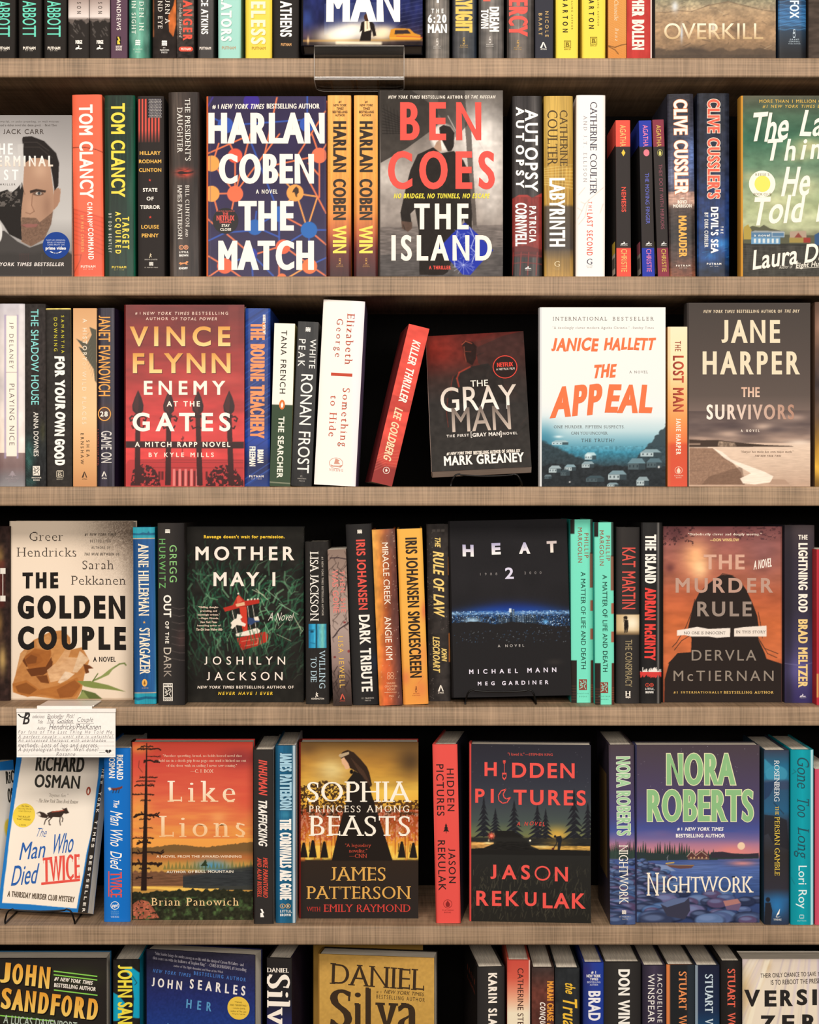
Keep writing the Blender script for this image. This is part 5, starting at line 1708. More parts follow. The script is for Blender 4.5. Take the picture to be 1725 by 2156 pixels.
def shadow_man(c):
    c.vg((280, '#5c2420'), (500, '#5f2620'), (700, '#3c2c28'), (900, '#332f2d'), (1450, '#35322f'))
    c.glow(560, 420, 200, 200, '#8a2c22', .8).glow(1000, 300, 200, 60, '#7a2a24', .6).poly([(870, 380), (1285, 280), (1320, 900), (900, 560)], '#2f2b29', .6)
    c.poly([(850, 380), (1080, 280), (1200, 285), (900, 420)], '#5c2a24', .7)
    c.poly([(770, 385), (800, 365), (860, 380), (890, 420), (880, 520), (850, 580), (820, 560), (795, 545), (785, 480), (775, 430)], '#2b1b18')
    c.line([(770, 400), (800, 372), (850, 392)], 8, '#b0503a', .8).line([(785, 420), (790, 490), (800, 545)], 7, '#a34c38', .8, 5).line([(790, 460), (840, 462)], 6, '#8a4030', .7)
    c.poly([(690, 690), (730, 640), (830, 590), (980, 560), (1100, 700), (1120, 900), (640, 900), (650, 780)], '#2a2624', .9)
    c.line([(830, 592), (740, 640), (720, 690), (735, 760)], 12, '#b0402f', .8, 8).line([(690, 670), (672, 740), (668, 800)], 4, '#8a3428', .8)
    for k in range(22):
        random.seed(k)
        x, y = random.uniform(620, 1300), random.uniform(360, 1400)
        c.line([(x, y), (x + random.uniform(40, 140), y - random.uniform(40, 150))], random.uniform(3, 12), random.choice(['#4a4340', '#262220', '#42302c']), .35, 8)
    c.line([(640, 860), (628, 980), (640, 1100)], 5, '#8a3428', .7).grain(40, 40, .15, 3)


face_out((470, 333), (1282, 282), (497, 1472), 'dark red-to-charcoal paperback leaning back on a black wire easel', '#35322f', [
    ('title', 'THE', 830, 704, 976, 756, 's', CREAM), ('title', 'GRAY', 580, 752, 1208, 960, 's', ('#cfc0b2', '#fdf4ea')), ('title', 'MAN', 670, 925, 1152, 1128, 's', ('#6f625a', '#cdbbac')),
    ('tagline', 'THE FIRST', 624, 1160, 808, 1182, 'b', '#efe6dc'), ('tagline', 'GRAY MAN', 836, 1142, 1062, 1174, 'b', '#efe6dc'), ('tagline', 'NOVEL', 1084, 1136, 1204, 1158, 'b', '#efe6dc'), ('tagline', '[', 822, 1136, 834, 1188, 's', '#efe6dc'), ('tagline', ']', 1062, 1128, 1074, 1180, 's', '#efe6dc'),
    ('tagline', '#1 NEW YORK TIMES', 620, 1304, 830, 1330, 'ci', CREAM), ('tagline', 'BESTSELLING AUTHOR OF', 840, 1290, 1098, 1318, 'c', CREAM), ('tagline', 'SIERRA SIX', 1106, 1280, 1224, 1304, 'ci', CREAM), ('author_name', 'MARK GREANEY', 598, 1322, 1250, 1402, 'b', '#fdf4ea')],
    art=shadow_man, kind='pb', thick=.026, lift=.003, pose=(3, 17, -3), dep=.05, rest=False, spine='#d9c2b4', step=1.3,
    stickers=[(1120, 590, 102, '#2a1f1d', [('NETFLIX', 1054, 552, 1186, 588, 'C', '#e4483c'), ('A NETFLIX FILM', 1046, 598, 1198, 616, 's', '#e9ddd2')], ('#d9483c', .07), 'round black sticker with red ring')],
    page=plain('page_paper_pale', '#e6dad2', .9, 0, .15, 900, (.02, 1, .02)))

zoom(1120, 620, 4.6882)


def misty_village(c):
    c.vg((130, '#f4f0ea'), (1000, '#f0efea'), (1200, '#e6ecec'), (1350, '#bcd6dc'), (1450, '#7fb2c2'), (1560, '#3f87a0'), (1640, '#3a5e6c'), (1720, '#343a3e'), (1886, '#2a2d30'))
    c.glow(110, 1420, 180, 190, '#4f98b0', .8).glow(110, 1500, 160, 160, '#35728a', .7)
    c.ridge(1480, 30, 300, 4, '#3d4a50', .0)
    c.mix(np.clip((c.Y - (1300 + (1310 - c.X) * 1.1) - (c.nz(40, 40, 5, 3) - .5) * 60) / 20, 0, 1) * (c.X > 700), '#39464c', .93)
    c.mix(np.clip((c.Y - (1440 + (c.X - 100) * .42) - (c.nz(50, 50, 9, 3) - .5) * 50) / 30, 0, 1) * (c.X < 760), '#343c40', .9)
    c.ridge(1690, 30, 120, 2, '#2b2f32', .9, 10).grain(20, 20, .2, 5, 3, c.Y > 1500)
    c.glow(265, 1405, 50, 14, '#e4f2f4', .9)
    for x, y, w, h, q in ((195, 1440, 170, 46, '#9fb9c0'), (520, 1560, 120, 70, '#b9d6dc'), (165, 1690, 130, 70, '#a4b6bc'), (320, 1680, 120, 60, '#8aa6b0'), (490, 1650, 130, 60, '#93aab2'), (1070, 1530, 210, 70, '#8ea8b0'), (945, 1620, 180, 110, '#6f8d98'), (1130, 1620, 160, 90, '#5d7680'), (750, 1740, 190, 90, '#7f9aa4'), (1030, 1800, 130, 86, '#93a6ac'), (530, 1790, 190, 60, '#42535a'), (740, 1860, 120, 40, '#8aa2aa'), (120, 1780, 80, 40, '#6d7f86'), (280, 1730, 100, 60, '#3f4d54')):
        c.poly([(x, y + h * .45), (x + w * .25, y), (x + w * .8, y), (x + w, y + h * .45)], q, .95)
        c.box(x + 4, y + h * .45, x + w * .62, y + h, '#c9dade' if q > '#7f' else '#56666c', .85)
        c.box(x + w * .62, y + h * .45, x + w - 4, y + h, '#3d4a50', .85)
        for k in range(3):
            c.box(x + w * (.1 + .2 * k), y + h * .58, x + w * (.17 + .2 * k), y + h * .8, '#2e3a40', .8)
    c.glow(375, 1852, 10, 8, '#ffffff').glow(1255, 1705, 12, 14, '#ffffff').glow(560, 1590, 40, 16, '#e8f6f8', .8)


ORG = '#f0794c'
face_out((98, 128), (1320, 128), (98, 1886), 'white cover with orange brushed letters above a misty blue village', '#f4f0ea', [
    ('tagline', 'INTERNATIONAL', 208, 222, 742, 258, 'm', '#57504c'), ('tagline', 'BESTSELLER', 798, 222, 1206, 258, 'm', '#57504c'), ('review_quote', '"A dazzlingly clever modern Agatha Christie."', 205, 318, 964, 348, 'm', '#7a726c'), ('review_quote', '-Sunday Times', 984, 320, 1204, 346, 'm', '#7a726c'),
    ('author_name', 'JANICE', 190, 432, 668, 564, 'x', ORG, {'wob': .14}), ('author_name', 'HALLETT', 712, 430, 1228, 552, 'x', ORG, {'wob': .14}), ('title', 'THE', 598, 694, 842, 828, 'x', ORG, {'wob': .14}), ('tagline', 'A NOVEL', 962, 754, 1146, 778, 'm', '#7a726c'),
    ('title', 'APP', 182, 900, 720, 1205, 'x', ORG, {'wob': .1, 'ang': 3}), ('title', 'EAL', 722, 885, 1226, 1165, 'x', ORG, {'wob': .1, 'ang': 1}),
    ('tagline', 'ONE MURDER. FIFTEEN SUSPECTS.', 218, 1294, 916, 1322, 'm', '#5d5a58'), ('tagline', 'CAN YOU UNCOVER', 388, 1356, 750, 1384, 'm', '#5d5a58'), ('tagline', 'THE TRUTH?', 488, 1424, 816, 1458, 'm', '#4a4a4a')],
    art=misty_village, spine='#e4e6e6', step=1.3)


def outback(c):
    c.vg((320, '#fae6c2'), (700, '#fbe3b4'), (1000, '#f3bd7c'), (1250, '#ee9a5a'), (1450, '#e87c4c'), (1480, '#dd6240'), (1886, '#e2604a'))
    c.ridge(1490, 10, 40, 3, '#d2543f', .5, 6).box(1320, 300, 1368, 1890, '#c98a4a', .25, 14)  # last box darkens the left strip: side shading put into the spine colour


spine_out(1342, 1536, 320, 0, 'sunset cream-to-red paperback spine between the white cover and the brown beach cover', '#ee9a5a', [
    ('title', 'THE', 1414, 460, 1472, 562, 'cs', '#9c4a3a'), ('title', 'LOST MAN', 1392, 606, 1502, 1158, 'c', ('#c9583f', '#8f3d33')), ('author_name', 'JANE HARPER', 1424, 1226, 1472, 1582, 'c', '#fbe8d6'),
    ('publisher_mark', 'leaf', 1412, 1700, 1488, 1774, 'mark', '#f6d5bd'), ('publisher_mark', 'FLATIRON', 1408, 1784, 1494, 1796, 's', '#f6d5bd', H_), ('publisher_mark', 'BOOKS', 1424, 1804, 1478, 1815, 's', '#f6d5bd', H_)], art=outback, kind='pb', back='#c98a4a')


def beach(c):
    c.vg((85, '#4a433f'), (600, '#564c47'), (1000, '#61554f'), (1180, '#7c6a62'), (1300, '#86736c'), (1430, '#c3a491'), (1510, '#e6cbb4'), (1700, '#d9bda6'), (1876, '#c2a48e'))
    c.mix(c.nz(260, 60, 4, 3) * (c.Y > 1150) * (c.Y < 1470), '#4a3f40', .8)
    for x, y, rx, ry, q in ((720, 1380, 160, 40, '#d8b9a4'), (1040, 1310, 120, 40, '#d9bca8'), (620, 1290, 120, 26, '#5b4d4c'), (900, 1375, 160, 24, '#55484a'), (1180, 1340, 140, 36, '#5f5252'), (1350, 1220, 150, 40, '#b99d8f'), (1400, 1470, 160, 34, '#f2dcc8'), (420, 1420, 120, 18, '#b99b8a')):
        c.glow(x, y, rx, ry, q, .8)
    c.poly([(310, 1432), (420, 1440), (600, 1440), (760, 1462), (900, 1475), (1060, 1490), (1320, 1502), (1340, 1508), (310, 1508)], '#4a3c34')
    c.mix(c.pmask([(600, 1450), (760, 1468), (780, 1505), (590, 1505)]) * c.nz(20, 20, 4), '#c9ad94', 1).box(310, 1470, 420, 1486, '#b89c88', .7)
    c.poly([(310, 1515), (540, 1520), (700, 1620), (820, 1760), (840, 1850), (860, 1880), (310, 1880)], '#a8866f').mix(c.pmask([(310, 1515), (540, 1520), (700, 1620), (820, 1760), (860, 1880), (310, 1880)]) * c.nz(12, 12, 6), '#7d6151', .7)
    c.poly([(500, 1800), (830, 1700), (860, 1880), (430, 1880)], '#6b5244', .5)
    c.poly([(540, 1518), (640, 1560), (720, 1630), (880, 1690), (1040, 1750), (1140, 1800), (1110, 1860), (960, 1880), (840, 1870), (810, 1820), (920, 1770), (780, 1690), (660, 1620)], '#f8e8d6', .95)
    c.grain(60, 6, .06, 8, 2, c.Y > 1510).poly([(1130, 1830), (1250, 1830), (1300, 1880), (1090, 1880)], '#b0917c', .8)


zoom(1385, 620, 4.6882)
face_out((312, 84), (1512, 90), (304, 1876), 'brown stormy beach cover with large cream capitals, at the right end', '#564c47', [
    ('tagline', 'NEW YORK TIMES', 456, 156, 766, 186, 'ci', '#e6d3b4'), ('tagline', 'BESTSELLING AUTHOR OF', 786, 156, 1232, 186, 'c', '#e6d3b4'), ('tagline', 'THE DRY', 1254, 156, 1406, 186, 'ci', '#e6d3b4'),
    ('author_name', 'JANE', 634, 256, 1212, 482, 'c', '#e9dbbd'), ('author_name', 'HARPER', 446, 566, 1402, 794, 'c', '#e9dbbd'), ('title', 'THE', 826, 920, 1008, 1018, 'c', ('#d9b098', '#e9c9b2')), ('title', 'SURVIVORS', 482, 1090, 1348, 1240, 'c', ('#b58a76', '#fdf0e2'), {'across': 1}),
    ('tagline', 'A NOVEL', 820, 1336, 1004, 1362, 'c', '#f6e8d8'), ('review_quote', '"Harper has made her own major mark."', 818, 1546, 1338, 1574, 'f', '#6d5648'), ('review_quote', '-THE NEW YORK TIMES', 948, 1590, 1218, 1608, 'ci', '#6d5648')], art=beach, step=1.4, spine='#3a3431')
spine_out(1556, 1800, 75, 0, 'blurred brown and gold spine at the right photo edge, third shelf', '#6a5040', [], art=lambda c: c.vg((75, '#5a463c'), (400, '#8a6856'), (900, '#3c3434'), (1200, '#5f4a3c'), (1500, '#a87c34'), (1700, '#c79a3c'), (1886, '#7a5a2c')).grain(120, 160, .3, 3))
# ================================================================== fourth shelf
ROW[0] = 4
zoom(0, 1070, 3.92)
spine_out(-100, 78, 150, 1590, 'dark maroon and gold patterned spine cut by the left photo edge, fourth shelf', '#33231f', [('title', 'H', 2, 496, 46, 770, 'cs', '#e9e0d4')],
          art=lambda c: c.fill('#33231f').grain(30, 40, .5, 5, 3).glow(0, 400, 40, 100, '#b08a4a', .6).glow(20, 1250, 40, 140, '#d6b06a', .8).glow(0, 950, 30, 120, '#a87f46', .6).box(-100, 430, 40, 820, '#7c2c26', .4, 30))


def rose(c):
    c.vg((105, '#efdac2'), (600, '#f3dfc9'), (1000, '#efdcc6'), (1580, '#e6d2bb'))
    n = c.nz(5, 5, 7, 1)
    d = np.exp(-(((c.X - 1120) / 330) ** 2 + ((c.Y - 60) / 420) ** 2))
    c.mix(d * (.45 + 1.1 * n), '#5c4c40', .85)
    c.mix(np.exp(-((c.X - 1100) / 60.) ** 2) * .25, '#8a7460', 1)
    tan, dk, br, lt = '#c98a4e', '#5c3018', '#a8642e', '#edc294'
    c.poly([(105, 1460), (130, 1380), (170, 1200), (280, 1090), (420, 1020), (520, 1010), (580, 1070), (590, 1170), (680, 1150), (740, 1260), (700, 1380), (680, 1500), (640, 1580), (480, 1580), (330, 1560), (180, 1545), (110, 1520)], tan)
    for pts, q in (([(180, 1250), (260, 1190), (330, 1210), (360, 1260), (300, 1300), (220, 1310)], dk), ([(200, 1230), (290, 1160), (400, 1180), (440, 1140), (400, 1300), (340, 1330), (240, 1330)], br), ([(210, 1250), (260, 1210), (310, 1230), (300, 1280), (230, 1290)], '#7a4522'),
                   ([(220, 1330), (380, 1310), (450, 1190), (430, 1330), (360, 1380), (260, 1390)], dk), ([(300, 1390), (390, 1380), (410, 1450), (340, 1440)], '#6b3a1c'), ([(390, 1340), (520, 1230), (680, 1240), (620, 1340), (510, 1420), (420, 1440)], lt),
                   ([(420, 1160), (480, 1080), (560, 1080), (580, 1150), (520, 1220), (470, 1300), (430, 1260)], '#d69a5c'), ([(450, 1300), (540, 1170), (590, 1170), (560, 1250), (480, 1320)], '#e6b684'), ([(600, 1360), (660, 1180), (740, 1250), (690, 1300), (640, 1360)], '#f1d5b2'),
                   ([(480, 1440), (540, 1350), (620, 1370), (560, 1420), (500, 1450)], '#f3dcc0'), ([(105, 1450), (220, 1420), (330, 1500), (470, 1470), (640, 1400), (680, 1470), (620, 1560), (480, 1575), (350, 1540), (230, 1560), (120, 1520)], '#b87438'),
                   ([(130, 1470), (220, 1440), (310, 1500), (250, 1540), (150, 1520)], '#8a5226'), ([(470, 1500), (620, 1420), (670, 1470), (600, 1560), (500, 1570)], '#96582a'), ([(300, 1100), (400, 1050), (460, 1110), (420, 1170), (310, 1150)], '#d9a064'), ([(170, 1200), (240, 1150), (200, 1240), (150, 1330), (135, 1380)], '#dca66c')):
        c.poly(pts, q, .9)
    c.mix(c.pmask([(105, 1460), (130, 1380), (170, 1200), (280, 1090), (420, 1020), (520, 1010), (580, 1070), (590, 1170), (680, 1150), (740, 1260), (700, 1380), (680, 1500), (640, 1580), (180, 1545)]) * c.nz(40, 20, 3, 3), '#7a4420', .35)
    c.poly([(690, 1290), (740, 1300), (775, 1325), (730, 1330), (740, 1360), (710, 1370)], '#6b3a1c')
    c.poly([(640, 1430), (750, 1430), (900, 1465), (1045, 1520), (900, 1500), (780, 1490), (700, 1475)], '#7f8a4a').poly([(680, 1500), (790, 1530), (850, 1578), (660, 1578)], '#5f6a38').poly([(640, 1578), (690, 1510), (740, 1578)], '#8a9456')
    c.line([(770, 1430), (850, 1390), (930, 1330), (990, 1290), (1030, 1285), (1042, 1300)], 12, '#76834a', 1, 4).line([(770, 1430), (810, 1370)], 8, '#59682f').poly([(790, 1430), (900, 1340), (960, 1300), (900, 1380)], '#8c9658')
    c.ridge(1572, 3, 90, 4, '#8a6a4a', .3, 6)


def worn(c_, t, x0, y0, x1, y1, st='fc'):
    return ('title', t, x0, y0, x1, y1, st, c_)


face_out((86, 108), (1096, 112), (94, 1581), 'cream cover with black woodblock capitals above a withered brown rose', '#f1dcc6', [
    ('author_name', 'Greer', 240, 198, 520, 272, 'fl', '#4a4038'), ('author_name', 'Hendricks', 136, 328, 628, 402, 'fl', '#4a4038'), ('author_name', 'Sarah', 678, 434, 938, 508, 'fl', '#4a4038'), ('author_name', 'Pekkanen', 586, 562, 1038, 636, 'fl', '#4a4038'),
    ('tagline', '#1 NEW YORK TIMES', 696, 210, 958, 234, 'ci', '#4a4038'), ('tagline', 'BESTSELLING', 742, 264, 910, 286, 'cs', '#4a4038'), ('tagline', 'AUTHORS OF', 752, 318, 908, 340, 'cs', '#4a4038'), ('tagline', 'THE WIFE BETWEEN US', 692, 372, 984, 394, 'ci', '#4a4038'),
    ('title', 'THE', 184, 532, 480, 665, 'cx', '#221d1a', {'wob': .025}), ('title', 'GOLDEN', 146, 722, 1034, 918, 'cx', '#221d1a', {'wob': .025}), ('title', 'COUPLE', 150, 978, 1042, 1174, 'cx', '#221d1a', {'wob': .025}), ('tagline', 'A NOVEL', 772, 1230, 958, 1272, 'c', '#2b2420')],
    art=rose, step=1.3, spine='#e6d2bb', thick=.036)


def desert(c):
    c.fill('#1f4f86').hg([(1090, '#1d4678'), (1180, '#23568f'), (1270, '#2a5d96'), (1295, '#5a9cc0')]).box(0, 0, 3000, 250, '#2d9aae', 1, 3).box(0, 1530, 3000, 1990, '#2796ac', 1, 3)
    c.line([(1090, 252), (1300, 250)], 5, '#efc890').line([(1090, 1527), (1300, 1525)], 5, '#efc890')
    c.poly([(1090, 205), (1150, 210), (1180, 200), (1215, 208), (1225, 190), (1240, 208), (1300, 200), (1300, 225), (1090, 222)], '#1f5f80').poly([(1090, 1560), (1140, 1565), (1200, 1555), (1300, 1560), (1300, 1580), (1200, 1575), (1140, 1590), (1090, 1575)], '#1f5f80')
    c.grain(8, 200, .1, 2)


spine_out(1110, 1290, 158, 1618, 'blue spine with turquoise ends and ornate cream capitals', '#1f4f86', [
    ('author_name', 'ANNE HILLERMAN', 1144, 292, 1228, 892, 'fc', '#f6e7cc'), ('title', 'STARGAZER', 1152, 990, 1240, 1376, 'fc', '#f6e7cc'), ('publisher_mark', 'star', 1178, 930, 1204, 956, 'mark', '#efb24e'),
    ('publisher_mark', 'disc', 1172, 1412, 1216, 1474, 'mark', '#f0b45a'), ('publisher_mark', 'tree', 1182, 1424, 1206, 1462, 'mark', '#8a5a24', {'up': 1e-4}), ('publisher_mark', 'HARPER', 1172, 1482, 1226, 1490, 's', '#efc890', H_)], art=desert, gloss=True, front='#1f8fa0', lean=-14)
spine_out(1306, 1526, 124, 1626, 'charcoal spine with green author letters in two columns', '#312d2b', [
    ('author_name', 'GREGG', 1400, 306, 1460, 612, 's', '#8cc47a'), ('author_name', 'HURWITZ', 1314, 254, 1366, 662, 's', '#6fae66'), ('title', 'OUT', 1350, 718, 1414, 902, 'b', '#f6efe2'), ('title', 'OF THE', 1364, 934, 1396, 1118, 'b', '#f0e7d8'), ('title', 'DARK', 1352, 1152, 1414, 1396, 's', ('#8f8278', '#d9cdbc'), {'across': 1}),
    ('publisher_mark', 'waves', 1362, 174, 1406, 210, 'mark', '#f6efe2'), ('publisher_mark', 'box', 1348, 1446, 1426, 1592, 'mark', '#f2e9dc'), ('publisher_mark', 'MINOTAUR', 1352, 1452, 1422, 1470, 'c', '#2b2724', {'rot': 'h', 'up': 1e-4}), ('publisher_mark', 'maze', 1354, 1478, 1420, 1562, 'mark', ('#2b2724', '#f2e9dc'), {'up': 1e-4}), ('publisher_mark', 'BOOKS', 1354, 1568, 1420, 1588, 'c', '#2b2724', {'rot': 'h', 'up': 1e-4})],
    lean=-6, art=lambda c: [c.hg([(1300, '#37322f'), (1420, '#332f2d'), (1526, '#232020')])] + [c.line([(1420, 820 + k * 60), (1480, 835 + k * 60), (1526, 825 + k * 62)], 3, '#8a7a74', .5) for k in range(8)] + [c.glow(1500, 1080, 60, 120, '#6a4a46', .4)])

zoom(270, 1070, 4.3125)


def grass(c):
    c.fill('#24231f').grain(60, 60, .3, 2)
    rnd = random.Random(12)
    for k in range(430):
        x, y = rnd.uniform(500, 1620), rnd.uniform(420, 1560)
        if rnd.random() < .35 and y < 560:
            continue
        a = rnd.gauss(-1.2 if x > 1050 else -1.9, .55)
        l = rnd.uniform(60, 230)
        q = rnd.choice(['#2c5a3e', '#37704c', '#1f4230', '#4f8560', '#1c3328', '#6f9a74', '#25503a', '#3a5a44'])
        d = math.hypot((x - 1050) / 500, (y - 1000) / 520)
        c.line([(x, y), (x + l * .6 * math.cos(a), y + l * .6 * math.sin(a)), (x + l * math.cos(a + .25), y + l * math.sin(a + .25))], rnd.uniform(6, 19), q, max(.3, .95 - .45 * d), 3)
    for k in range(16):
        x, y = rnd.uniform(1230, 1600), rnd.uniform(700, 1250)
        c.line([(x, y), (x + rnd.uniform(-180, 60), y - rnd.uniform(40, 160))], rnd.uniform(3, 8), rnd.choice(['#a9c9a0', '#8ab890', '#cfd2b0']), .8, 2)
    r, w = '#b83226', '#efe2d0'
    c.poly([(940, 915), (1190, 850), (1180, 1100), (960, 1150)], '#221f1d', .8)
    c.poly([(862, 905), (950, 880), (990, 800), (1005, 785), (1060, 840), (1190, 825), (1192, 862), (1080, 885), (880, 940)], r).poly([(985, 810), (1005, 790), (1040, 840), (990, 870)], '#d65a44').poly([(975, 870), (1055, 850), (1062, 880), (985, 895)], '#e2b48a')
    for x, y in ((1088, 830), (1120, 826), (1150, 824), (1178, 822), (1000, 775)):
        c.ell(x, y, 8, 8, w)
    c.poly([(1010, 900), (1075, 890), (1085, 1110), (1040, 1120)], '#cf3e2c')
    c.line([(945, 930), (990, 1140)], 5, w).line([(1130, 880), (1160, 1080)], 4, w).line([(1085, 890), (1110, 1090)], 4, w)
    c.poly([(930, 1040), (960, 1010), (985, 1000), (990, 960), (1020, 965), (1038, 990), (1020, 1005), (1030, 1030), (1070, 1050), (1060, 1075), (1020, 1065), (985, 1060), (950, 1095), (930, 1090), (940, 1060)], w)
    c.poly([(1090, 990), (1150, 1000), (1180, 985), (1195, 1030), (1150, 1035), (1120, 1060), (1085, 1050)], '#34466e').poly([(1140, 990), (1180, 980), (1192, 1020), (1150, 1020)], w)
    c.poly([(975, 1140), (1170, 1085), (1200, 1110), (1180, 1150), (985, 1165)], w).poly([(985, 1180), (1240, 1120), (1275, 1150), (1260, 1210), (1170, 1250), (1030, 1290), (1000, 1230)], r)
    c.line([(1030, 1210), (1180, 1180), (1170, 1230), (1060, 1250)], 5, '#dfb08a', .8)
    for k in range(26):
        x, y = rnd.uniform(900, 1300), rnd.uniform(1180, 1350)
        c.line([(x, y), (x + rnd.uniform(-60, 60), y - rnd.uniform(80, 190))], rnd.uniform(4, 9), rnd.choice(['#3f7a52', '#78a67c', '#27553c']), .85, 2)
    c.box(500, 1290, 1620, 1800, '#221f1c', .5, 120).box(500, 100, 1620, 480, '#221f1c', .65, 160)


face_out((528, 170), (1596, 166), (522, 1765), 'dark grass cover with a fallen red toy carousel and cream capitals', '#24231f', [
    ('tagline', "Revenge doesn't wait for permission.", 690, 242, 1424, 282, 'b', '#f0c63c'), ('title', 'MOTHER', 614, 346, 1508, 474, 'b', '#f8e8da'), ('title', 'MAY I', 776, 580, 1338, 706, 'b', '#f8e8da'),
    ('review_quote', '"Chilling, thought-', 640, 890, 820, 912, 'b', '#e9cdb6'), ('review_quote', 'provoking, and', 656, 924, 806, 946, 'b', '#e9cdb6'), ('review_quote', 'hauntingly written."', 632, 958, 830, 980, 'b', '#e9cdb6'), ('review_quote', '—Megan Miranda,', 640, 991, 822, 1012, 'b', '#e9cdb6'), ('review_quote', 'New York Times', 656, 1024, 810, 1044, 'bi', '#e9cdb6'),
    ('review_quote', 'bestselling author of', 628, 1058, 838, 1078, 'b', '#e9cdb6'), ('review_quote', 'The Girl from Widow Hills', 614, 1090, 858, 1112, 'bi', '#e9cdb6'), ('tagline', 'A Novel', 1268, 945, 1508, 1020, 'h', '#f6e9da'),
    ('author_name', 'JOSHILYN', 690, 1346, 1424, 1420, 's', '#f8e8da'), ('author_name', 'JACKSON', 712, 1486, 1400, 1562, 's', '#f8e8da'), ('tagline', 'NEW YORK TIMES', 626, 1612, 962, 1638, 'bi', '#f3e4d4'), ('tagline', 'BESTSELLING AUTHOR OF', 980, 1610, 1500, 1636, 'b', '#f3e4d4'), ('tagline', 'NEVER HAVE I EVER', 814, 1666, 1314, 1694, 'bi', '#efc63c')],
    art=grass, spine='#1b1a18', step=1.2)

zoom(630, 1070, 4.5879)


def blue_eye(c):
    c.fill('#2a2725').hg([(92, '#1d6e98'), (155, '#3fb2dc'), (165, '#122a38'), (180, '#3f9cc0'), (225, '#7cc4b8'), (262, '#2f8fb0')], 1118, 1352, 1).grain(14, 40, .12, 3)
    c.box(92, 1118, 262, 1352, '#1f6f98', .0).ell(125, 1195, 18, 8, '#173a50', 1, .3).line([(100, 1180), (145, 1178)], 4, '#0f3040').line([(110, 1300), (150, 1310)], 5, '#1c5a78')
    c.mix(((c.X < 92) | (c.X > 264)) * 1.0, '#2a2725')


spine_out(66, 290, 325, 1895, 'shorter black spine with a turquoise half-face picture and white serif letters', '#2a2725', [
    ('author_name', 'LISA JACKSON', 106, 420, 188, 1092, 'f', '#f3ece2'), ('tagline', '#1 NEW YORK TIMES BESTSELLING AUTHOR', 216, 472, 236, 1040, 's', '#c9bfb2'), ('title', 'WILLING', 194, 1374, 252, 1742, 'f', '#b9d2dc'), ('title', 'TO DIE', 112, 1440, 170, 1680, 'f', '#b9d2dc'),
    ('publisher_mark', 'runner', 152, 1778, 188, 1828, 'mark', CREAM), ('publisher_mark', 'KENSINGTON', 120, 1834, 242, 1850, 's', CREAM, H_)], art=blue_eye, lean=-8)


def bare_trees(c):
    c.vg((400, '#8a7468'), (700, '#a0887c'), (1150, '#b09a90'), (1500, '#947c74'), (1700, '#5c4a44'), (1900, '#3c302c'))
    rnd = random.Random(5)
    for k in range(34):
        x, y = rnd.uniform(285, 520), rnd.uniform(400, 1260)
        pts = [(x, y)]
        for j in range(4):
            x += rnd.uniform(-40, 40)
            y += rnd.uniform(10, 46)
            pts.append((x, y))
        c.line(pts, rnd.uniform(2, 6), '#3a2c28', .75)
    c.line([(300, 480), (380, 480), (470, 500)], 9, '#32262a').line([(330, 1250), (390, 1170), (480, 1110)], 10, '#32262a').line([(330, 590), (470, 690), (440, 800)], 8, '#32262a')
    for k in range(30):
        x, y = rnd.uniform(320, 520), rnd.uniform(1560, 1900)
        c.line([(x, y), (x + rnd.uniform(-40, 40), y - rnd.uniform(20, 90))], rnd.uniform(3, 8), '#2a201e', .8)
    c.ell(440, 1108, 14, 10, '#8a3a3a').ell(480, 1388, 12, 14, '#8a3a3a').ell(344, 1440, 12, 10, '#7a3434')


spine_out(330, 508, 400, 1910, 'tilted mauve-brown paperback with bare black branches', '#a0887c', [
    ('title', 'THEN SHE', 398, 606, 446, 1010, 'b', '#d9847a'), ('title', 'WAS GONE', 322, 596, 382, 1012, 'b', '#d9847a'), ('author_name', 'LISA JEWELL', 384, 1240, 434, 1738, 's', '#e6b85a'), ('publisher_mark', 'peak', 392, 1798, 446, 1852, 'mark', '#d9604c'), ('publisher_mark', 'ATRIA', 392, 1860, 446, 1872, 'b', '#b8503f', H_)],
    lean=-56, art=bare_trees, kind='pb')
spine_out(522, 770, 155, 1905, 'tall black spine with red then white capitals, tilted left', '#282626', [
    ('author_name', 'IRIS JOHANSEN', 562, 306, 650, 985, 'k', '#e2574c'), ('title', 'DARK TRIBUTE', 590, 1034, 696, 1778, 'k', '#f8f0e4'), ('publisher_mark', 'waves', 560, 208, 610, 250, 'mark', CREAM), ("publisher_mark", "ST. MARTIN'S", 604, 1834, 722, 1848, 'f', '#cfc6ba', H_), ('publisher_mark', 'PRESS', 636, 1858, 692, 1870, 'f', '#cfc6ba', H_)],
    lean=-73, art=lambda c: c.hg([(460, '#232121'), (600, '#2d2b2a'), (772, '#211f20')]).glow(740, 1500, 60, 120, '#28344a', .6))


def embers(c):
    c.hg([(700, '#f0b45c'), (770, '#e0913f'), (840, '#b05a30'), (900, '#6e3f34'), (1000, '#4c3436')])
    c.mix(np.clip((c.Y - 1100) / 500, 0, 1) * np.exp(-((c.X - 850) / 80.) ** 2), '#e0693a', .8).glow(890, 300, 120, 160, '#6d5048', .7)
    c.grain(30, 60, .15, 3)
    rnd = random.Random(3)
    for k in range(90):
        c.ell(rnd.uniform(790, 990), rnd.uniform(220, 1850), 2.6, 2.6, '#f3ddc0', .9, 1)


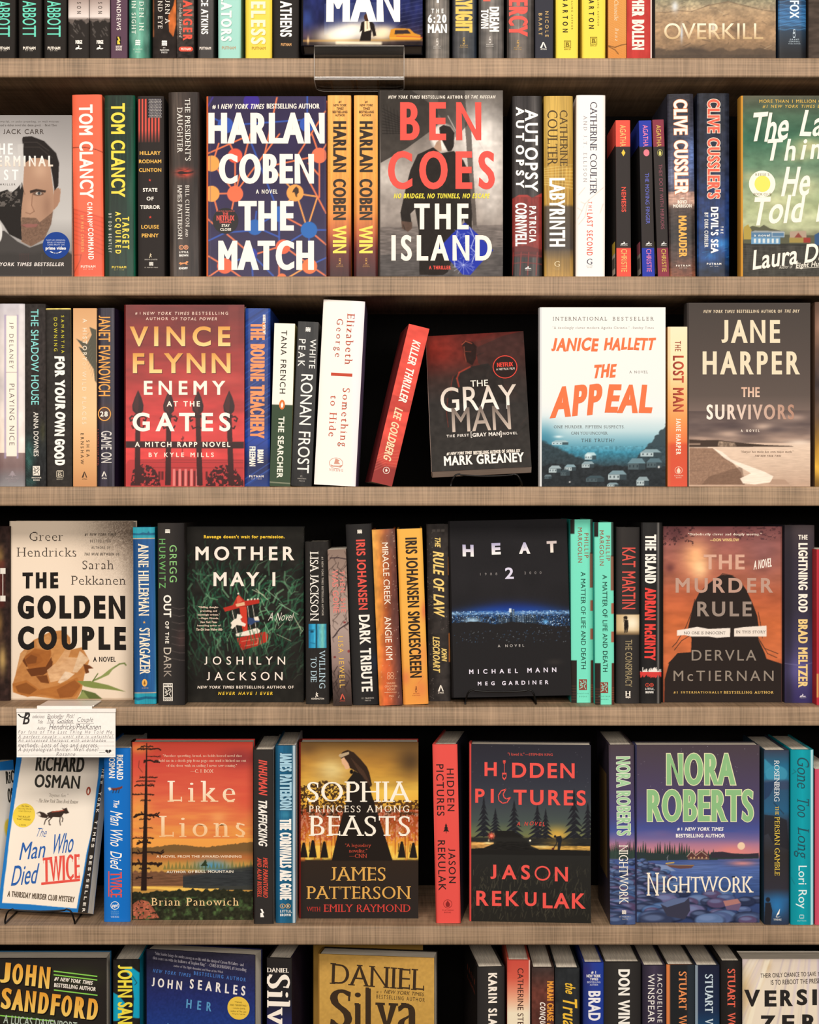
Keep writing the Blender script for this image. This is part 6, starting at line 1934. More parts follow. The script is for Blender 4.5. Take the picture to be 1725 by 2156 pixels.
spine_out(776, 998, 205, 1910, 'glowing orange spine with starry specks and a brown right side', '#b05a30', [
    ('title', 'MIRACLE CREEK', 812, 334, 872, 935, 's', '#f9ecd9'), ('author_name', 'ANGIE KIM', 832, 1052, 896, 1470, 's', '#f9ecd9'), ('publisher_mark', 'twin', 850, 1588, 914, 1628, 'mark', '#f0b890'), ('publisher_mark', 'twin', 850, 1622, 914, 1660, 'mark', '#f0b890'),
    ('publisher_mark', 'SARAH', 846, 1686, 926, 1706, 's', '#f0b890', H_), ('publisher_mark', 'CRICHTON', 828, 1716, 946, 1736, 's', '#f0b890', H_), ('publisher_mark', 'BOOKS', 852, 1746, 928, 1766, 's', '#f0b890', H_), ('publisher_mark', 'rule', 824, 1780, 944, 1790, 'mark', '#f0b890'), ('publisher_mark', 'FSG', 870, 1810, 912, 1830, 's', '#f0b890', H_)],
    lean=-74, art=embers, gloss=True)
spine_out(1006, 1250, 200, 1900, 'marigold yellow spine with faint red smoke and tall black capitals', '#efb04a', [
    ('author_name', 'IRIS JOHANSEN', 1036, 286, 1150, 962, 'c', '#33261c'), ('title', 'SMOKESCREEN', 1060, 1000, 1176, 1642, 'c', '#33261c'), ('publisher_mark', 'gcp', 1112, 1726, 1148, 1784, 'mark', '#7a3f28'), ('publisher_mark', 'GRAND', 1102, 1790, 1162, 1800, 's', '#a8502f', H_), ('publisher_mark', 'CENTRAL', 1094, 1808, 1172, 1818, 's', '#a8502f', H_)],
    lean=-62, gloss=True, art=lambda c: c.vg((200, '#f0b24c'), (1200, '#efb04e'), (1900, '#e89a46')).glow(1210, 1000, 40, 110, '#d9704a', .8).glow(1200, 1420, 90, 160, '#e8904f', .6).glow(1030, 1640, 60, 90, '#d9704a', .6).glow(1180, 1750, 90, 120, '#e07a48', .6).line([(1160, 1560), (1200, 1640), (1150, 1700)], 4, '#c9603f', .4))


def scuffed(c):
    c.fill('#36312f').grain(40, 40, .2, 4)
    n = c.nz(14, 10, 8)
    c.mix((n > .78) * (np.abs(c.X - 1260) < 40), '#8a8078', .6).mix((c.nz(10, 10, 2) > .8) * (c.Y > 1000) * (c.Y < 1200) * (c.X > 1340), '#6d625c', .8)
    c.box(1440, 470, 1460, 650, '#c9793f').box(1446, 1210, 1466, 1490, '#c9793f')
    for k in range(3):
        c.box(1285 + k * 44, 205, 1318 + k * 44, 230, '#5c5550', .8, 6)


spine_out(1254, 1464, 155, 1866, 'scuffed dark brown spine with bold yellow italic capitals', '#36312f', [
    ('title', 'THE', 1312, 278, 1366, 382, 'bi', '#efcf7a'), ('title', 'RULE OF LAW', 1296, 416, 1402, 1056, 'bi', '#efcf7a'), ('author_name', 'JOHN', 1376, 1352, 1428, 1484, 'ci', '#efcf7a'), ('author_name', 'LESCROART', 1292, 1240, 1360, 1592, 'ci', '#efcf7a'),
    ('publisher_mark', 'peak', 1340, 1712, 1398, 1772, 'mark', CREAM), ('publisher_mark', 'ATRIA', 1342, 1780, 1398, 1792, 'b', CREAM, H_)], lean=-24, art=scuffed)

zoom(880, 1070, 4.0116)


def city(c):
    c.fill('#232123').grain(200, 200, .1, 2)
    c.mix(np.exp(-((c.Y - 855 - ((c.X - 790) / 500.) ** 2 * 25) / 38.) ** 2) * np.exp(-((c.X - 790) / 420.) ** 2), '#1f4fb0', .95)
    c.mix(np.exp(-((c.Y - 830) / 50.) ** 2) * np.exp(-((c.X - 800) / 260.) ** 2), '#1c2c70', .6)
    band = (c.Y > 866) & (c.Y < 1000)
    n = c.nz(7, 6, 4, 2)
    c.mix(band * np.clip(n * 1.6 - .5, 0, 1), '#2f78d0', .9).mix(band * (n > .76), '#d6ecfa', .8)
    c.mix(np.exp(-((c.Y - 885) / 14.) ** 2) * np.clip(c.nz(18, 8, 3) * 1.5 - .2, 0, 1), '#a8d4f6', .9)
    c.glow(460, 945, 80, 30, '#bfe2f6', .8).glow(1078, 960, 30, 22, '#6ab4f0', .9)
    rnd = random.Random(2)
    for k in range(16):
        x = 680 + k * 20
        h = rnd.uniform(40, 80) if abs(x - 790) > 20 else 120
        c.box(x, 975 - h, x + 17, 980, rnd.choice(['#26323f', '#3c5066', '#1c2733']))
        for j in range(5):
            c.box(x + 3, 975 - h + j * 14, x + 13, 975 - h + j * 14 + 6, '#bcd2e2', rnd.uniform(.2, .9))
    c.box(770, 846, 790, 880, '#e6f0f6', .9)
    c.mix(np.clip((c.Y - 965 - (c.nz(140, 1e9, 7, 3) - .5) * 50 - np.clip(c.X - 800, 0, 500) * .08 - np.clip(640 - c.X, 0, 400) * -.02) / 6, 0, 1), '#232122', 1)
    for k in range(170):
        x, y = rnd.uniform(300, 1290), rnd.uniform(990, 1130)
        if x < 950 and y < 1030:
            continue
        c.ell(x, y, 3, 2.4, rnd.choice(['#4f7aa8', '#a8b8c8', '#3a5a84']), rnd.uniform(.3, .9), 1)
    c.glow(1150, 1300, 80, 30, '#3a3532', .6)


face_out((272, 105), (1264, 95), (302, 1588), 'black night-city cover with white spaced letters, on a black wire easel', '#232123', [
    ('title', 'H', 380, 304, 474, 404, 'cx', ('#b0aacb', '#fdf6f0'), {'wob': .05}), ('title', 'E', 626, 294, 702, 392, 'cx', ('#b0aacb', '#fdf6f0'), {'wob': .05}), ('title', 'A', 862, 290, 950, 386, 'cx', ('#b0aacb', '#fdf6f0'), {'wob': .05}), ('title', 'T', 1094, 284, 1178, 382, 'cx', ('#c9b9b6', '#fdeee0'), {'wob': .05}),
    ('title', '2', 738, 502, 812, 598, 'b', '#dcd6ea'), ('tagline', '1988', 528, 544, 672, 566, 's', '#8d8684'), ('tagline', '2000', 902, 538, 1046, 560, 's', '#8d8684'), ('tagline', 'A NOVEL', 674, 1148, 896, 1170, 's', '#c9c2bc'),
    ('author_name', 'MICHAEL', 432, 1352, 842, 1390, 'b', '#e9e2f0'), ('author_name', 'MANN', 922, 1346, 1166, 1384, 'b', '#e9e2f0'), ('author_name', 'MEG', 504, 1456, 646, 1488, 'b', '#e9e2f0'), ('author_name', 'GARDINER', 708, 1452, 1098, 1486, 'b', '#e9e2f0')],
    art=city, lift=.003, pose=(0, 5, -1.2), dep=.052, rest=False, thick=.034, spine='#1a1819', step=1.2)

zoom(1180, 1070, 4.5867)


def cityscape_mint(x0, x1, dy):
    def f(c):
        c.fill('#79e0c4').box(x1 - 34, 430 + dy, x1 + 60, 770 + dy, '#8a5040', .9, 4).box(x1 - 30, 0, x1 + 60, 440 + dy, '#2c2624', .8, 3)
        c.box(x0 - 80, 0, x0 + 30, 250 + dy, '#2b2523', 1, 4).box(x0 - 80, 1470 + dy, x0 + 52, 1990, '#2d2522', 1, 4)
        for y in (890, 1165):
            c.box(x1 - 30, y + dy, x1 + 60, y + 105 + dy, '#a86450', 1, 3)
        c.box(x1 - 26, 1470 + dy, x1 + 60, 1990, '#5a3228', 1, 3)
        for k in range(6):
            c.line([(x1 - 24, 1710 + dy + k * 22), (x1 + 20, 1710 + dy + k * 22)], 4, '#c07a52', .7)
            c.line([(x0 - 40, 1720 + dy + k * 26), (x0 + 45, 1720 + dy + k * 26)], 4, '#7a4c38', .7)
    return f


for x0, x1, dy, yt, yb, lab in ((108, 320, 0, 110, 1880, 'mint green spine with red author letters, left one beside the night-city cover'), (338, 522, 28, 138, 1898, 'mint green spine with red author letters, right of its twin')):
    ox = 0 if x0 == 108 else 209
    spine_out(x0, x1, yt, yb, lab, '#79e0c4', [
        ('author_name', 'PHILLIP', 232 + ox, 240 + dy, 272 + ox, 480 + dy, 's', '#9c5a44'), ('author_name', 'MARGOLIN', 170 + ox, 188 + dy, 212 + ox, 526 + dy, 's', '#9c5a44'), ('title', 'A MATTER OF LIFE AND DEATH', 200 + ox, 616 + dy, 246 + ox, 1554 + dy, 's', '#24453c'),
        ('publisher_mark', 'maze', 180 + ox - (0 if ox == 0 else 4), 1654 + dy, 258 + ox - (0 if ox == 0 else 4), 1758 + dy, 'mark', ('#8c4a3c', '#9fe0cc')), ('publisher_mark', 'MINOTAUR', 164 + ox, 1785 + dy, 274 + ox, 1796 + dy, 's', '#5a9a86', H_), ('publisher_mark', 'BOOKS', 184 + ox, 1814 + dy, 256 + ox, 1825 + dy, 's', '#5a9a86', H_)],
        lean=-8, art=cityscape_mint(x0, x1, dy), mates='mint green pair of spines on the fourth shelf', back='#3ec2b8')


def lone_woman(c):
    c.fill('#33302f').hg([(540, '#2b2827'), (600, '#383432'), (765, '#2e2b2a')])
    c.box(540, 1028, 765, 1224, '#c9a878', 1, 2).mix(np.exp(-(((c.X - 690) / 90.) ** 2 + ((c.Y - 1110) / 90.) ** 2)) * (c.Y > 1028) * (c.Y < 1224), '#fdf0d4', .95).mix(((c.Y > 1180) & (c.Y < 1226)) * np.clip((c.Y - 1180) / 46, 0, 1), '#5a4630', .9)
    q = '#241d18'
    c.ell(636, 1060, 14, 18, q).poly([(612, 1050), (630, 1040), (622, 1075), (612, 1110)], q).poly([(620, 1080), (655, 1080), (660, 1140), (650, 1200), (640, 1205), (636, 1160), (630, 1205), (620, 1205), (616, 1130)], q)


spine_out(540, 766, 185, 1888, 'charcoal spine with red author letters and a small woman silhouette picture', '#33302f', [
    ('author_name', 'KAT MARTIN', 598, 382, 726, 976, 'cs', '#d9564c'), ('title', 'THE CONSPIRACY', 628, 1272, 694, 1726, 'cs', '#a08f6c'), ('publisher_mark', 'H', 626, 1768, 682, 1814, 'F', CREAM, H_), ('publisher_mark', 'HQN', 632, 1818, 678, 1838, 'B', CREAM, H_)], lean=2, art=lone_woman)


def red_city(c):
    c.hg([(768, '#1a1818'), (850, '#262423'), (930, '#1f1d1d'), (948, '#7a7672'), (960, '#24211f'), (990, '#1c1a1a')])
    c.mix(np.clip((c.Y - 1560 - (c.nz(8, 1e9, 3, 3) - .5) * 90) / 5, 0, 1) * (c.Y < 1600), '#f2e9e0').mix(np.clip((1630 - c.Y - (c.nz(9, 1e9, 8, 3) - .5) * 50) / 6, 0, 1) * (c.Y >= 1584), '#d8403c')


spine_out(770, 976, 140, 1888, 'glossy black spine with white and red capitals above a red and white torn band', '#1f1d1d', [
    ('title', 'THE ISLAND', 818, 256, 926, 728, 'C', '#fbf3e8'), ('author_name', 'ADRIAN McKINTY', 814, 772, 922, 1468, 'C', '#e8463f'), ('publisher_mark', 'twin', 820, 1690, 904, 1728, 'mark', '#d2503f'), ('publisher_mark', 'L', 834, 1698, 850, 1720, 'F', '#d2503f', H_), ('publisher_mark', 'B', 874, 1698, 892, 1720, 'F', '#d2503f', H_),
    ('publisher_mark', 'LITTLE,', 822, 1736, 908, 1760, 'c', WHITE, H_), ('publisher_mark', 'BROWN', 824, 1768, 900, 1790, 'c', WHITE, H_)], art=red_city, gloss=True, lean=12)

zoom(1370, 1070, 4.5859)


def back_of_head(c):
    c.vg((178, '#7d4a4c'), (400, '#a06258'), (700, '#b0664e'), (850, '#b86040'), (1100, '#c96a3e'), (1400, '#cf7044'), (1880, '#a04a30'))
    c.glow(440, 480, 170, 220, '#f3b07c', 1).glow(480, 580, 90, 120, '#fbd09a', .8).glow(1100, 400, 220, 300, '#8a5a58', .8).glow(240, 250, 160, 100, '#4f2f32', .7).grain(160, 60, .14, 3, 3)
    c.mix((c.nz(22, 16, 9, 3) > .6) * (c.X < 430) * (c.Y < 360), '#3a2426', .7).mix((c.nz(22, 16, 3, 3) > .6) * (c.X > 800) * (c.Y < 300), '#4a2e32', .6).glow(190, 580, 60, 60, '#5c3234', .7)
    k = '#2c2421'
    c.poly([(640, 670), (700, 640), (780, 645), (860, 690), (930, 790), (980, 900), (1030, 1030), (1045, 1140), (1040, 1260), (1100, 1390), (1120, 1450), (1275, 1500), (1275, 1880), (130, 1880), (135, 1650), (180, 1490), (260, 1400), (390, 1390), (395, 1260), (360, 1170), (380, 1080), (420, 920), (470, 820), (560, 730)], k)
    for q in ([(430, 880), (400, 1000), (340, 1150), (250, 1300), (210, 1340)], [(380, 1230), (300, 1280), (230, 1370)], [(390, 1400), (260, 1420), (170, 1500)], [(1040, 1000), (1060, 1100), (1080, 1250)], [(1040, 1250), (1100, 1350), (1230, 1400)], [(1060, 1280), (1130, 1400), (1220, 1440)], [(640, 680), (700, 630), (800, 650)]):
        c.line(q, 6, k, .9, 3)
    c.poly([(255, 1180), (350, 1165), (450, 1145), (560, 1165), (770, 1155), (768, 1240), (640, 1250), (560, 1238), (400, 1240), (330, 1225), (255, 1232)], '#f2e6da').poly([(808, 1160), (900, 1145), (1120, 1130), (1120, 1235), (808, 1238)], '#f0e2d4')
    c.box(1262, 170, 1280, 1880, '#5c3430', .6, 12)


TR_ = '#b0a49c'
face_out((128, 178), (1276, 172), (120, 1878), 'sunset cover with a long-haired silhouette from behind and grey capitals', '#a06258', [
    ('review_quote', '"Diabolically clever and deeply moving."', 366, 236, 1076, 268, 'F', '#fbe9d6'), ('review_quote', '—DON WINSLOW', 578, 290, 858, 318, 'b', '#f3d08c'), ('title', 'THE', 516, 446, 912, 590, 'b', '#d9a992'), ('tagline', 'A NOVEL', 990, 490, 1186, 575, 'xs', '#fbeee0', {'ang': 10}),
    ('title', 'MURDER', 244, 672, 1182, 816, 'b', '#c09a88'), ('title', 'RULE', 452, 900, 978, 1044, 'b', '#9c8a7e'), ('tagline', 'NO ONE IS INNOCENT', 322, 1190, 722, 1216, 'm', '#3a302c'), ('tagline', 'IN THIS STORY', 826, 1178, 1112, 1204, 'm', '#3a302c'),
    ('author_name', 'DERVLA', 396, 1366, 1020, 1470, 's', '#94877a'), ('author_name', 'McTIERNAN', 220, 1566, 1186, 1668, 's', '#94877a'), ('tagline', '#1 INTERNATIONALLY', 220, 1766, 690, 1790, 'F', '#e9c06a'), ('tagline', 'BESTSELLING AUTHOR', 704, 1762, 1186, 1788, 'F', '#e9c06a')], art=back_of_head, step=1.3, spine='#2c2421', thick=.034)


def lightning(c):
    c.vg((160, '#4a3f40'), (500, '#3c3540'), (1000, '#3a3544'), (1400, '#4a4468'), (1600, '#4c4474'), (1880, '#383060'))
    c.mix(np.exp(-((c.X - 1330) / 50.) ** 2), '#231f24', .6).glow(1420, 1560, 120, 160, '#6a64a0', .6).line([(1300, 1500), (1450, 1520), (1590, 1490)], 3, '#a8a4d0', .5)


spine_out(1300, 1586, 165, 1880, 'dusky purple-grey spine with white then yellow capitals', '#3c3540', [
    ('title', 'THE', 1428, 258, 1518, 305, 'c', CREAM, H_), ('title', 'LIGHTNING ROD', 1428, 338, 1518, 1006, 'C', CREAM), ('author_name', 'BRAD MELTZER', 1428, 1074, 1518, 1730, 'C', '#efd08a'), ('publisher_mark', 'slant', 1440, 1790, 1502, 1824, 'mark', '#d9d2dc'), ('publisher_mark', 'MORROW', 1442, 1828, 1504, 1836, 's', '#d9d2dc', H_)], art=lightning)
spine_out(1606, 1760, 398, 1902, 'red paperback cut by the right photo edge, fourth shelf', '#b8303a', [], kind='pb', art=lambda c: c.fill('#b8303a').box(1590, 1600, 1625, 1830, '#d9b060', .8))
# ================================================================== fifth shelf
ROW[0] = 5
zoom(0, 1470, 4.069)


def fox_cover(c):
    c.fill('#2277c0')
    c.poly([(150, 556), (300, 562), (500, 566), (700, 572), (846, 580), (842, 760), (826, 900), (812, 1060), (800, 1200), (760, 1380), (735, 1560), (708, 1700), (690, 1820), (500, 1812), (250, 1800), (28, 1798), (38, 1640), (52, 1500), (66, 1300), (86, 1100), (108, 920), (128, 760), (146, 640)], '#f6e9d8')
    c.poly([(880, 690), (896, 690), (792, 1856), (700, 1856)], '#2f2a26')
    k = '#3a2c26'
    c.poly([(300, 1072), (330, 1056), (370, 1066), (410, 1090), (395, 1110), (350, 1105), (318, 1092)], k).poly([(300, 1072), (330, 1068), (345, 1090), (318, 1092)], '#e9dccb')
    c.poly([(395, 1070), (440, 1052), (500, 1048), (540, 1040), (525, 1022), (545, 1030), (570, 1020), (582, 1045), (596, 1062), (570, 1070), (545, 1068), (530, 1090), (510, 1100), (450, 1100), (430, 1110), (410, 1100)], k)
    c.line([(440, 1058), (500, 1050), (545, 1042)], 8, '#c9563f', .8)
    for q in ([(420, 1100), (385, 1125), (375, 1160)], [(440, 1105), (415, 1130), (420, 1160), (430, 1162)], [(515, 1095), (512, 1130), (520, 1162)], [(525, 1090), (540, 1110), (535, 1135)]):
        c.line(q, 8, k)


BLUE = '#2f62ac'
FOXW = [
    ('author_name', 'RiCHARD', 280, 600, 716, 728, 'k', '#38352f'), ('author_name', 'OSMAN', 274, 756, 682, 864, 'k', '#38352f'), ('review_quote', '"Joyous fun."', 398, 906, 582, 944, 'h', '#7d7266'),
    ('review_quote', '—The New York Times Book Review', 290, 955, 676, 985, 'fi', '#7d7266'), ('publisher_mark', 'bird', 734, 846, 786, 916, 'mark', ('#a8503c', '#a8503c', '#f6ead8')), ('title', 'The', 300, 1190, 414, 1262, 'h', BLUE),
    ('title', 'Man', 160, 1300, 412, 1440, 'hs', BLUE, {'ang': 8}), ('title', 'Who', 440, 1228, 664, 1388, 'hs', BLUE, {'ang': 8}), ('title', 'Died', 96, 1488, 352, 1648, 'hs', BLUE, {'ang': 8}), ('title', 'TWICE', 380, 1404, 706, 1606, 'fc', '#e8564a', {'ang': 8}), ('title', 'rule', 370, 1590, 710, 1640, 'mark', '#e8564a', {'ang': 8}),
    ('tagline', 'A THURSDAY MURDER CLUB MYSTERY', 74, 1714, 670, 1760, 'c', '#5a4a3a', {'ang': -2})] + [
    ('tagline', ch, x - 12, y - 14, x + 12, y + 14, 'b', '#f2e9dc', {'rot': 'd'}) for ch, x, y in [(ch, 886 - 134 * k / 24, 715 + k * 46.5) for k, ch in enumerate('NEW YORK TIMES BESTSELLER')] if ch not in ' I'] + [
    ('tagline', 'box', 818, 1176, 842, 1182, 'mark', '#f2e9dc')]
STK = [(190, 1092, 100, '#f2d24a', [('The New', 162, 1010, 236, 1024, 'fi', '#6b5a24'), ('Thursday Murder', 128, 1032, 266, 1046, 'fi', '#6b5a24'), ('Club Mystery', 140, 1052, 252, 1066, 'fi', '#6b5a24'), ('THE BULLET', 134, 1096, 248, 1110, 's', '#6b5a24'), ('THAT MISSED', 126, 1118, 252, 1132, 's', '#6b5a24'), ('A NOVEL', 152, 1164, 214, 1176, 's', '#6b5a24')], None, 'round yellow sticker')]
face_out((108, 512), (903, 522), (-8, 1842), 'blue-bordered cream cover with a running fox, on a black wire easel', '#2277c0', FOXW, art=fox_cover, kind='pb', thick=.022, lift=.003, pose=(12, 17, 0), dep=.08, rest=False, spine='#2277c0', stickers=STK, step=1.2)
face_out((-345, 620), (59, 542), (-375, 1860), 'second blue-bordered cream paperback turned away at the left photo edge', '#2277c0',
         [('author_name', 'RiCHA', 6, 630, 100, 740, 'k', '#38352f'), ('author_name', 'OSMAN', 6, 780, 90, 905, 'k', '#38352f'), ('title', 'M', -60, 1330, 30, 1480, 'xs', BLUE)],
         art=lambda c: c.fill('#2277c0').box(-260, 630, 92, 1790, '#f6e9d8', 1, 8).ell(0, 1140, 28, 90, '#f2d24a'), kind='pb', thick=.024, pose=(-56, 5, 0), dep=.075, spine='#2277c0', W_=.135)


def fox_spine(c):
    c.hg([(890, '#1f6cc0'), (1000, '#1673cc'), (1115, '#1a6cc0')])
    k = '#33261f'
    c.poly([(924, 772), (940, 764), (958, 780), (940, 795)], '#efe4d6').poly([(950, 772), (985, 772), (1030, 762), (1050, 752), (1048, 772), (1020, 784), (990, 792), (960, 790)], '#7a3a2c')
    for x in (975, 1000, 1022):
        c.line([(x, 785), (x - 8, 812)], 6, k)


spine_out(890, 1116, 430, 1918, 'bright blue spine with white, red and a tiny fox, under the handwritten card', '#1a6fc6', [
    ('author_name', 'RiCHARD', 1000, 486, 1056, 700, 'c', WHITE), ('author_name', 'OSMAN', 934, 510, 986, 685, 'c', WHITE), ('title', 'The', 972, 868, 1022, 946, 'xs', WHITE), ('title', 'Man Who', 945, 965, 1050, 1285, 'hs', WHITE), ('title', 'Died', 945, 1310, 1044, 1474, 'hs', WHITE),
    ('title', 'TWICE', 946, 1490, 1046, 1708, 'fc', '#e8564a'), ('title', 'rule', 922, 1484, 944, 1700, 'mark', '#e8564a', {'turn': 1}), ('publisher_mark', 'ring', 948, 1742, 1022, 1812, 'mark', WHITE), ('publisher_mark', 'pgd', 960, 1762, 1012, 1796, 'bi', WHITE, H_),
    ('publisher_mark', 'VIKING', 950, 1868, 1020, 1882, 's', '#cfe2f2', H_), ('publisher_mark', 'PAMELA', 952, 1822, 1018, 1832, 's', '#7ab8ea', H_), ('publisher_mark', 'DORMAN', 952, 1838, 1018, 1848, 's', '#7ab8ea', H_), ('publisher_mark', 'BOOKS', 956, 1853, 1014, 1862, 's', '#7ab8ea', H_)],
    art=fox_spine, gloss=True, front='#f2ebe2')

zoom(260, 1500, 4.3125)


def sunset_lake(c):
    c.vg((270, '#b0402f'), (450, '#cf4f3f'), (700, '#e2684a'), (950, '#ef9450'), (1100, '#f3a94e'), (1190, '#f2a24c'))
    c.mix(c.nz(220, 30, 3, 3) * (c.Y < 1150), '#c9443c', .5).glow(1050, 420, 200, 100, '#7a3036', .7).glow(1130, 800, 160, 180, '#d8503f', .6).glow(140, 900, 120, 240, '#f3c04e', .5).glow(860, 960, 90, 60, '#f9b06a', .6).glow(140, 330, 120, 60, '#e8a04a', .6)
    c.mix(np.clip((c.Y - 1225 + np.exp(-((c.X - 480) / 150.) ** 2) * 22 + np.clip(c.X - 760, 0, 400) * .11 - (c.nz(14, 1e9, 2, 2) - .5) * 12) / 5, 0, 1), '#7a5a34', 1)
    c.mix(np.clip((c.Y - 1260) / 60, 0, 1) * (c.Y > 1230), '#c0703c', .9).mix(np.clip((c.Y - 1330) / 50, 0, 1), '#c9a24c', .7)
    c.glow(800, 1400, 180, 70, '#4f94b8', .95).glow(900, 1450, 120, 60, '#3f7cb0', .8).glow(450, 1420, 160, 60, '#d39a4a', .7)
    for x in range(360, 1180, 34):
        c.poly([(x, 1430), (x + 17, 1360 + 24 * math.sin(x)), (x + 34, 1430)], '#5f6a3c', .6)
    c.poly([(745, 1340), (760, 1370), (752, 1372), (772, 1400), (700, 1400), (725, 1372)], '#2f3a24')
    c.box(744, 1390, 750, 1480, '#2f3a24')
    c.mix(np.clip((c.Y - 1440 - (c.nz(30, 1e9, 9, 3) - .5) * 40) / 14, 0, 1) * (c.Y < 1580), '#6e4a38', .9)
    c.mix(np.clip((c.Y - 1470 + np.clip(c.X - 560, 0, 700) * .14) / 30, 0, 1) * (c.X > 540) * (c.Y < 1620), '#2d3438', .9).grain(60, 6, .2, 6, 2, (c.Y > 1440) & (c.Y < 1580))
    c.poly([(85, 1580), (300, 1586), (560, 1596), (760, 1606), (870, 1604), (850, 1640), (700, 1626), (520, 1636), (300, 1604), (90, 1600)], '#f4c45c')
    c.mix(np.clip((c.Y - 1618 - (c.nz(40, 1e9, 4, 3) - .5) * 50 - np.clip(520 - c.X, 0, 500) * .03) / 6, 0, 1), '#2b2c1e', 1)
    g = c.nz(40, 40, 12, 3)
    c.mix((c.Y > 1680) * np.clip((g - .5) * 4, 0, 1), '#4f6a3c', .8).mix(c.pmask([(85, 1740), (150, 1700), (230, 1720), (280, 1790), (330, 1870), (95, 1880)]) * (c.nz(16, 16, 3) > .36), '#b06048', .95).grain(20, 20, .3, 5, 2, c.Y > 1640)
    k = '#2a1c18'
    c.poly([(204, 280), (212, 280), (216, 900), (214, 1620), (160, 1620), (176, 1200), (186, 900)], k)
    for y, l, r, w in ((330, 80, 130, 20), (310, 50, 60, 14), (440, 20, 120, 24), (400, 0, 130, 10), (590, 60, 100, 14), (660, 105, 70, 18), (625, 90, 80, 12), (745, 125, 70, 14), (800, 50, 40, 10), (930, 110, 120, 30), (970, 60, 40, 12), (1050, 60, 60, 8), (1140, 120, 70, 14), (1180, 80, 40, 26), (1270, 125, 160, 26), (1370, 120, 140, 36), (1420, 60, 40, 16), (1500, 90, 60, 18)):
        for s_, d in ((-1, l), (1, r)):
            if d:
                random.seed(int(y + s_))
                pts = [(205, y)] + [(205 + s_ * d * t, y + random.uniform(-.4, .4) * w + w * .4 * t) for t in (.3, .6, .85, 1)]
                c.line(pts, w * .55, k, 1, 3)
                for t in (.25, .45, .65, .85):
                    c.line([(205 + s_ * d * t, y), (205 + s_ * d * (t + .14), y + random.uniform(-.9, .9) * w)], w * .4, k, .95, 3)
    c.line([(140, 440), (135, 500), (170, 545)], 4, k, .7)


face_out((78, 270), (1172, 276), (85, 1882), 'fiery sunset lake cover with a bare pine trunk and pale serif title', '#e2684a', [
    ('review_quote', '"Another sprawling, brutal, no-holds-barred novel that', 356, 386, 1072, 414, 'f', '#f9d6b8'), ('review_quote', 'held me in a death grip from page one until it kicked me out', 318, 430, 1112, 460, 'f', '#f9d6b8'), ('review_quote', 'of the door with an ending I never saw coming."', 390, 474, 1028, 504, 'f', '#f9d6b8'), ('review_quote', '—C. J. BOX', 606, 522, 816, 552, 'f', '#f9d6b8'),
    ('title', 'Like', 398, 626, 1014, 818, 'f', ('#fdf0dc', '#f8d2a8')), ('title', 'Lions', 324, 944, 1106, 1138, 'f', ('#fbe0bc', '#f6c088')), ('tagline', 'A NOVEL FROM THE AWARD-WINNING', 300, 1300, 1074, 1324, 'w', '#f8dfc0'), ('tagline', 'AUTHOR OF', 394, 1440, 640, 1462, 'w', '#f8ecd8'), ('tagline', 'BULL MOUNTAIN', 654, 1438, 1000, 1462, 'w', '#f8ecd8'),
    ('author_name', 'Brian Panowich', 256, 1688, 1050, 1758, 'f', '#f6cf96')], art=sunset_lake, step=1.2, spine='#3a2018', back='#b8342e', thick=.034)
spine_out(1185, 1363, 340, 1922, 'black spine with red and white slanted capitals beside the sunset lake cover', '#322e2c', [
    ('title', 'INHUMAN', 1228, 430, 1306, 758, 'ci', '#e2564a'), ('title', 'TRAFFICKING', 1226, 788, 1306, 1222, 'ci', '#fbf3e8'), ('author_name', 'MIKE PAPANTONIO', 1268, 1320, 1312, 1688, 'ci', '#d8503f'), ('author_name', 'AND ALAN RUSSELL', 1216, 1320, 1256, 1684, 'ci', '#d8503f'),
    ('publisher_mark', 'bolt', 1240, 1786, 1282, 1860, 'mark', WHITE)], lean=-6, front='#c9c2ba')
spine_out(1382, 1566, 302, 1912, 'glossy teal-blue spine with pale blue and white condensed capitals', '#1f5878', [
    ('author_name', 'JAMES PATTERSON', 1420, 370, 1530, 888, 'C', '#a8d0e2', {'ol': ('#14405c', 4)}), ('title', 'THE CORNWALLS ARE GONE', 1420, 968, 1526, 1702, 'C', '#fdf6ec'), ('publisher_mark', 'twin', 1420, 1736, 1520, 1782, 'mark', '#d9a45e'), ('publisher_mark', 'L', 1438, 1748, 1454, 1770, 'F', '#efd9b0', H_), ('publisher_mark', 'B', 1486, 1748, 1504, 1770, 'F', '#efd9b0', H_),
    ('publisher_mark', 'LITTLE,', 1424, 1794, 1530, 1822, 'c', WHITE, H_), ('publisher_mark', 'BROWN', 1424, 1828, 1520, 1852, 'c', WHITE, H_)], gloss=True, lean=-2, front='#e2ded8',
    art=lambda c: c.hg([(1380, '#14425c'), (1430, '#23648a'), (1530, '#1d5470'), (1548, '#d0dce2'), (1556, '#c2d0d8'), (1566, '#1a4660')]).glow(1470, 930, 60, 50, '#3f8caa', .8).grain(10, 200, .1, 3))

zoom(520, 1500, 3.9205)


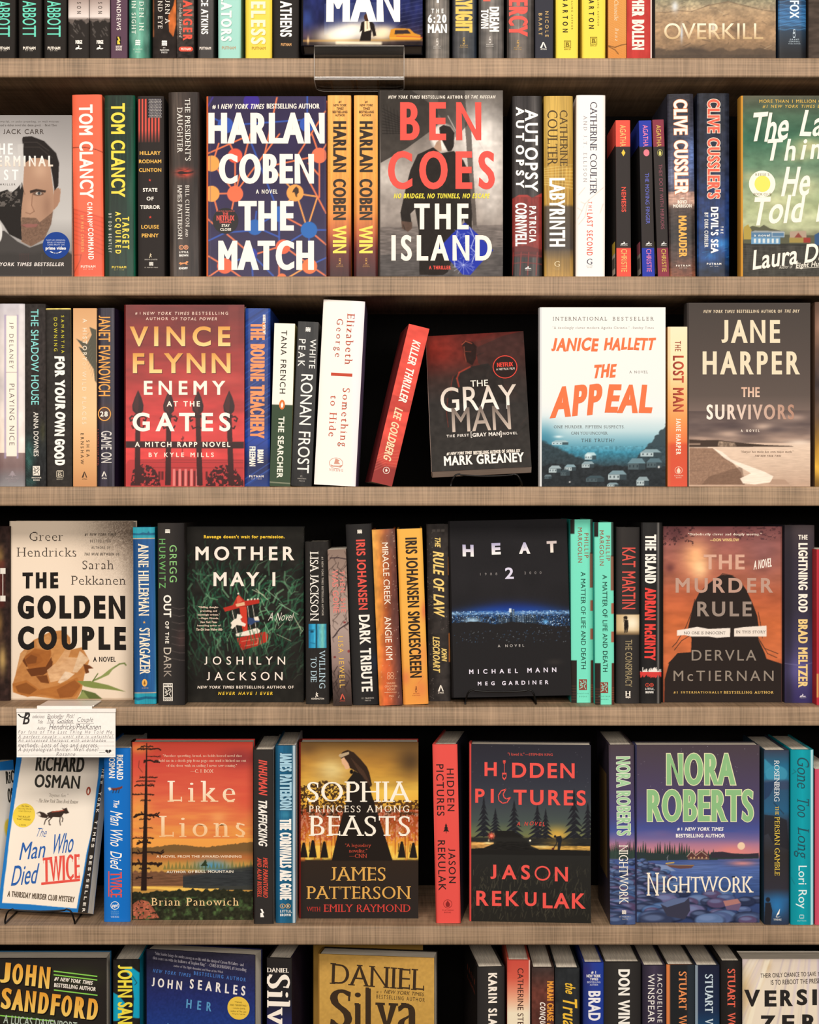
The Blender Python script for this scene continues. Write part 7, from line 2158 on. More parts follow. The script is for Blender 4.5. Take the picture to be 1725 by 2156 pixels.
def princess(c):
    c.vg((245, '#7a5a32'), (400, '#c08a3a'), (520, '#e0a844'), (620, '#efbf4e'), (760, '#e8ae40'), (820, '#5c3c20'), (900, '#9c4a24'), (1060, '#e89a38'), (1200, '#f6c850'), (1225, '#33271f'), (1700, '#2b2624'))
    c.glow(1350, 400, 160, 160, '#4a3826', .9).glow(700, 480, 160, 140, '#f9e29a', .9).glow(500, 300, 100, 60, '#6b4c2c', .8).glow(1200, 680, 140, 60, '#f6d05a', .8).mix(c.nz(160, 40, 5, 3) * (c.Y < 640), '#6a4a2c', .35)
    c.mix((c.nz(14, 14, 3, 3) > .42) * (c.Y > 560 + np.abs(c.X - 640) * .25) * (c.X < 830) * (c.Y < 860), '#3a2516', .9).mix((c.nz(14, 14, 6, 3) > .45) * (c.X > 1000) * (c.Y > 720) * (c.Y < 860), '#4a2c18', .9)
    c.mix((c.nz(18, 30, 8, 3) > .5) * (c.Y > 800) * (c.Y < 1060), '#b8502a', .8).mix((c.nz(10, 14, 9, 3) > .58) * (c.Y > 800) * (c.Y < 1080), '#e8b09a', .5)
    for k, x in enumerate((490, 560, 600, 665, 700, 720, 1170, 1225, 1300, 1340, 1390)):
        c.line([(x, 860), (x + (k % 3 - 1) * 14, 1215)], 5 + k % 3 * 3, '#a8501f', .85)
    c.mix((c.Y > 1100) * (c.Y < 1218) * np.clip(c.nz(30, 60, 2) * 2 - .6, 0, 1), '#fbd864', .7)
    k = '#241d19'
    c.poly([(700, 1225), (760, 960), (800, 800), (850, 650), (860, 570), (930, 480), (1000, 560), (1030, 680), (1100, 900), (1160, 1080), (1205, 1225)], k)
    c.poly([(760, 360), (790, 325), (830, 310), (880, 330), (940, 390), (990, 450), (1010, 500), (1032, 600), (1010, 620), (970, 560), (920, 500), (870, 470), (830, 450), (790, 400)], '#33241b')
    c.poly([(775, 385), (800, 370), (840, 400), (858, 450), (830, 470), (812, 468), (800, 440), (785, 425)], '#e2b088').poly([(800, 372), (850, 385), (880, 470), (850, 460), (835, 420)], '#33241b')
    c.poly([(755, 360), (762, 345), (840, 325), (842, 345), (775, 375)], '#c9b08c', .9)
    c.ell(862, 490, 14, 18, '#171210').poly([(825, 570), (870, 510), (880, 480), (960, 520), (940, 640), (850, 600)], k)
    for i in range(8):
        c.line([(860 + i * 14, 380 + i * 14), (930 + i * 14, 500 + i * 16)], 4, '#5c4030', .7)
    for x, h in ((545, 140), (640, 130), (470, 120), (1280, 130), (1375, 120)):
        c.ell(x, 1210 - h, 12, 16, k).poly([(x - 14, 1215 - h), (x + 14, 1215 - h), (x + 34, 1200), (x - 34, 1200)], k).line([(x - 25, 1210 - h), (x - 30, 1150)], 5, k)
    c.box(440, 1200, 480, 1230, '#e8702c', .5, 14)


face_out((442, 246), (1413, 244), (448, 1702), 'golden cover of a crowned dark-haired figure over white serif capitals', '#7a5a32', [
    ('title', 'SOPHIA', 496, 568, 1358, 740, 'f', '#fdf3e2'), ('title', 'PRINCESS AMONG', 510, 768, 1338, 824, 'f', '#fbeedb'), ('title', 'BEASTS', 510, 850, 1346, 1020, 'f', '#fdf3e2'), ('review_quote', '"A legendary', 812, 1082, 1026, 1118, 'f', '#c9503c'), ('review_quote', 'novelist."', 844, 1126, 994, 1156, 'f', '#c9503c'), ('review_quote', '—CNN', 846, 1168, 992, 1200, 'f', '#c9503c'),
    ('author_name', 'JAMES', 692, 1276, 1146, 1390, 'f', '#e2ac58'), ('author_name', 'PATTERSON', 494, 1434, 1356, 1540, 'f', '#e2ac58'), ('author_name', 'WITH', 496, 1606, 610, 1642, 'f', '#c23a34'), ('author_name', 'EMILY RAYMOND', 636, 1584, 1352, 1646, 'f', '#d2443c')], art=princess, step=1.2, spine='#7a1f1c', back='#8c2a24', thick=.036)

zoom(880, 1500, 4.3125)
spine_out(162, 389, 292, 1918, 'coral-red spine with black letters and a tiny black pine, standing free', '#e9564e', [
    ('title', 'HIDDEN', 266, 512, 330, 898, 's', '#2c2422'), ('title', 'PICTURES', 170, 472, 238, 940, 's', '#2c2422'), ('author_name', 'JASON', 280, 1236, 344, 1552, 's', '#2c2422'), ('author_name', 'REKULAK', 184, 1164, 252, 1620, 's', '#2c2422'), ('publisher_mark', 'tree', 230, 1008, 284, 1100, 'mark', '#2c2422'),
    ('publisher_mark', 'leaf', 232, 1702, 312, 1780, 'mark', '#8c2a28'), ('publisher_mark', 'FLATIRON', 224, 1792, 322, 1804, 's', '#8c2a28', H_), ('publisher_mark', 'BOOKS', 240, 1812, 302, 1824, 's', '#8c2a28', H_)], lean=-32, gloss=True, front='#2a2a34', yaw=-7)


def night_field(c):
    c.vg((298, '#2e2c34'), (600, '#34353f'), (800, '#3d4048'), (1000, '#4a5450'), (1100, '#6d744f'), (1140, '#7d7a48'), (1150, '#2b2a28'), (1900, '#25231f'))
    c.glow(1260, 1120, 140, 90, '#e2b04c', .95).glow(700, 1100, 300, 60, '#5f6a54', .6)
    k = '#25252a'
    for x, t, b, w in ((600, 770, 1130, 95), (705, 880, 1100, 70), (875, 805, 1120, 100), (1085, 840, 1140, 100), (1160, 880, 1140, 80), (1415, 700, 1140, 110), (1540, 820, 1140, 100)):
        for i in range(7):
            y = t + (b - t) * i / 7
            hw = w * (i + 1) / 7
            c.poly([(x, y - 10), (x + hw, y + (b - t) * .2), (x + hw * .4, y + (b - t) * .15), (x - hw * .4, y + (b - t) * .15), (x - hw, y + (b - t) * .2)], k)
            if i > 2:
                c.line([(x + hw * .3, y + 12), (x - hw * .7, y + (b - t) * .18)], 5, '#4a4f52', .5)
        c.box(x - 9, b - 30, x + 9, b + 10, k)
    c.poly([(700, 1120), (705, 1080), (860, 1080), (960, 1140), (1050, 1240), (1560, 1250), (1560, 1300), (480, 1300), (480, 1250), (600, 1240), (690, 1200)], '#211f1d')
    c.line([(700, 1085), (880, 1085)], 8, '#211f1d').line([(740, 1085), (740, 1120)], 7, '#211f1d').line([(840, 1085), (840, 1120)], 7, '#211f1d')
    c.box(485, 1140, 1566, 1180, '#2c2b28', .7, 20)
    c.poly([(485, 1185), (690, 1188), (690, 1200), (600, 1238), (485, 1245)], '#d8a25a').glow(640, 1195, 50, 12, '#fbe09a', .9).glow(520, 1230, 60, 16, '#6a4a2a', .7)
    c.poly([(1020, 1212), (1200, 1216), (1560, 1212), (1560, 1252), (1100, 1245)], '#c79a4c').glow(1130, 1222, 80, 14, '#fbdf92', .9).grain(40, 6, .3, 3, 2, (c.Y > 1180) & (c.Y < 1255))
    c.glow(670, 1128, 28, 28, '#f0402f', 1).ell(670, 1128, 10, 10, '#ffd9c4')
    for a in range(8):
        c.line([(670, 1128), (670 + 32 * math.cos(a * .785), 1128 + 32 * math.sin(a * .785))], 3, '#f26a50', .8)
    c.ell(1020, 1168, 9, 9, '#fdf2d4').glow(645, 1170, 8, 14, '#fbe4b8', .8)
    c.ell(1246, 1128, 11, 12, k).poly([(1250, 1130), (1300, 1120), (1310, 1150), (1300, 1200), (1290, 1250), (1268, 1250), (1272, 1180), (1258, 1170)], k).line([(1270, 1150), (1255, 1200), (1235, 1230)], 8, k).ell(1228, 1240, 12, 10, '#5a2a24')
    rnd = random.Random(8)
    for i in range(430):
        x, y = rnd.uniform(490, 1560), rnd.uniform(1420, 1900)
        c.line([(x, y), (x + rnd.uniform(-20, 30), y - rnd.uniform(20, 70))], rnd.uniform(2, 5), rnd.choice(['#5c5644', '#3f3c30', '#6d6650', '#34312a']), .55 * min(1, (y - 1380) / 120), 2)
    for i in range(30):
        c.ell(rnd.uniform(490, 1560), rnd.uniform(305, 700), 2, 2, '#8a8a94', .7, 1)


RR = '#ef5850'
face_out((484, 294), (1566, 298), (488, 1906), 'dark field cover with pine silhouettes, digging man and coral-red letters', '#2e2c34', [
    ('review_quote', '"I loved it."', 816, 370, 966, 396, 's', '#d8564c'), ('review_quote', '—STEPHEN KING', 974, 374, 1222, 396, 's', '#d8564c'), ('title', 'H', 606, 458, 716, 584, 'b', RR), ('title', 'spade', 758, 448, 812, 614, 'mark', RR), ('title', 'DDEN', 856, 462, 1420, 598, 'b', RR),
    ('title', 'PI', 522, 700, 690, 828, 'b', RR), ('title', 'moonline', 730, 702, 842, 830, 'mark', RR), ('title', 'TURES', 870, 706, 1522, 846, 'b', RR), ('tagline', 'A NOVEL', 898, 996, 1160, 1032, 'xs', '#d84a42', {'wob': .2}), ('author_name', 'JAS', 662, 1388, 1020, 1522, 'b', RR), ('author_name', 'ring', 1062, 1396, 1204, 1530, 'mark', RR), ('author_name', 'ring', 1068, 1402, 1198, 1524, 'mark', RR), ('author_name', 'N', 1244, 1404, 1362, 1534, 'b', RR),
    ('author_name', 'REK', 534, 1628, 920, 1764, 'b', RR), ('author_name', 'U', 974, 1636, 1080, 1762, 'b', RR), ('author_name', 'LAK', 1136, 1640, 1520, 1780, 'b', RR)], art=night_field, step=1.2, spine='#e2504a', back='#1d1c20', thick=.036, pose=(4, 0, 0), dep=.02)

zoom(1220, 1500, 4.3125)


def rocky_shore(spine=False):
    def f(c):
        c.vg((295, '#4c4046'), (700, '#4f4562'), (950, '#4d4a7c'), (1080, '#48569a'), (1150, '#7a6a9a'), (1200, '#b07a94'), (1290, '#d98a8a'), (1340, '#44568c'), (1450, '#5068a4'), (1600, '#3c5488'), (1900, '#2e3c66'))
        rnd = random.Random(21)
        if not spine:
            c.glow(1400, 1260, 180, 60, '#e88a80', .8).glow(700, 1110, 160, 40, '#6a6aa0', .6).mix(np.exp(-((c.Y - 1100) / 40.) ** 2) * c.nz(200, 30, 3), '#7a5f8c', .6)
            c.ell(1472, 1212, 34, 34, '#f4d2b0')
            for x in range(515, 1250, 22):
                h = rnd.uniform(40, 130) * (1 if x < 1000 else .45)
                c.poly([(x - 18, 1340), (x, 1290 - h), (x + 18, 1340)], rnd.choice(['#2c3a34', '#35463c', '#24302e']))
            c.poly([(515, 1270), (900, 1290), (1220, 1290), (1420, 1280), (1632, 1290), (1632, 1325), (515, 1350)], '#2f3a3a').poly([(1200, 1270), (1300, 1264), (1460, 1290), (1632, 1275), (1632, 1310), (1200, 1320)], '#38323c')
            c.poly([(980, 1310), (1020, 1262), (1060, 1290), (1090, 1258), (1140, 1262), (1180, 1300), (1180, 1336), (990, 1338)], '#5c3a38').line([(980, 1308), (1020, 1262), (1060, 1300), (1110, 1262), (1160, 1300)], 4, '#e2c8b0').line([(990, 1330), (1180, 1330)], 4, '#d9b8a0', .6)
            for x in (1010, 1040, 1080, 1110, 1150):
                c.box(x, 1312, x + 12, 1328, '#f2c98a', .8)
            c.glow(1480, 1370, 150, 30, '#e8948a', .8).glow(1100, 1400, 200, 60, '#6e84b8', .5).grain(120, 7, .14, 3, 2, (c.Y > 1340) & (c.Y < 1650))
            c.poly([(770, 1380), (900, 1392), (1050, 1384), (1020, 1414), (920, 1420), (820, 1405)], '#6b4a44').line([(790, 1372), (860, 1364)], 10, '#d9b048').line([(800, 1385), (1040, 1390)], 4, '#c9a04c', .8)
            c.line([(805, 1345), (800, 1320), (808, 1302)], 5, '#8a8a90').poly([(515, 1330), (600, 1325), (640, 1370), (650, 1450), (515, 1480)], '#38425a').poly([(640, 1370), (800, 1390), (880, 1440), (700, 1450)], '#8fa0c4', .8)
        else:
            c.glow(400, 1120, 120, 40, '#6a6aa0', .5)
            for x in range(280, 520, 18):
                h = rnd.uniform(20, 130)
                c.poly([(x - 16, 1330), (x, 1230 - h * .6), (x + 16, 1330)], rnd.choice(['#2c3a34', '#35463c', '#24302e']))
            c.box(270, 1260, 520, 1330, '#3a4a44', .7, 20)
        x0, x1 = (270, 516) if spine else (515, 1632)
        for i in range(110):
            y = 1340 + 570 * (i / 110) ** .9
            x = rnd.uniform(x0 - 20, x1) if y > 1640 or spine else rnd.uniform(x0, x0 + 420 * ((y - 1300) / 300) + 60)
            s_ = 14 + (y - 1330) * .10 * rnd.uniform(.6, 1.5)
            q = rnd.choice(['#3c4a6e', '#4f5f8c', '#5f78a4', '#2c3450', '#5a4a6c', '#6d6a94', '#343c58', '#4a6a9c'])
            c.ell(x, y, s_ * 1.6, s_ * .85, '#1f243a', .8, .3).ell(x, y - s_ * .15, s_ * 1.5, s_ * .72, q, .95, .2).ell(x - s_ * .3, y - s_ * .4, s_ * .9, s_ * .28, '#7f94c0', .5, .6)
        if not spine:
            c.poly([(740, 1740), (860, 1690), (1000, 1680), (1010, 1800), (960, 1880), (800, 1850)], '#3a3a4c').poly([(740, 1740), (860, 1690), (1000, 1680), (960, 1720), (800, 1770)], '#5f6e94').poly([(1310, 1710), (1440, 1690), (1475, 1740), (1450, 1800), (1340, 1790)], '#6d5a78').poly([(1310, 1712), (1440, 1692), (1470, 1730), (1330, 1760)], '#b07a74')
            for i in range(40):
                c.ell(rnd.uniform(530, 1620), rnd.uniform(300, 700), 2, 2, '#c9c2d0', .8, 1)
    return f


GRN = '#8fbf85'
spine_out(283, 512, 296, 1936, 'purple dusk shore spine with green author capitals, left of its matching cover', '#4c4046', [
    ('author_name', 'NORA ROBERTS', 340, 404, 464, 1118, 'c', '#a6d0a0', {'ol': ('#f2efdc', 4)}), ('title', 'NIGHTWORK', 362, 1204, 444, 1740, 'f', '#f8f0e2'), ('publisher_mark', 'waves', 386, 1798, 428, 1838, 'mark', CREAM), ("publisher_mark", "ST. MARTIN'S", 362, 1852, 466, 1862, 'f', '#d9d0c8', H_), ('publisher_mark', 'PRESS', 390, 1874, 440, 1884, 'f', '#d9d0c8', H_)],
    lean=-14, art=rocky_shore(True), gloss=True, back='#3c3440',
    under=lambda root, w, h, d: Q().add([(-w / 2 - 2.5e-4, .03, h * .23), (-w / 2 - 2.5e-4, .125, h * .23), (-w / 2 - 2.5e-4, .125, h * .82), (-w / 2 - 2.5e-4, .03, h * .82)], [(0, 1, 2, 3)], L('#6b5434')).build(
        'author_photograph', M_PRINT, next(o for o in root.children if o.name.startswith('back_cover'))))
face_out((520, 296), (1634, 294), (526, 1910), 'purple dusk shore cover with huge pale green capitals', '#4c4046', [
    ('author_name', 'NORA', 792, 372, 1410, 660, 'c', GRN, {'ol': ('#e9e6b8', 7)}), ('author_name', 'ROBERTS', 618, 700, 1580, 992, 'c', GRN, {'ol': ('#e9e6b8', 7)}), ('tagline', '#1', 890, 1046, 934, 1074, 'b', WHITE), ('tagline', 'NEW YORK TIMES', 960, 1042, 1312, 1074, 'bi', WHITE), ('tagline', 'BESTSELLING AUTHOR', 878, 1102, 1322, 1136, 'b', WHITE),
    ('title', 'N', 612, 1456, 728, 1664, 'f', '#fdf0da'), ('title', 'IGHTWORK', 752, 1488, 1586, 1636, 'f', '#fdf0da')], art=rocky_shore(), step=1.2, gloss=False, spine='#3a3a58', back='#24222a', thick=.036)

zoom(1560, 1500, 4.309)


def spy(c):
    c.vg((345, '#3c4254'), (480, '#2a6a8c'), (620, '#2f7ea0'), (640, '#33506c'), (900, '#2c6084'), (1000, '#3a3f4e'), (1300, '#332f30'), (1600, '#35323a'), (1700, '#2f5c8a'), (1935, '#30364a'))
    c.poly([(215, 420), (290, 490), (260, 520), (215, 560)], '#3a8aa8').ell(325, 560, 100, 75, '#3f92b0', .9, .1).box(215, 612, 440, 700, '#3d4a66', .8, 20).poly([(215, 640), (330, 620), (260, 760), (215, 800)], '#2a4060')
    c.poly([(215, 930), (330, 940), (420, 980), (440, 1250), (300, 1200), (250, 1100), (215, 1120)], '#2b2a30', .9).line([(300, 820), (390, 920)], 8, '#2b3a4c')
    c.glow(330, 1760, 90, 110, '#2f78b4', .9).ell(248, 1700, 20, 22, '#26262c').poly([(225, 1730), (270, 1725), (288, 1800), (270, 1935), (215, 1935)], '#26262c')


spine_out(215, 440, 345, 1936, 'shadowy blue and black spine with white and yellow serif text', '#3c4254', [
    ('author_name', 'ROSENBERG', 304, 434, 352, 808, 'f', '#eef0f0'), ('title', 'THE', 314, 852, 346, 930, 'f', '#e2c04e'), ('title', 'PERSIAN GAMBLE', 308, 948, 354, 1480, 'f', '#ecca4e'), ('publisher_mark', 'quill', 312, 1780, 362, 1862, 'mark', WHITE), ('publisher_mark', 'TYNDALE', 298, 1872, 370, 1888, 'f', WHITE, H_)], art=spy, back='#27404e')
spine_out(455, 664, 340, 1940, 'turquoise spine with dark italic serif title', '#139aa8', [
    ('title', 'Gone', 512, 400, 622, 706, 'fi', '#2a5560'), ('title', 'Too', 512, 766, 622, 968, 'fi', '#2a5560'), ('title', 'Long', 484, 1030, 620, 1336, 'fi', '#2a5560'), ('author_name', 'Lori Roy', 500, 1392, 600, 1780, 's', '#e2f4f4'), ('publisher_mark', 'frame', 534, 1836, 574, 1872, 'mark', '#e2f4f4'), ('publisher_mark', 'DUTTON', 514, 1886, 594, 1898, 'b', '#9fd8dc', H_)],
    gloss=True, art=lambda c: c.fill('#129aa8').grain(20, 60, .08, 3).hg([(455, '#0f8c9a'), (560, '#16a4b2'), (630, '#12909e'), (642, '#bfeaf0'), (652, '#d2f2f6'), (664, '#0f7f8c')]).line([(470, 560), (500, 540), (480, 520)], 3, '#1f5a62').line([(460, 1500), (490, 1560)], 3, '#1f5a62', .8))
spine_out(676, 860, 515, 1932, 'rose-pink spine with a cream top cut by the right photo edge, fifth shelf', '#d4566e', [], kind='pb', art=lambda c: c.fill('#d4566e').box(600, 400, 700, 2000, '#c2485f', .5, 8))
# ================================================================== bottom shelf (only the upper ends show)
ROW[0] = 6
zoom(0, 1940, 4.9286)
GOLD = ('#eb9f34', '#f8cf6a')
face_out((-240, 384), (1104, 388), (-240, 2233), 'black cover with gold neon-style capitals and green tubes, at left photo edge', '#282320', [
    ('author_name', 'J', 8, 428, 106, 640, 'C', GOLD, {'ang': -5, 'shadow': ('#120e0c', 10, 12)}), ('author_name', 'O', 130, 440, 240, 656, 'C', GOLD, {'ang': -5, 'shadow': ('#120e0c', 10, 12)}), ('author_name', 'H', 268, 455, 376, 672, 'C', GOLD, {'ang': -5, 'shadow': ('#120e0c', 10, 12)}), ('author_name', 'N', 406, 474, 518, 698, 'C', GOLD, {'ang': -5, 'shadow': ('#120e0c', 10, 12)})] + [
    ('author_name', ch, x, 692 + (x - 14) * .128, x + w, 912 + (x - 14) * .128, 'C', GOLD, {'ang': -6, 'shadow': ('#120e0c', 10, 12)}) for ch, x, w in (('S', 14, 104), ('A', 132, 112), ('N', 262, 108), ('D', 402, 104), ('F', 532, 88), ('O', 638, 110), ('R', 776, 112), ('D', 910, 106))] + [
    ('tagline', '#1 NEW YORK TIMES', 562, 600, 968, 644, 'ci', CREAM, {'ang': -7}), ('tagline', 'BESTSELLING AUTHOR', 562, 664, 996, 706, 'c', CREAM, {'ang': -6}), ('tagline', 'rule', 556, 532, 1012, 562, 'mark', '#8fd658', {'ang': -7}), ('tagline', 'rule', 556, 570, 1012, 600, 'mark', '#8fd658', {'ang': -7}),
    ('tagline', 'rule', 558, 728, 1014, 758, 'mark', '#8fd658', {'ang': -7}), ('tagline', 'rule', 0, 992, 560, 1024, 'mark', '#8fd658', {'ang': -6}), ('title', 'A LUCAS DAVENPORT', 36, 1010, 800, 1100, 'cs', '#b8c4b4', {'ang': -6})],
    art=lambda c: c.fill('#282320').glow(780, 580, 330, 120, '#3f4a28', .5).glow(280, 1000, 420, 80, '#33401f', .6).glow(300, 800, 500, 200, '#3a2c1c', .5), spine='#282320', back='#1f5c86', thick=.042, step=1.6)


def turquoise(c):
    c.fill('#25211f').grain(40, 40, .2, 2).poly([(1280, 480), (1360, 470), (1450, 540), (1450, 1010), (1380, 1000), (1390, 800), (1370, 600)], '#16a2c2').poly([(1170, 740), (1230, 770), (1300, 850), (1240, 1030), (1170, 1040)], '#16a2c2').line([(1370, 560), (1420, 640), (1400, 660)], 6, '#22302f')


spine_out(1172, 1448, 402, 0, 'black and turquoise spine with yellow capitals, bottom shelf', '#25211f', [
    ('author_name', 'JOHN', 1222, 455, 1374, 790, 'c', '#f4e04a'), ('author_name', 'SANDFORD', 1222, 838, 1376, 1490, 'c', '#f4e04a')], art=turquoise, front='#1490ac', dep=.03)
zoom(280, 1940, 4.3125)
face_out((112, 292), (1116, 352), (112, 1954), 'navy cover turned slightly left with a yellow round sticker', '#262848', [
    ('review_quote', '"John Searles brings the misfits among us to life with the clarity of Carson McCullers—and', 186, 370, 1016, 406, 'f', '#b9b2bc', {'ang': -4}), ('review_quote', 'then scares us with the brilliance of Stephen King." —CHRIS BOHJALIAN, #1 bestselling', 166, 412, 1040, 450, 'f', '#b9b2bc', {'ang': -4}),
    ('review_quote', 'author of The Flight Attendant and Hour of the Witch', 360, 464, 828, 490, 'fi', '#b9b2bc', {'ang': -4}), ('tagline', 'NEW YORK TIMES', 168, 495, 526, 528, 'ci', '#4a78c0', {'ang': -4}), ('tagline', 'BESTSELLING AUTHOR', 552, 526, 1034, 560, 'c', '#4a78c0', {'ang': -4}),
    ('author_name', 'JOHN', 160, 568, 442, 650, 'c', '#f4ece4', {'ang': -4}), ('author_name', 'SEARLES', 514, 598, 1030, 686, 'c', '#f4ece4', {'ang': -4}), ('title', 'HER', 482, 764, 716, 846, 'c', '#5a9ac8', {'ang': -4}), ('title', 'LAST AFFAIR', 300, 1010, 900, 1100, 'c', '#5a9ac8', {'ang': -4})],
    art=lambda c: c.vg((290, '#33303c'), (420, '#2c2a40'), (700, '#272f68'), (930, '#243a80'), (1954, '#1c2c60')).grain(14, 14, .1, 2), pose=(12, 0, 0), dep=.035, thick=.036, spine='#1f2038', back='#23264a',
    stickers=[(966, 830, 102, '#f2c94a', [('"TENSE', 932, 770, 998, 784, 's', '#5a4a1c'), ('AND TERRIFYING."', 886, 796, 1048, 812, 's', '#5a4a1c'), ('—LAURA DAVE,', 902, 826, 1030, 840, 's', '#5a4a1c'), ('author of The Last', 894, 852, 1038, 866, 's', '#5a4a1c'), ('Thing He Told Me', 906, 878, 1028, 892, 's', '#5a4a1c')], None, 'round yellow sticker')])
spine_out(1212, 1442, 336, 0, 'black spine with large white serif letters, left of the gold cover', '#2a2624', [
    ('author_name', 'DANIEL', 1216, 424, 1418, 464, 'F', CREAM, H_), ('author_name', 'Silva', 1216, 482, 1432, 1080, 'F', CREAM)], front='#2a2030', dep=.02, yaw=-6,
    art=lambda c: c.vg((336, '#2a2624'), (700, '#262428'), (1000, '#2a2c6a')))
zoom(540, 1940, 4.1071)
face_out((542, 312), (1536, 354), (542, 1860), 'gold cover with large dark serif letters, turned slightly left', '#c79a4a', [
    ('author_name', 'DANIEL', 634, 420, 1454, 602, 'f', '#3f3022', {'ang': -2}), ('author_name', 'S', 634, 612, 828, 960, 'F', '#3f3022'), ('author_name', 'i', 836, 640, 918, 975, 'F', '#3f3022'), ('author_name', 'l', 930, 604, 1004, 980, 'F', '#3f3022'), ('author_name', 'v', 1020, 738, 1236, 984, 'F', '#3f3022'), ('author_name', 'a', 1222, 740, 1400, 990, 'F', '#3f3022'),
    ('tagline', '#1', 1038, 632, 1080, 656, 's', '#5a4428', {'ang': -2}), ('tagline', 'NEW YORK TIMES', 1106, 636, 1452, 668, 'si', '#5a4428', {'ang': -2}), ('tagline', 'BESTSELLING AUTHOR', 1038, 680, 1456, 714, 'cs', '#5a4428', {'ang': -2})],
    art=lambda c: c.vg((310, '#c79a4e'), (600, '#cda050'), (1860, '#b88c40')).grain(20, 20, .05, 3), pose=(8, 0, 0), dep=.035, thick=.04, spine='#a87c38', back='#1d1a18', gloss=True)
face_out((508, 248), (1440, 212), (508, 1830), 'second gold book standing hidden behind the gold cover', '#b98d42', [], dep=.105, thick=.03, spine='#b98d42', H_=.247)
zoom(930, 1940, 4.6622)


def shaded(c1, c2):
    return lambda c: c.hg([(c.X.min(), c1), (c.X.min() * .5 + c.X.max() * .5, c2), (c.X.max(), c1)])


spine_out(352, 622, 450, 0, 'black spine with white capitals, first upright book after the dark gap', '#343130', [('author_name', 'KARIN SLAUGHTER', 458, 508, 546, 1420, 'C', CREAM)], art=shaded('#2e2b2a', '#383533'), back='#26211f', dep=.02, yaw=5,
          under=lambda root, w, h, d: [mk('review_quote', *(lambda t: (np.stack([np.full(len(t[0]), -w / 2 - 3e-4), .07 - t[0][:, 0], h - .028 - k * .014 + t[0][:, 1]], 1), t[1]))(word(s, .085, .005 if k else .008, 'b')), M_PRINT,
                                          next(o for o in root.children if o.name.startswith('back_cover')), np.broadcast_to(L('#a8503a' if k < 2 else '#a88a5a'), (len(word(s, .085, .005 if k else .008, 'b')[0]), 3)))
                                       for k, s in enumerate(('KARIN', 'SLAUGHTER'))])
spine_out(646, 870, 382, 0, 'red-to-cream fading spine with dark capitals', '#d8604c', [('author_name', 'CATHERINE STEADMAN', 746, 460, 804, 1300, 's', '#4a2a24')], gloss=True, art=lambda c: c.vg((382, '#c94c40'), (560, '#d8604c'), (760, '#efae8c'), (900, '#f6e6c8'), (2000, '#f8eed6')).hg([(646, '#c24438'), (700, '#d05a48')], -1, 500, .3).box(858, 382, 872, 2200, '#fbeadb', .8, 4), front='#c2483c')
spine_out(886, 1106, 455, 0, 'dark maroon-brown spine with amber and white slanted capitals', '#44332f', [('author_name', 'MARAH CHASE AND THE', 1036, 588, 1100, 1250, 'C', '#efa03e'), ('title', "CONQUEROR'S TOMB", 956, 788, 1022, 1420, 'ci', '#fbf0e4')], art=lambda c: c.vg((455, '#3e322f'), (700, '#6b3a30'), (900, '#5c342c'), (2200, '#2e2624')).grain(40, 40, .2, 4))
spine_out(1114, 1356, 460, 0, 'dark slate spine with yellow brush script', '#2c2e30', [('title', 'the', 1214, 598, 1312, 726, 'xs', '#f2c03e', {'wob': .08}), ('title', 'Truants', 1190, 738, 1332, 1240, 'xs', '#f2c03e', {'wob': .06})], art=lambda c: c.fill('#2c2e30').grain(30, 60, .15, 3))
spine_out(1392, 1592, 405, 0, 'bright royal blue spine with stacked small white lines above white capitals', '#2c3a88', [
    ('tagline', '#1', 1470, 488, 1516, 516, 'b', WHITE, H_), ('tagline', 'NEW YORK', 1424, 522, 1562, 550, 'b', WHITE, H_), ('tagline', 'TIMES', 1456, 556, 1538, 580, 'b', WHITE, H_), ('tagline', 'BESTSELLING', 1430, 588, 1560, 606, 's', '#d9dcf0', H_), ('tagline', 'AUTHOR', 1456, 615, 1538, 632, 's', '#d9dcf0', H_),
    ('author_name', 'BRAD THOR', 1440, 684, 1562, 1340, 'b', '#f4f0f4')], gloss=True, art=lambda c: c.hg([(1392, '#22306c'), (1480, '#2f3f94'), (1592, '#26409c')]).glow(1420, 500, 60, 120, '#3a2c6a', .6))
zoom(1200, 1940, 4.3125)
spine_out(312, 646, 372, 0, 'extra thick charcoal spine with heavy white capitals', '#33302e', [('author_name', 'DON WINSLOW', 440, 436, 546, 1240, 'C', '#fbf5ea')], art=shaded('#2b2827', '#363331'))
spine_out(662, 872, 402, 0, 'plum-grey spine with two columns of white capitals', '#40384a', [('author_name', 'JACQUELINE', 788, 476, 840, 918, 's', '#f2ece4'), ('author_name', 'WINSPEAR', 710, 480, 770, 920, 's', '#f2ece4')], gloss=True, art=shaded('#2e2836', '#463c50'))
spine_out(880, 1140, 396, 0, 'black spine with an orange left stripe and orange serif letters', '#2a2a2a', [('author_name', 'STUART', 990, 455, 1062, 806, 'F', '#f0955a'), ('author_name', 'WOODS', 990, 850, 1062, 1180, 'F', '#f0955a')], gloss=True, art=lambda c: c.fill('#26282a').box(870, 0, 910, 2400, '#e0824a', 1, 3).box(1070, 0, 1140, 2400, '#2f3a44', .6, 20))
spine_out(1142, 1362, 402, 0, 'dark navy spine with pale blue serif letters', '#23293c', [('author_name', 'STUART', 1228, 480, 1302, 832, 'F', '#cfdfe8'), ('author_name', 'WOODS', 1228, 880, 1302, 1210, 'F', '#cfdfe8')], gloss=True, art=lambda c: c.vg((402, '#23263a'), (800, '#23304c'), (1000, '#1f4c74'), (2400, '#1c5c88')).box(1135, 0, 1164, 2400, '#a8b8c2', .8, 3))
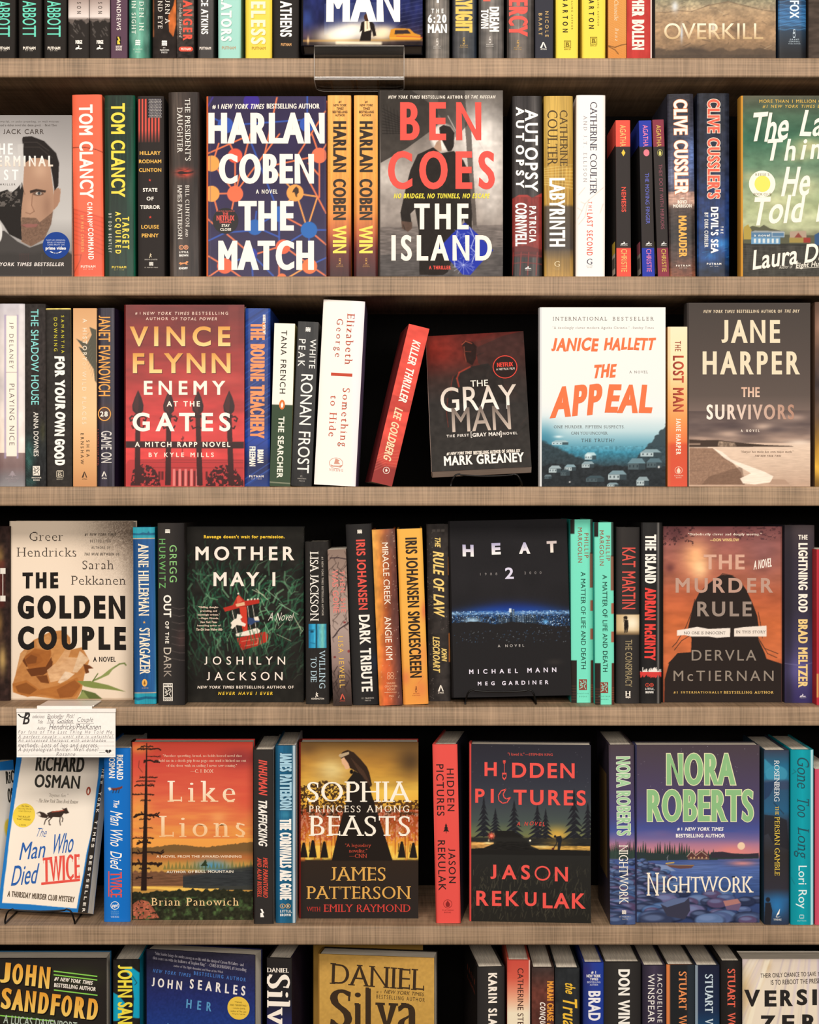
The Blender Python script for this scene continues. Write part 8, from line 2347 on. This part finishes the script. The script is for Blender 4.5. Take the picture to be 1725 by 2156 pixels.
spine_out(1372, 1562, 362, 0, 'black spine with coral-red serif letters, beside the pale ray cover', '#262321', [('author_name', 'STUART', 1432, 432, 1504, 780, 'F', '#ee6a54'), ('author_name', 'WOODS', 1432, 826, 1504, 1150, 'F', '#ee6a54')], art=shaded('#201d1c', '#2b2826'))
zoom(1400, 1940, 5.3077)


def rays(c):
    c.vg((400, '#e0cfc0'), (700, '#f2e2cc'), (2400, '#f6e6cc'))
    rnd = random.Random(6)
    for k in range(60):
        x = rnd.uniform(850, 2200)
        b = 1200 + (x - 1500) * 2.6
        c.line([(x, 400), (b, 2404)], rnd.uniform(4, 40), rnd.choice(['#fdf6e6', '#d9c9d6', '#c9bcd6', '#f2dfc0', '#b9aab8', '#e6d6c2']), rnd.uniform(.3, .7), 14)
    c.glow(900, 800, 90, 300, '#c9a05a', .5).glow(1150, 500, 60, 90, '#c9a878', .5).poly([(1180, 430), (1060, 760), (960, 1200), (900, 1200), (1030, 760), (1120, 430)], '#fdf2d8', .7)


VB = '#2c2826'
face_out((868, 424), (2190, 420), (868, 2404), 'pale cover of converging light rays with bold black capitals, bottom right', '#f2e2cc', [
    ('tagline', 'THEIR ONLY CHANCE TO SAVE', 1072, 570, 1692, 620, 'cs', '#4a403a', {'ang': 2}), ('tagline', 'THE WORLD', 1712, 562, 1960, 604, 'cs', '#4a403a', {'ang': 2}), ('tagline', 'IS TO REBOOT THE PRESENT', 1186, 644, 1800, 698, 'cs', '#4a403a', {'ang': 2})] + [
    ('title', ch, x, y0, x + w, y1, 'B', VB) for ch, x, y0, w, y1 in (('V', 894, 764, 166, 952), ('E', 1116, 770, 134, 952), ('R', 1290, 764, 136, 946), ('S', 1474, 756, 120, 936), ('I', 1650, 758, 52, 934), ('O', 1750, 752, 150, 930), ('N', 1940, 752, 140, 928), ('Z', 1070, 1050, 160, 1230), ('E', 1312, 1044, 140, 1226), ('R', 1536, 1038, 160, 1220), ('O', 1740, 1034, 160, 1216))],
    art=rays, spine='#2a2624', back='#e6ddd0', thick=.045, step=1.8)

# ================================================================== easels, acrylic ledge, handwritten card
def easel(p0, p1, ytop, yfoot, shelf, dep, label, bk=.10, sag=.003):
    """bent black wire stand: raised front rail, two floor wires running back, a back rest"""
    zs = SHELF_Z[shelf]
    x0, x1 = wx(p0, dep), wx(p1, dep)
    zt = wz(ytop, dep)
    r = .00125
    t = empty('book_easel', ((x0 + x1) / 2, dep, zs))
    tag(t, label, 'book stand', 'black wire easels')
    hw, ht = (x1 - x0) / 2, zt - zs
    q = Q()
    pts = [(-hw - .002, .002, r), (-hw - .0015, 0, .006), (-hw + .001, -.001, ht - .006), (-hw + .004, -.001, ht - .0015), (-hw + .009, -.001, ht)]
    pts += [(hw * u, -.001, ht - sag * (1 - u * u)) for u in np.linspace(-.75, .75, 9)]
    pts += [(-x, y, z) for x, y, z in reversed(pts[:5])]
    q.tube(pts, r)
    q.build('front_rail', M_WIRE, t, True, col=False)
    for s in (-1, 1):
        Q().tube([(s * (hw + .002), .002, r), (s * (hw + .001), .05, r), (s * hw, bk, r)], r).build('floor_wire', M_WIRE, t, True, col=False)
    b = [(-hw, bk, r), (-hw * .9, bk - .015, .06), (-hw * .6, bk - .025, .11), (0, bk - .028, .125), (hw * .6, bk - .025, .11), (hw * .9, bk - .015, .06), (hw, bk, r)]
    Q().tube(b, r).build('back_rest', M_WIRE, t, True, col=False)


easel(953, 1096, 998, 1018, 3, .018, 'black wire easel under the dark red-to-charcoal paperback, third shelf')
easel(983, 1126, 1452, 1478, 4, .022, 'black wire easel in front of the night-city cover, fourth shelf')
easel(13, 154, 1914, 1938, 5, .007, 'black wire easel under the fox cover, fifth shelf', bk=.17)

# clear acrylic ledge clipped round the topmost board
zs = SHELF_Z[1]
y0 = -.0035
cxm = (wx(662, y0) + wx(851, y0)) / 2
hw = (wx(851, y0) - wx(662, y0)) / 2
t = empty('acrylic_ledge', (cxm, y0, zs))
tag(t, 'clear acrylic book ledge clipped over the front of the topmost board', 'display ledge')


def sheet(prof, th, name):
    n = len(prof)
    off = []
    for i, (y, z) in enumerate(prof):
        a, b = prof[max(i - 1, 0)], prof[min(i + 1, n - 1)]
        d = math.hypot(b[0] - a[0], b[1] - a[1])
        off.append((y - (b[1] - a[1]) / d * th, z + (b[0] - a[0]) / d * th))
    loop = list(prof) + off[::-1]
    m = len(loop)
    v = [(x, y, z) for x in (-hw, hw) for y, z in loop]
    f = [(i, (i + 1) % m, m + (i + 1) % m, m + i) for i in range(m)]
    f += [(i, i + 1, m - 2 - i, m - 1 - i) for i in range(n - 1)]
    f += [(m + i + 1, m + i, 2 * m - 1 - i, 2 * m - 2 - i) for i in range(n - 1)]
    return Q().add(v, f).build(name, M_ACRYLIC, t, col=False)


ht = wz(97, y0) - zs
hb_ = -(zs - wz(164, y0))
sheet([(.03, .0027), (.006, .0027), (.002, .0042), (0, .008), (0, ht)], .002, 'top_lip')
sheet([(-.0005, ht), (-.0005, 0), (-.0005, hb_ + .002), (.0, hb_ - .001), (.004, hb_ - .0022), (.035, hb_ - .0022), (.066, hb_ - .0022)], .002, 'face_plate')

bt_ = hb_ - .0032
Q().tube([(-hw, -.001, ht), (-hw, -.001, 0), (-hw, -.001, bt_ + .002), (-hw, .002, bt_), (-hw, .05, bt_), (-hw + .003, .06, bt_), (-hw + .011, .0665, bt_), (hw - .011, .0665, bt_), (hw - .003, .06, bt_),
          (hw, .05, bt_), (hw, .002, bt_), (hw, -.001, bt_ + .002), (hw, -.001, 0), (hw, -.001, ht)], .0006, closed=True).build('edge_glint_tube', M_GLINT, t, True, col=False)  # pale tube added round the sheet: edge highlight as colour
Q().tube([(-hw, -.0012, bt_ + .001), (hw, -.0012, bt_ + .001)], .0011).build('fold_glint_tube', M_GLINT, t, True, col=False)  # pale tube added as a painted highlight along the bottom fold

# handwritten card in a white rail holder
zs = SHELF_Z[4]
y0 = -.004
t = empty('shelf_card', (wx(140, y0), y0, zs))
tag(t, 'white handwritten index card hanging in a rail under the withered rose cover', 'sign')


def card_px(px, py):
    return wx(px, y0) - wx(140, y0), wz(py, y0) - zs


xa, za = card_px(35.6, 1491.6)
xb, zb = card_px(244.5, 1499)
Q().box(xa, xb, -.003, .002, zb, za).build('rail', M_CLIP, t, col=False)
ca, cb = wx(86, .01) - wx(140, y0), wx(201, .01) - wx(140, y0)
cl = Q()
cl.box(ca, cb, .003, .062, .0006, .0018)
cl.box(ca - .002, cb - .002, -.001, .0034, za - .002, .0018)
cl.build('clip', M_CLIP, t, col=False)
xa, za = card_px(35.6, 1497)
xb, zb = card_px(243.5, 1594)
cd = Q().box(xa, xb, -.0012, -.0006, zb, za).build('card', M_CARD, t, col=False)


class CardFrame(Frame):
    pass


zoom(0, 1470, 4.069)
cf = Frame(zp(145, 108), zp(990, 108), zp(145, 505), xb - xa, za - zb, 0.0)
INK = '#5f5a5c'
words = [('lettering', s, a, b, c, d, 'h', INK) for s, a, b, c, d in (
    ('odacious', 278, 136, 388, 168), ('Bookseller', 404, 132, 556, 172), ('Pick!', 570, 130, 642, 168), ('Title', 320, 184, 374, 214), ('The', 402, 172, 468, 210), ('Golden', 490, 172, 634, 212), ('Couple', 656, 160, 806, 212), ('Author', 318, 240, 398, 268),
    ('Hendricks/PekKanen', 420, 218, 874, 266), ('For fans of The Last Thing He Told Me', 154, 272, 966, 312), ('A perfect couple - until she is unfaithful.', 154, 312, 984, 350), ('An unlicensed therapist with unorthodox', 154, 344, 914, 382), ('methods. Lots of lies and secrets.', 154, 382, 850, 420),
    ('A psychological thriller. Well done!', 154, 420, 846, 464), ('Rosanne', 482, 460, 652, 494))]
words += [('lettering', 'rule', 154, y, 980, y + 5, 'mark', '#b9b2ae') for y in (306, 338, 370, 404, 442, 484)]
words += [('lettering', 'rule', a, 208, b, 213, 'mark', INK) for a, b in ((402, 470), (488, 636), (656, 806))]
words += [('emblem', 'B', 196, 118, 272, 222, 'xs', '#3a3634'), ('emblem', 'swoosh', 160, 112, 236, 170, 'mark', '#3a3634'), ('emblem', 'heart', 902, 438, 956, 476, 'mark', '#3a3432'), ('emblem', 'rule', 850, 462, 902, 468, 'mark', '#6d6664')]
holder = empty('card_writing_origin')
place_words(words, cf, 'h', cd, M_PRINT)
for o in list(cd.children):
    o.location = (xa, -.0012, zb)
bpy.data.objects.remove(holder)
bpy.data.objects.remove(_fo)
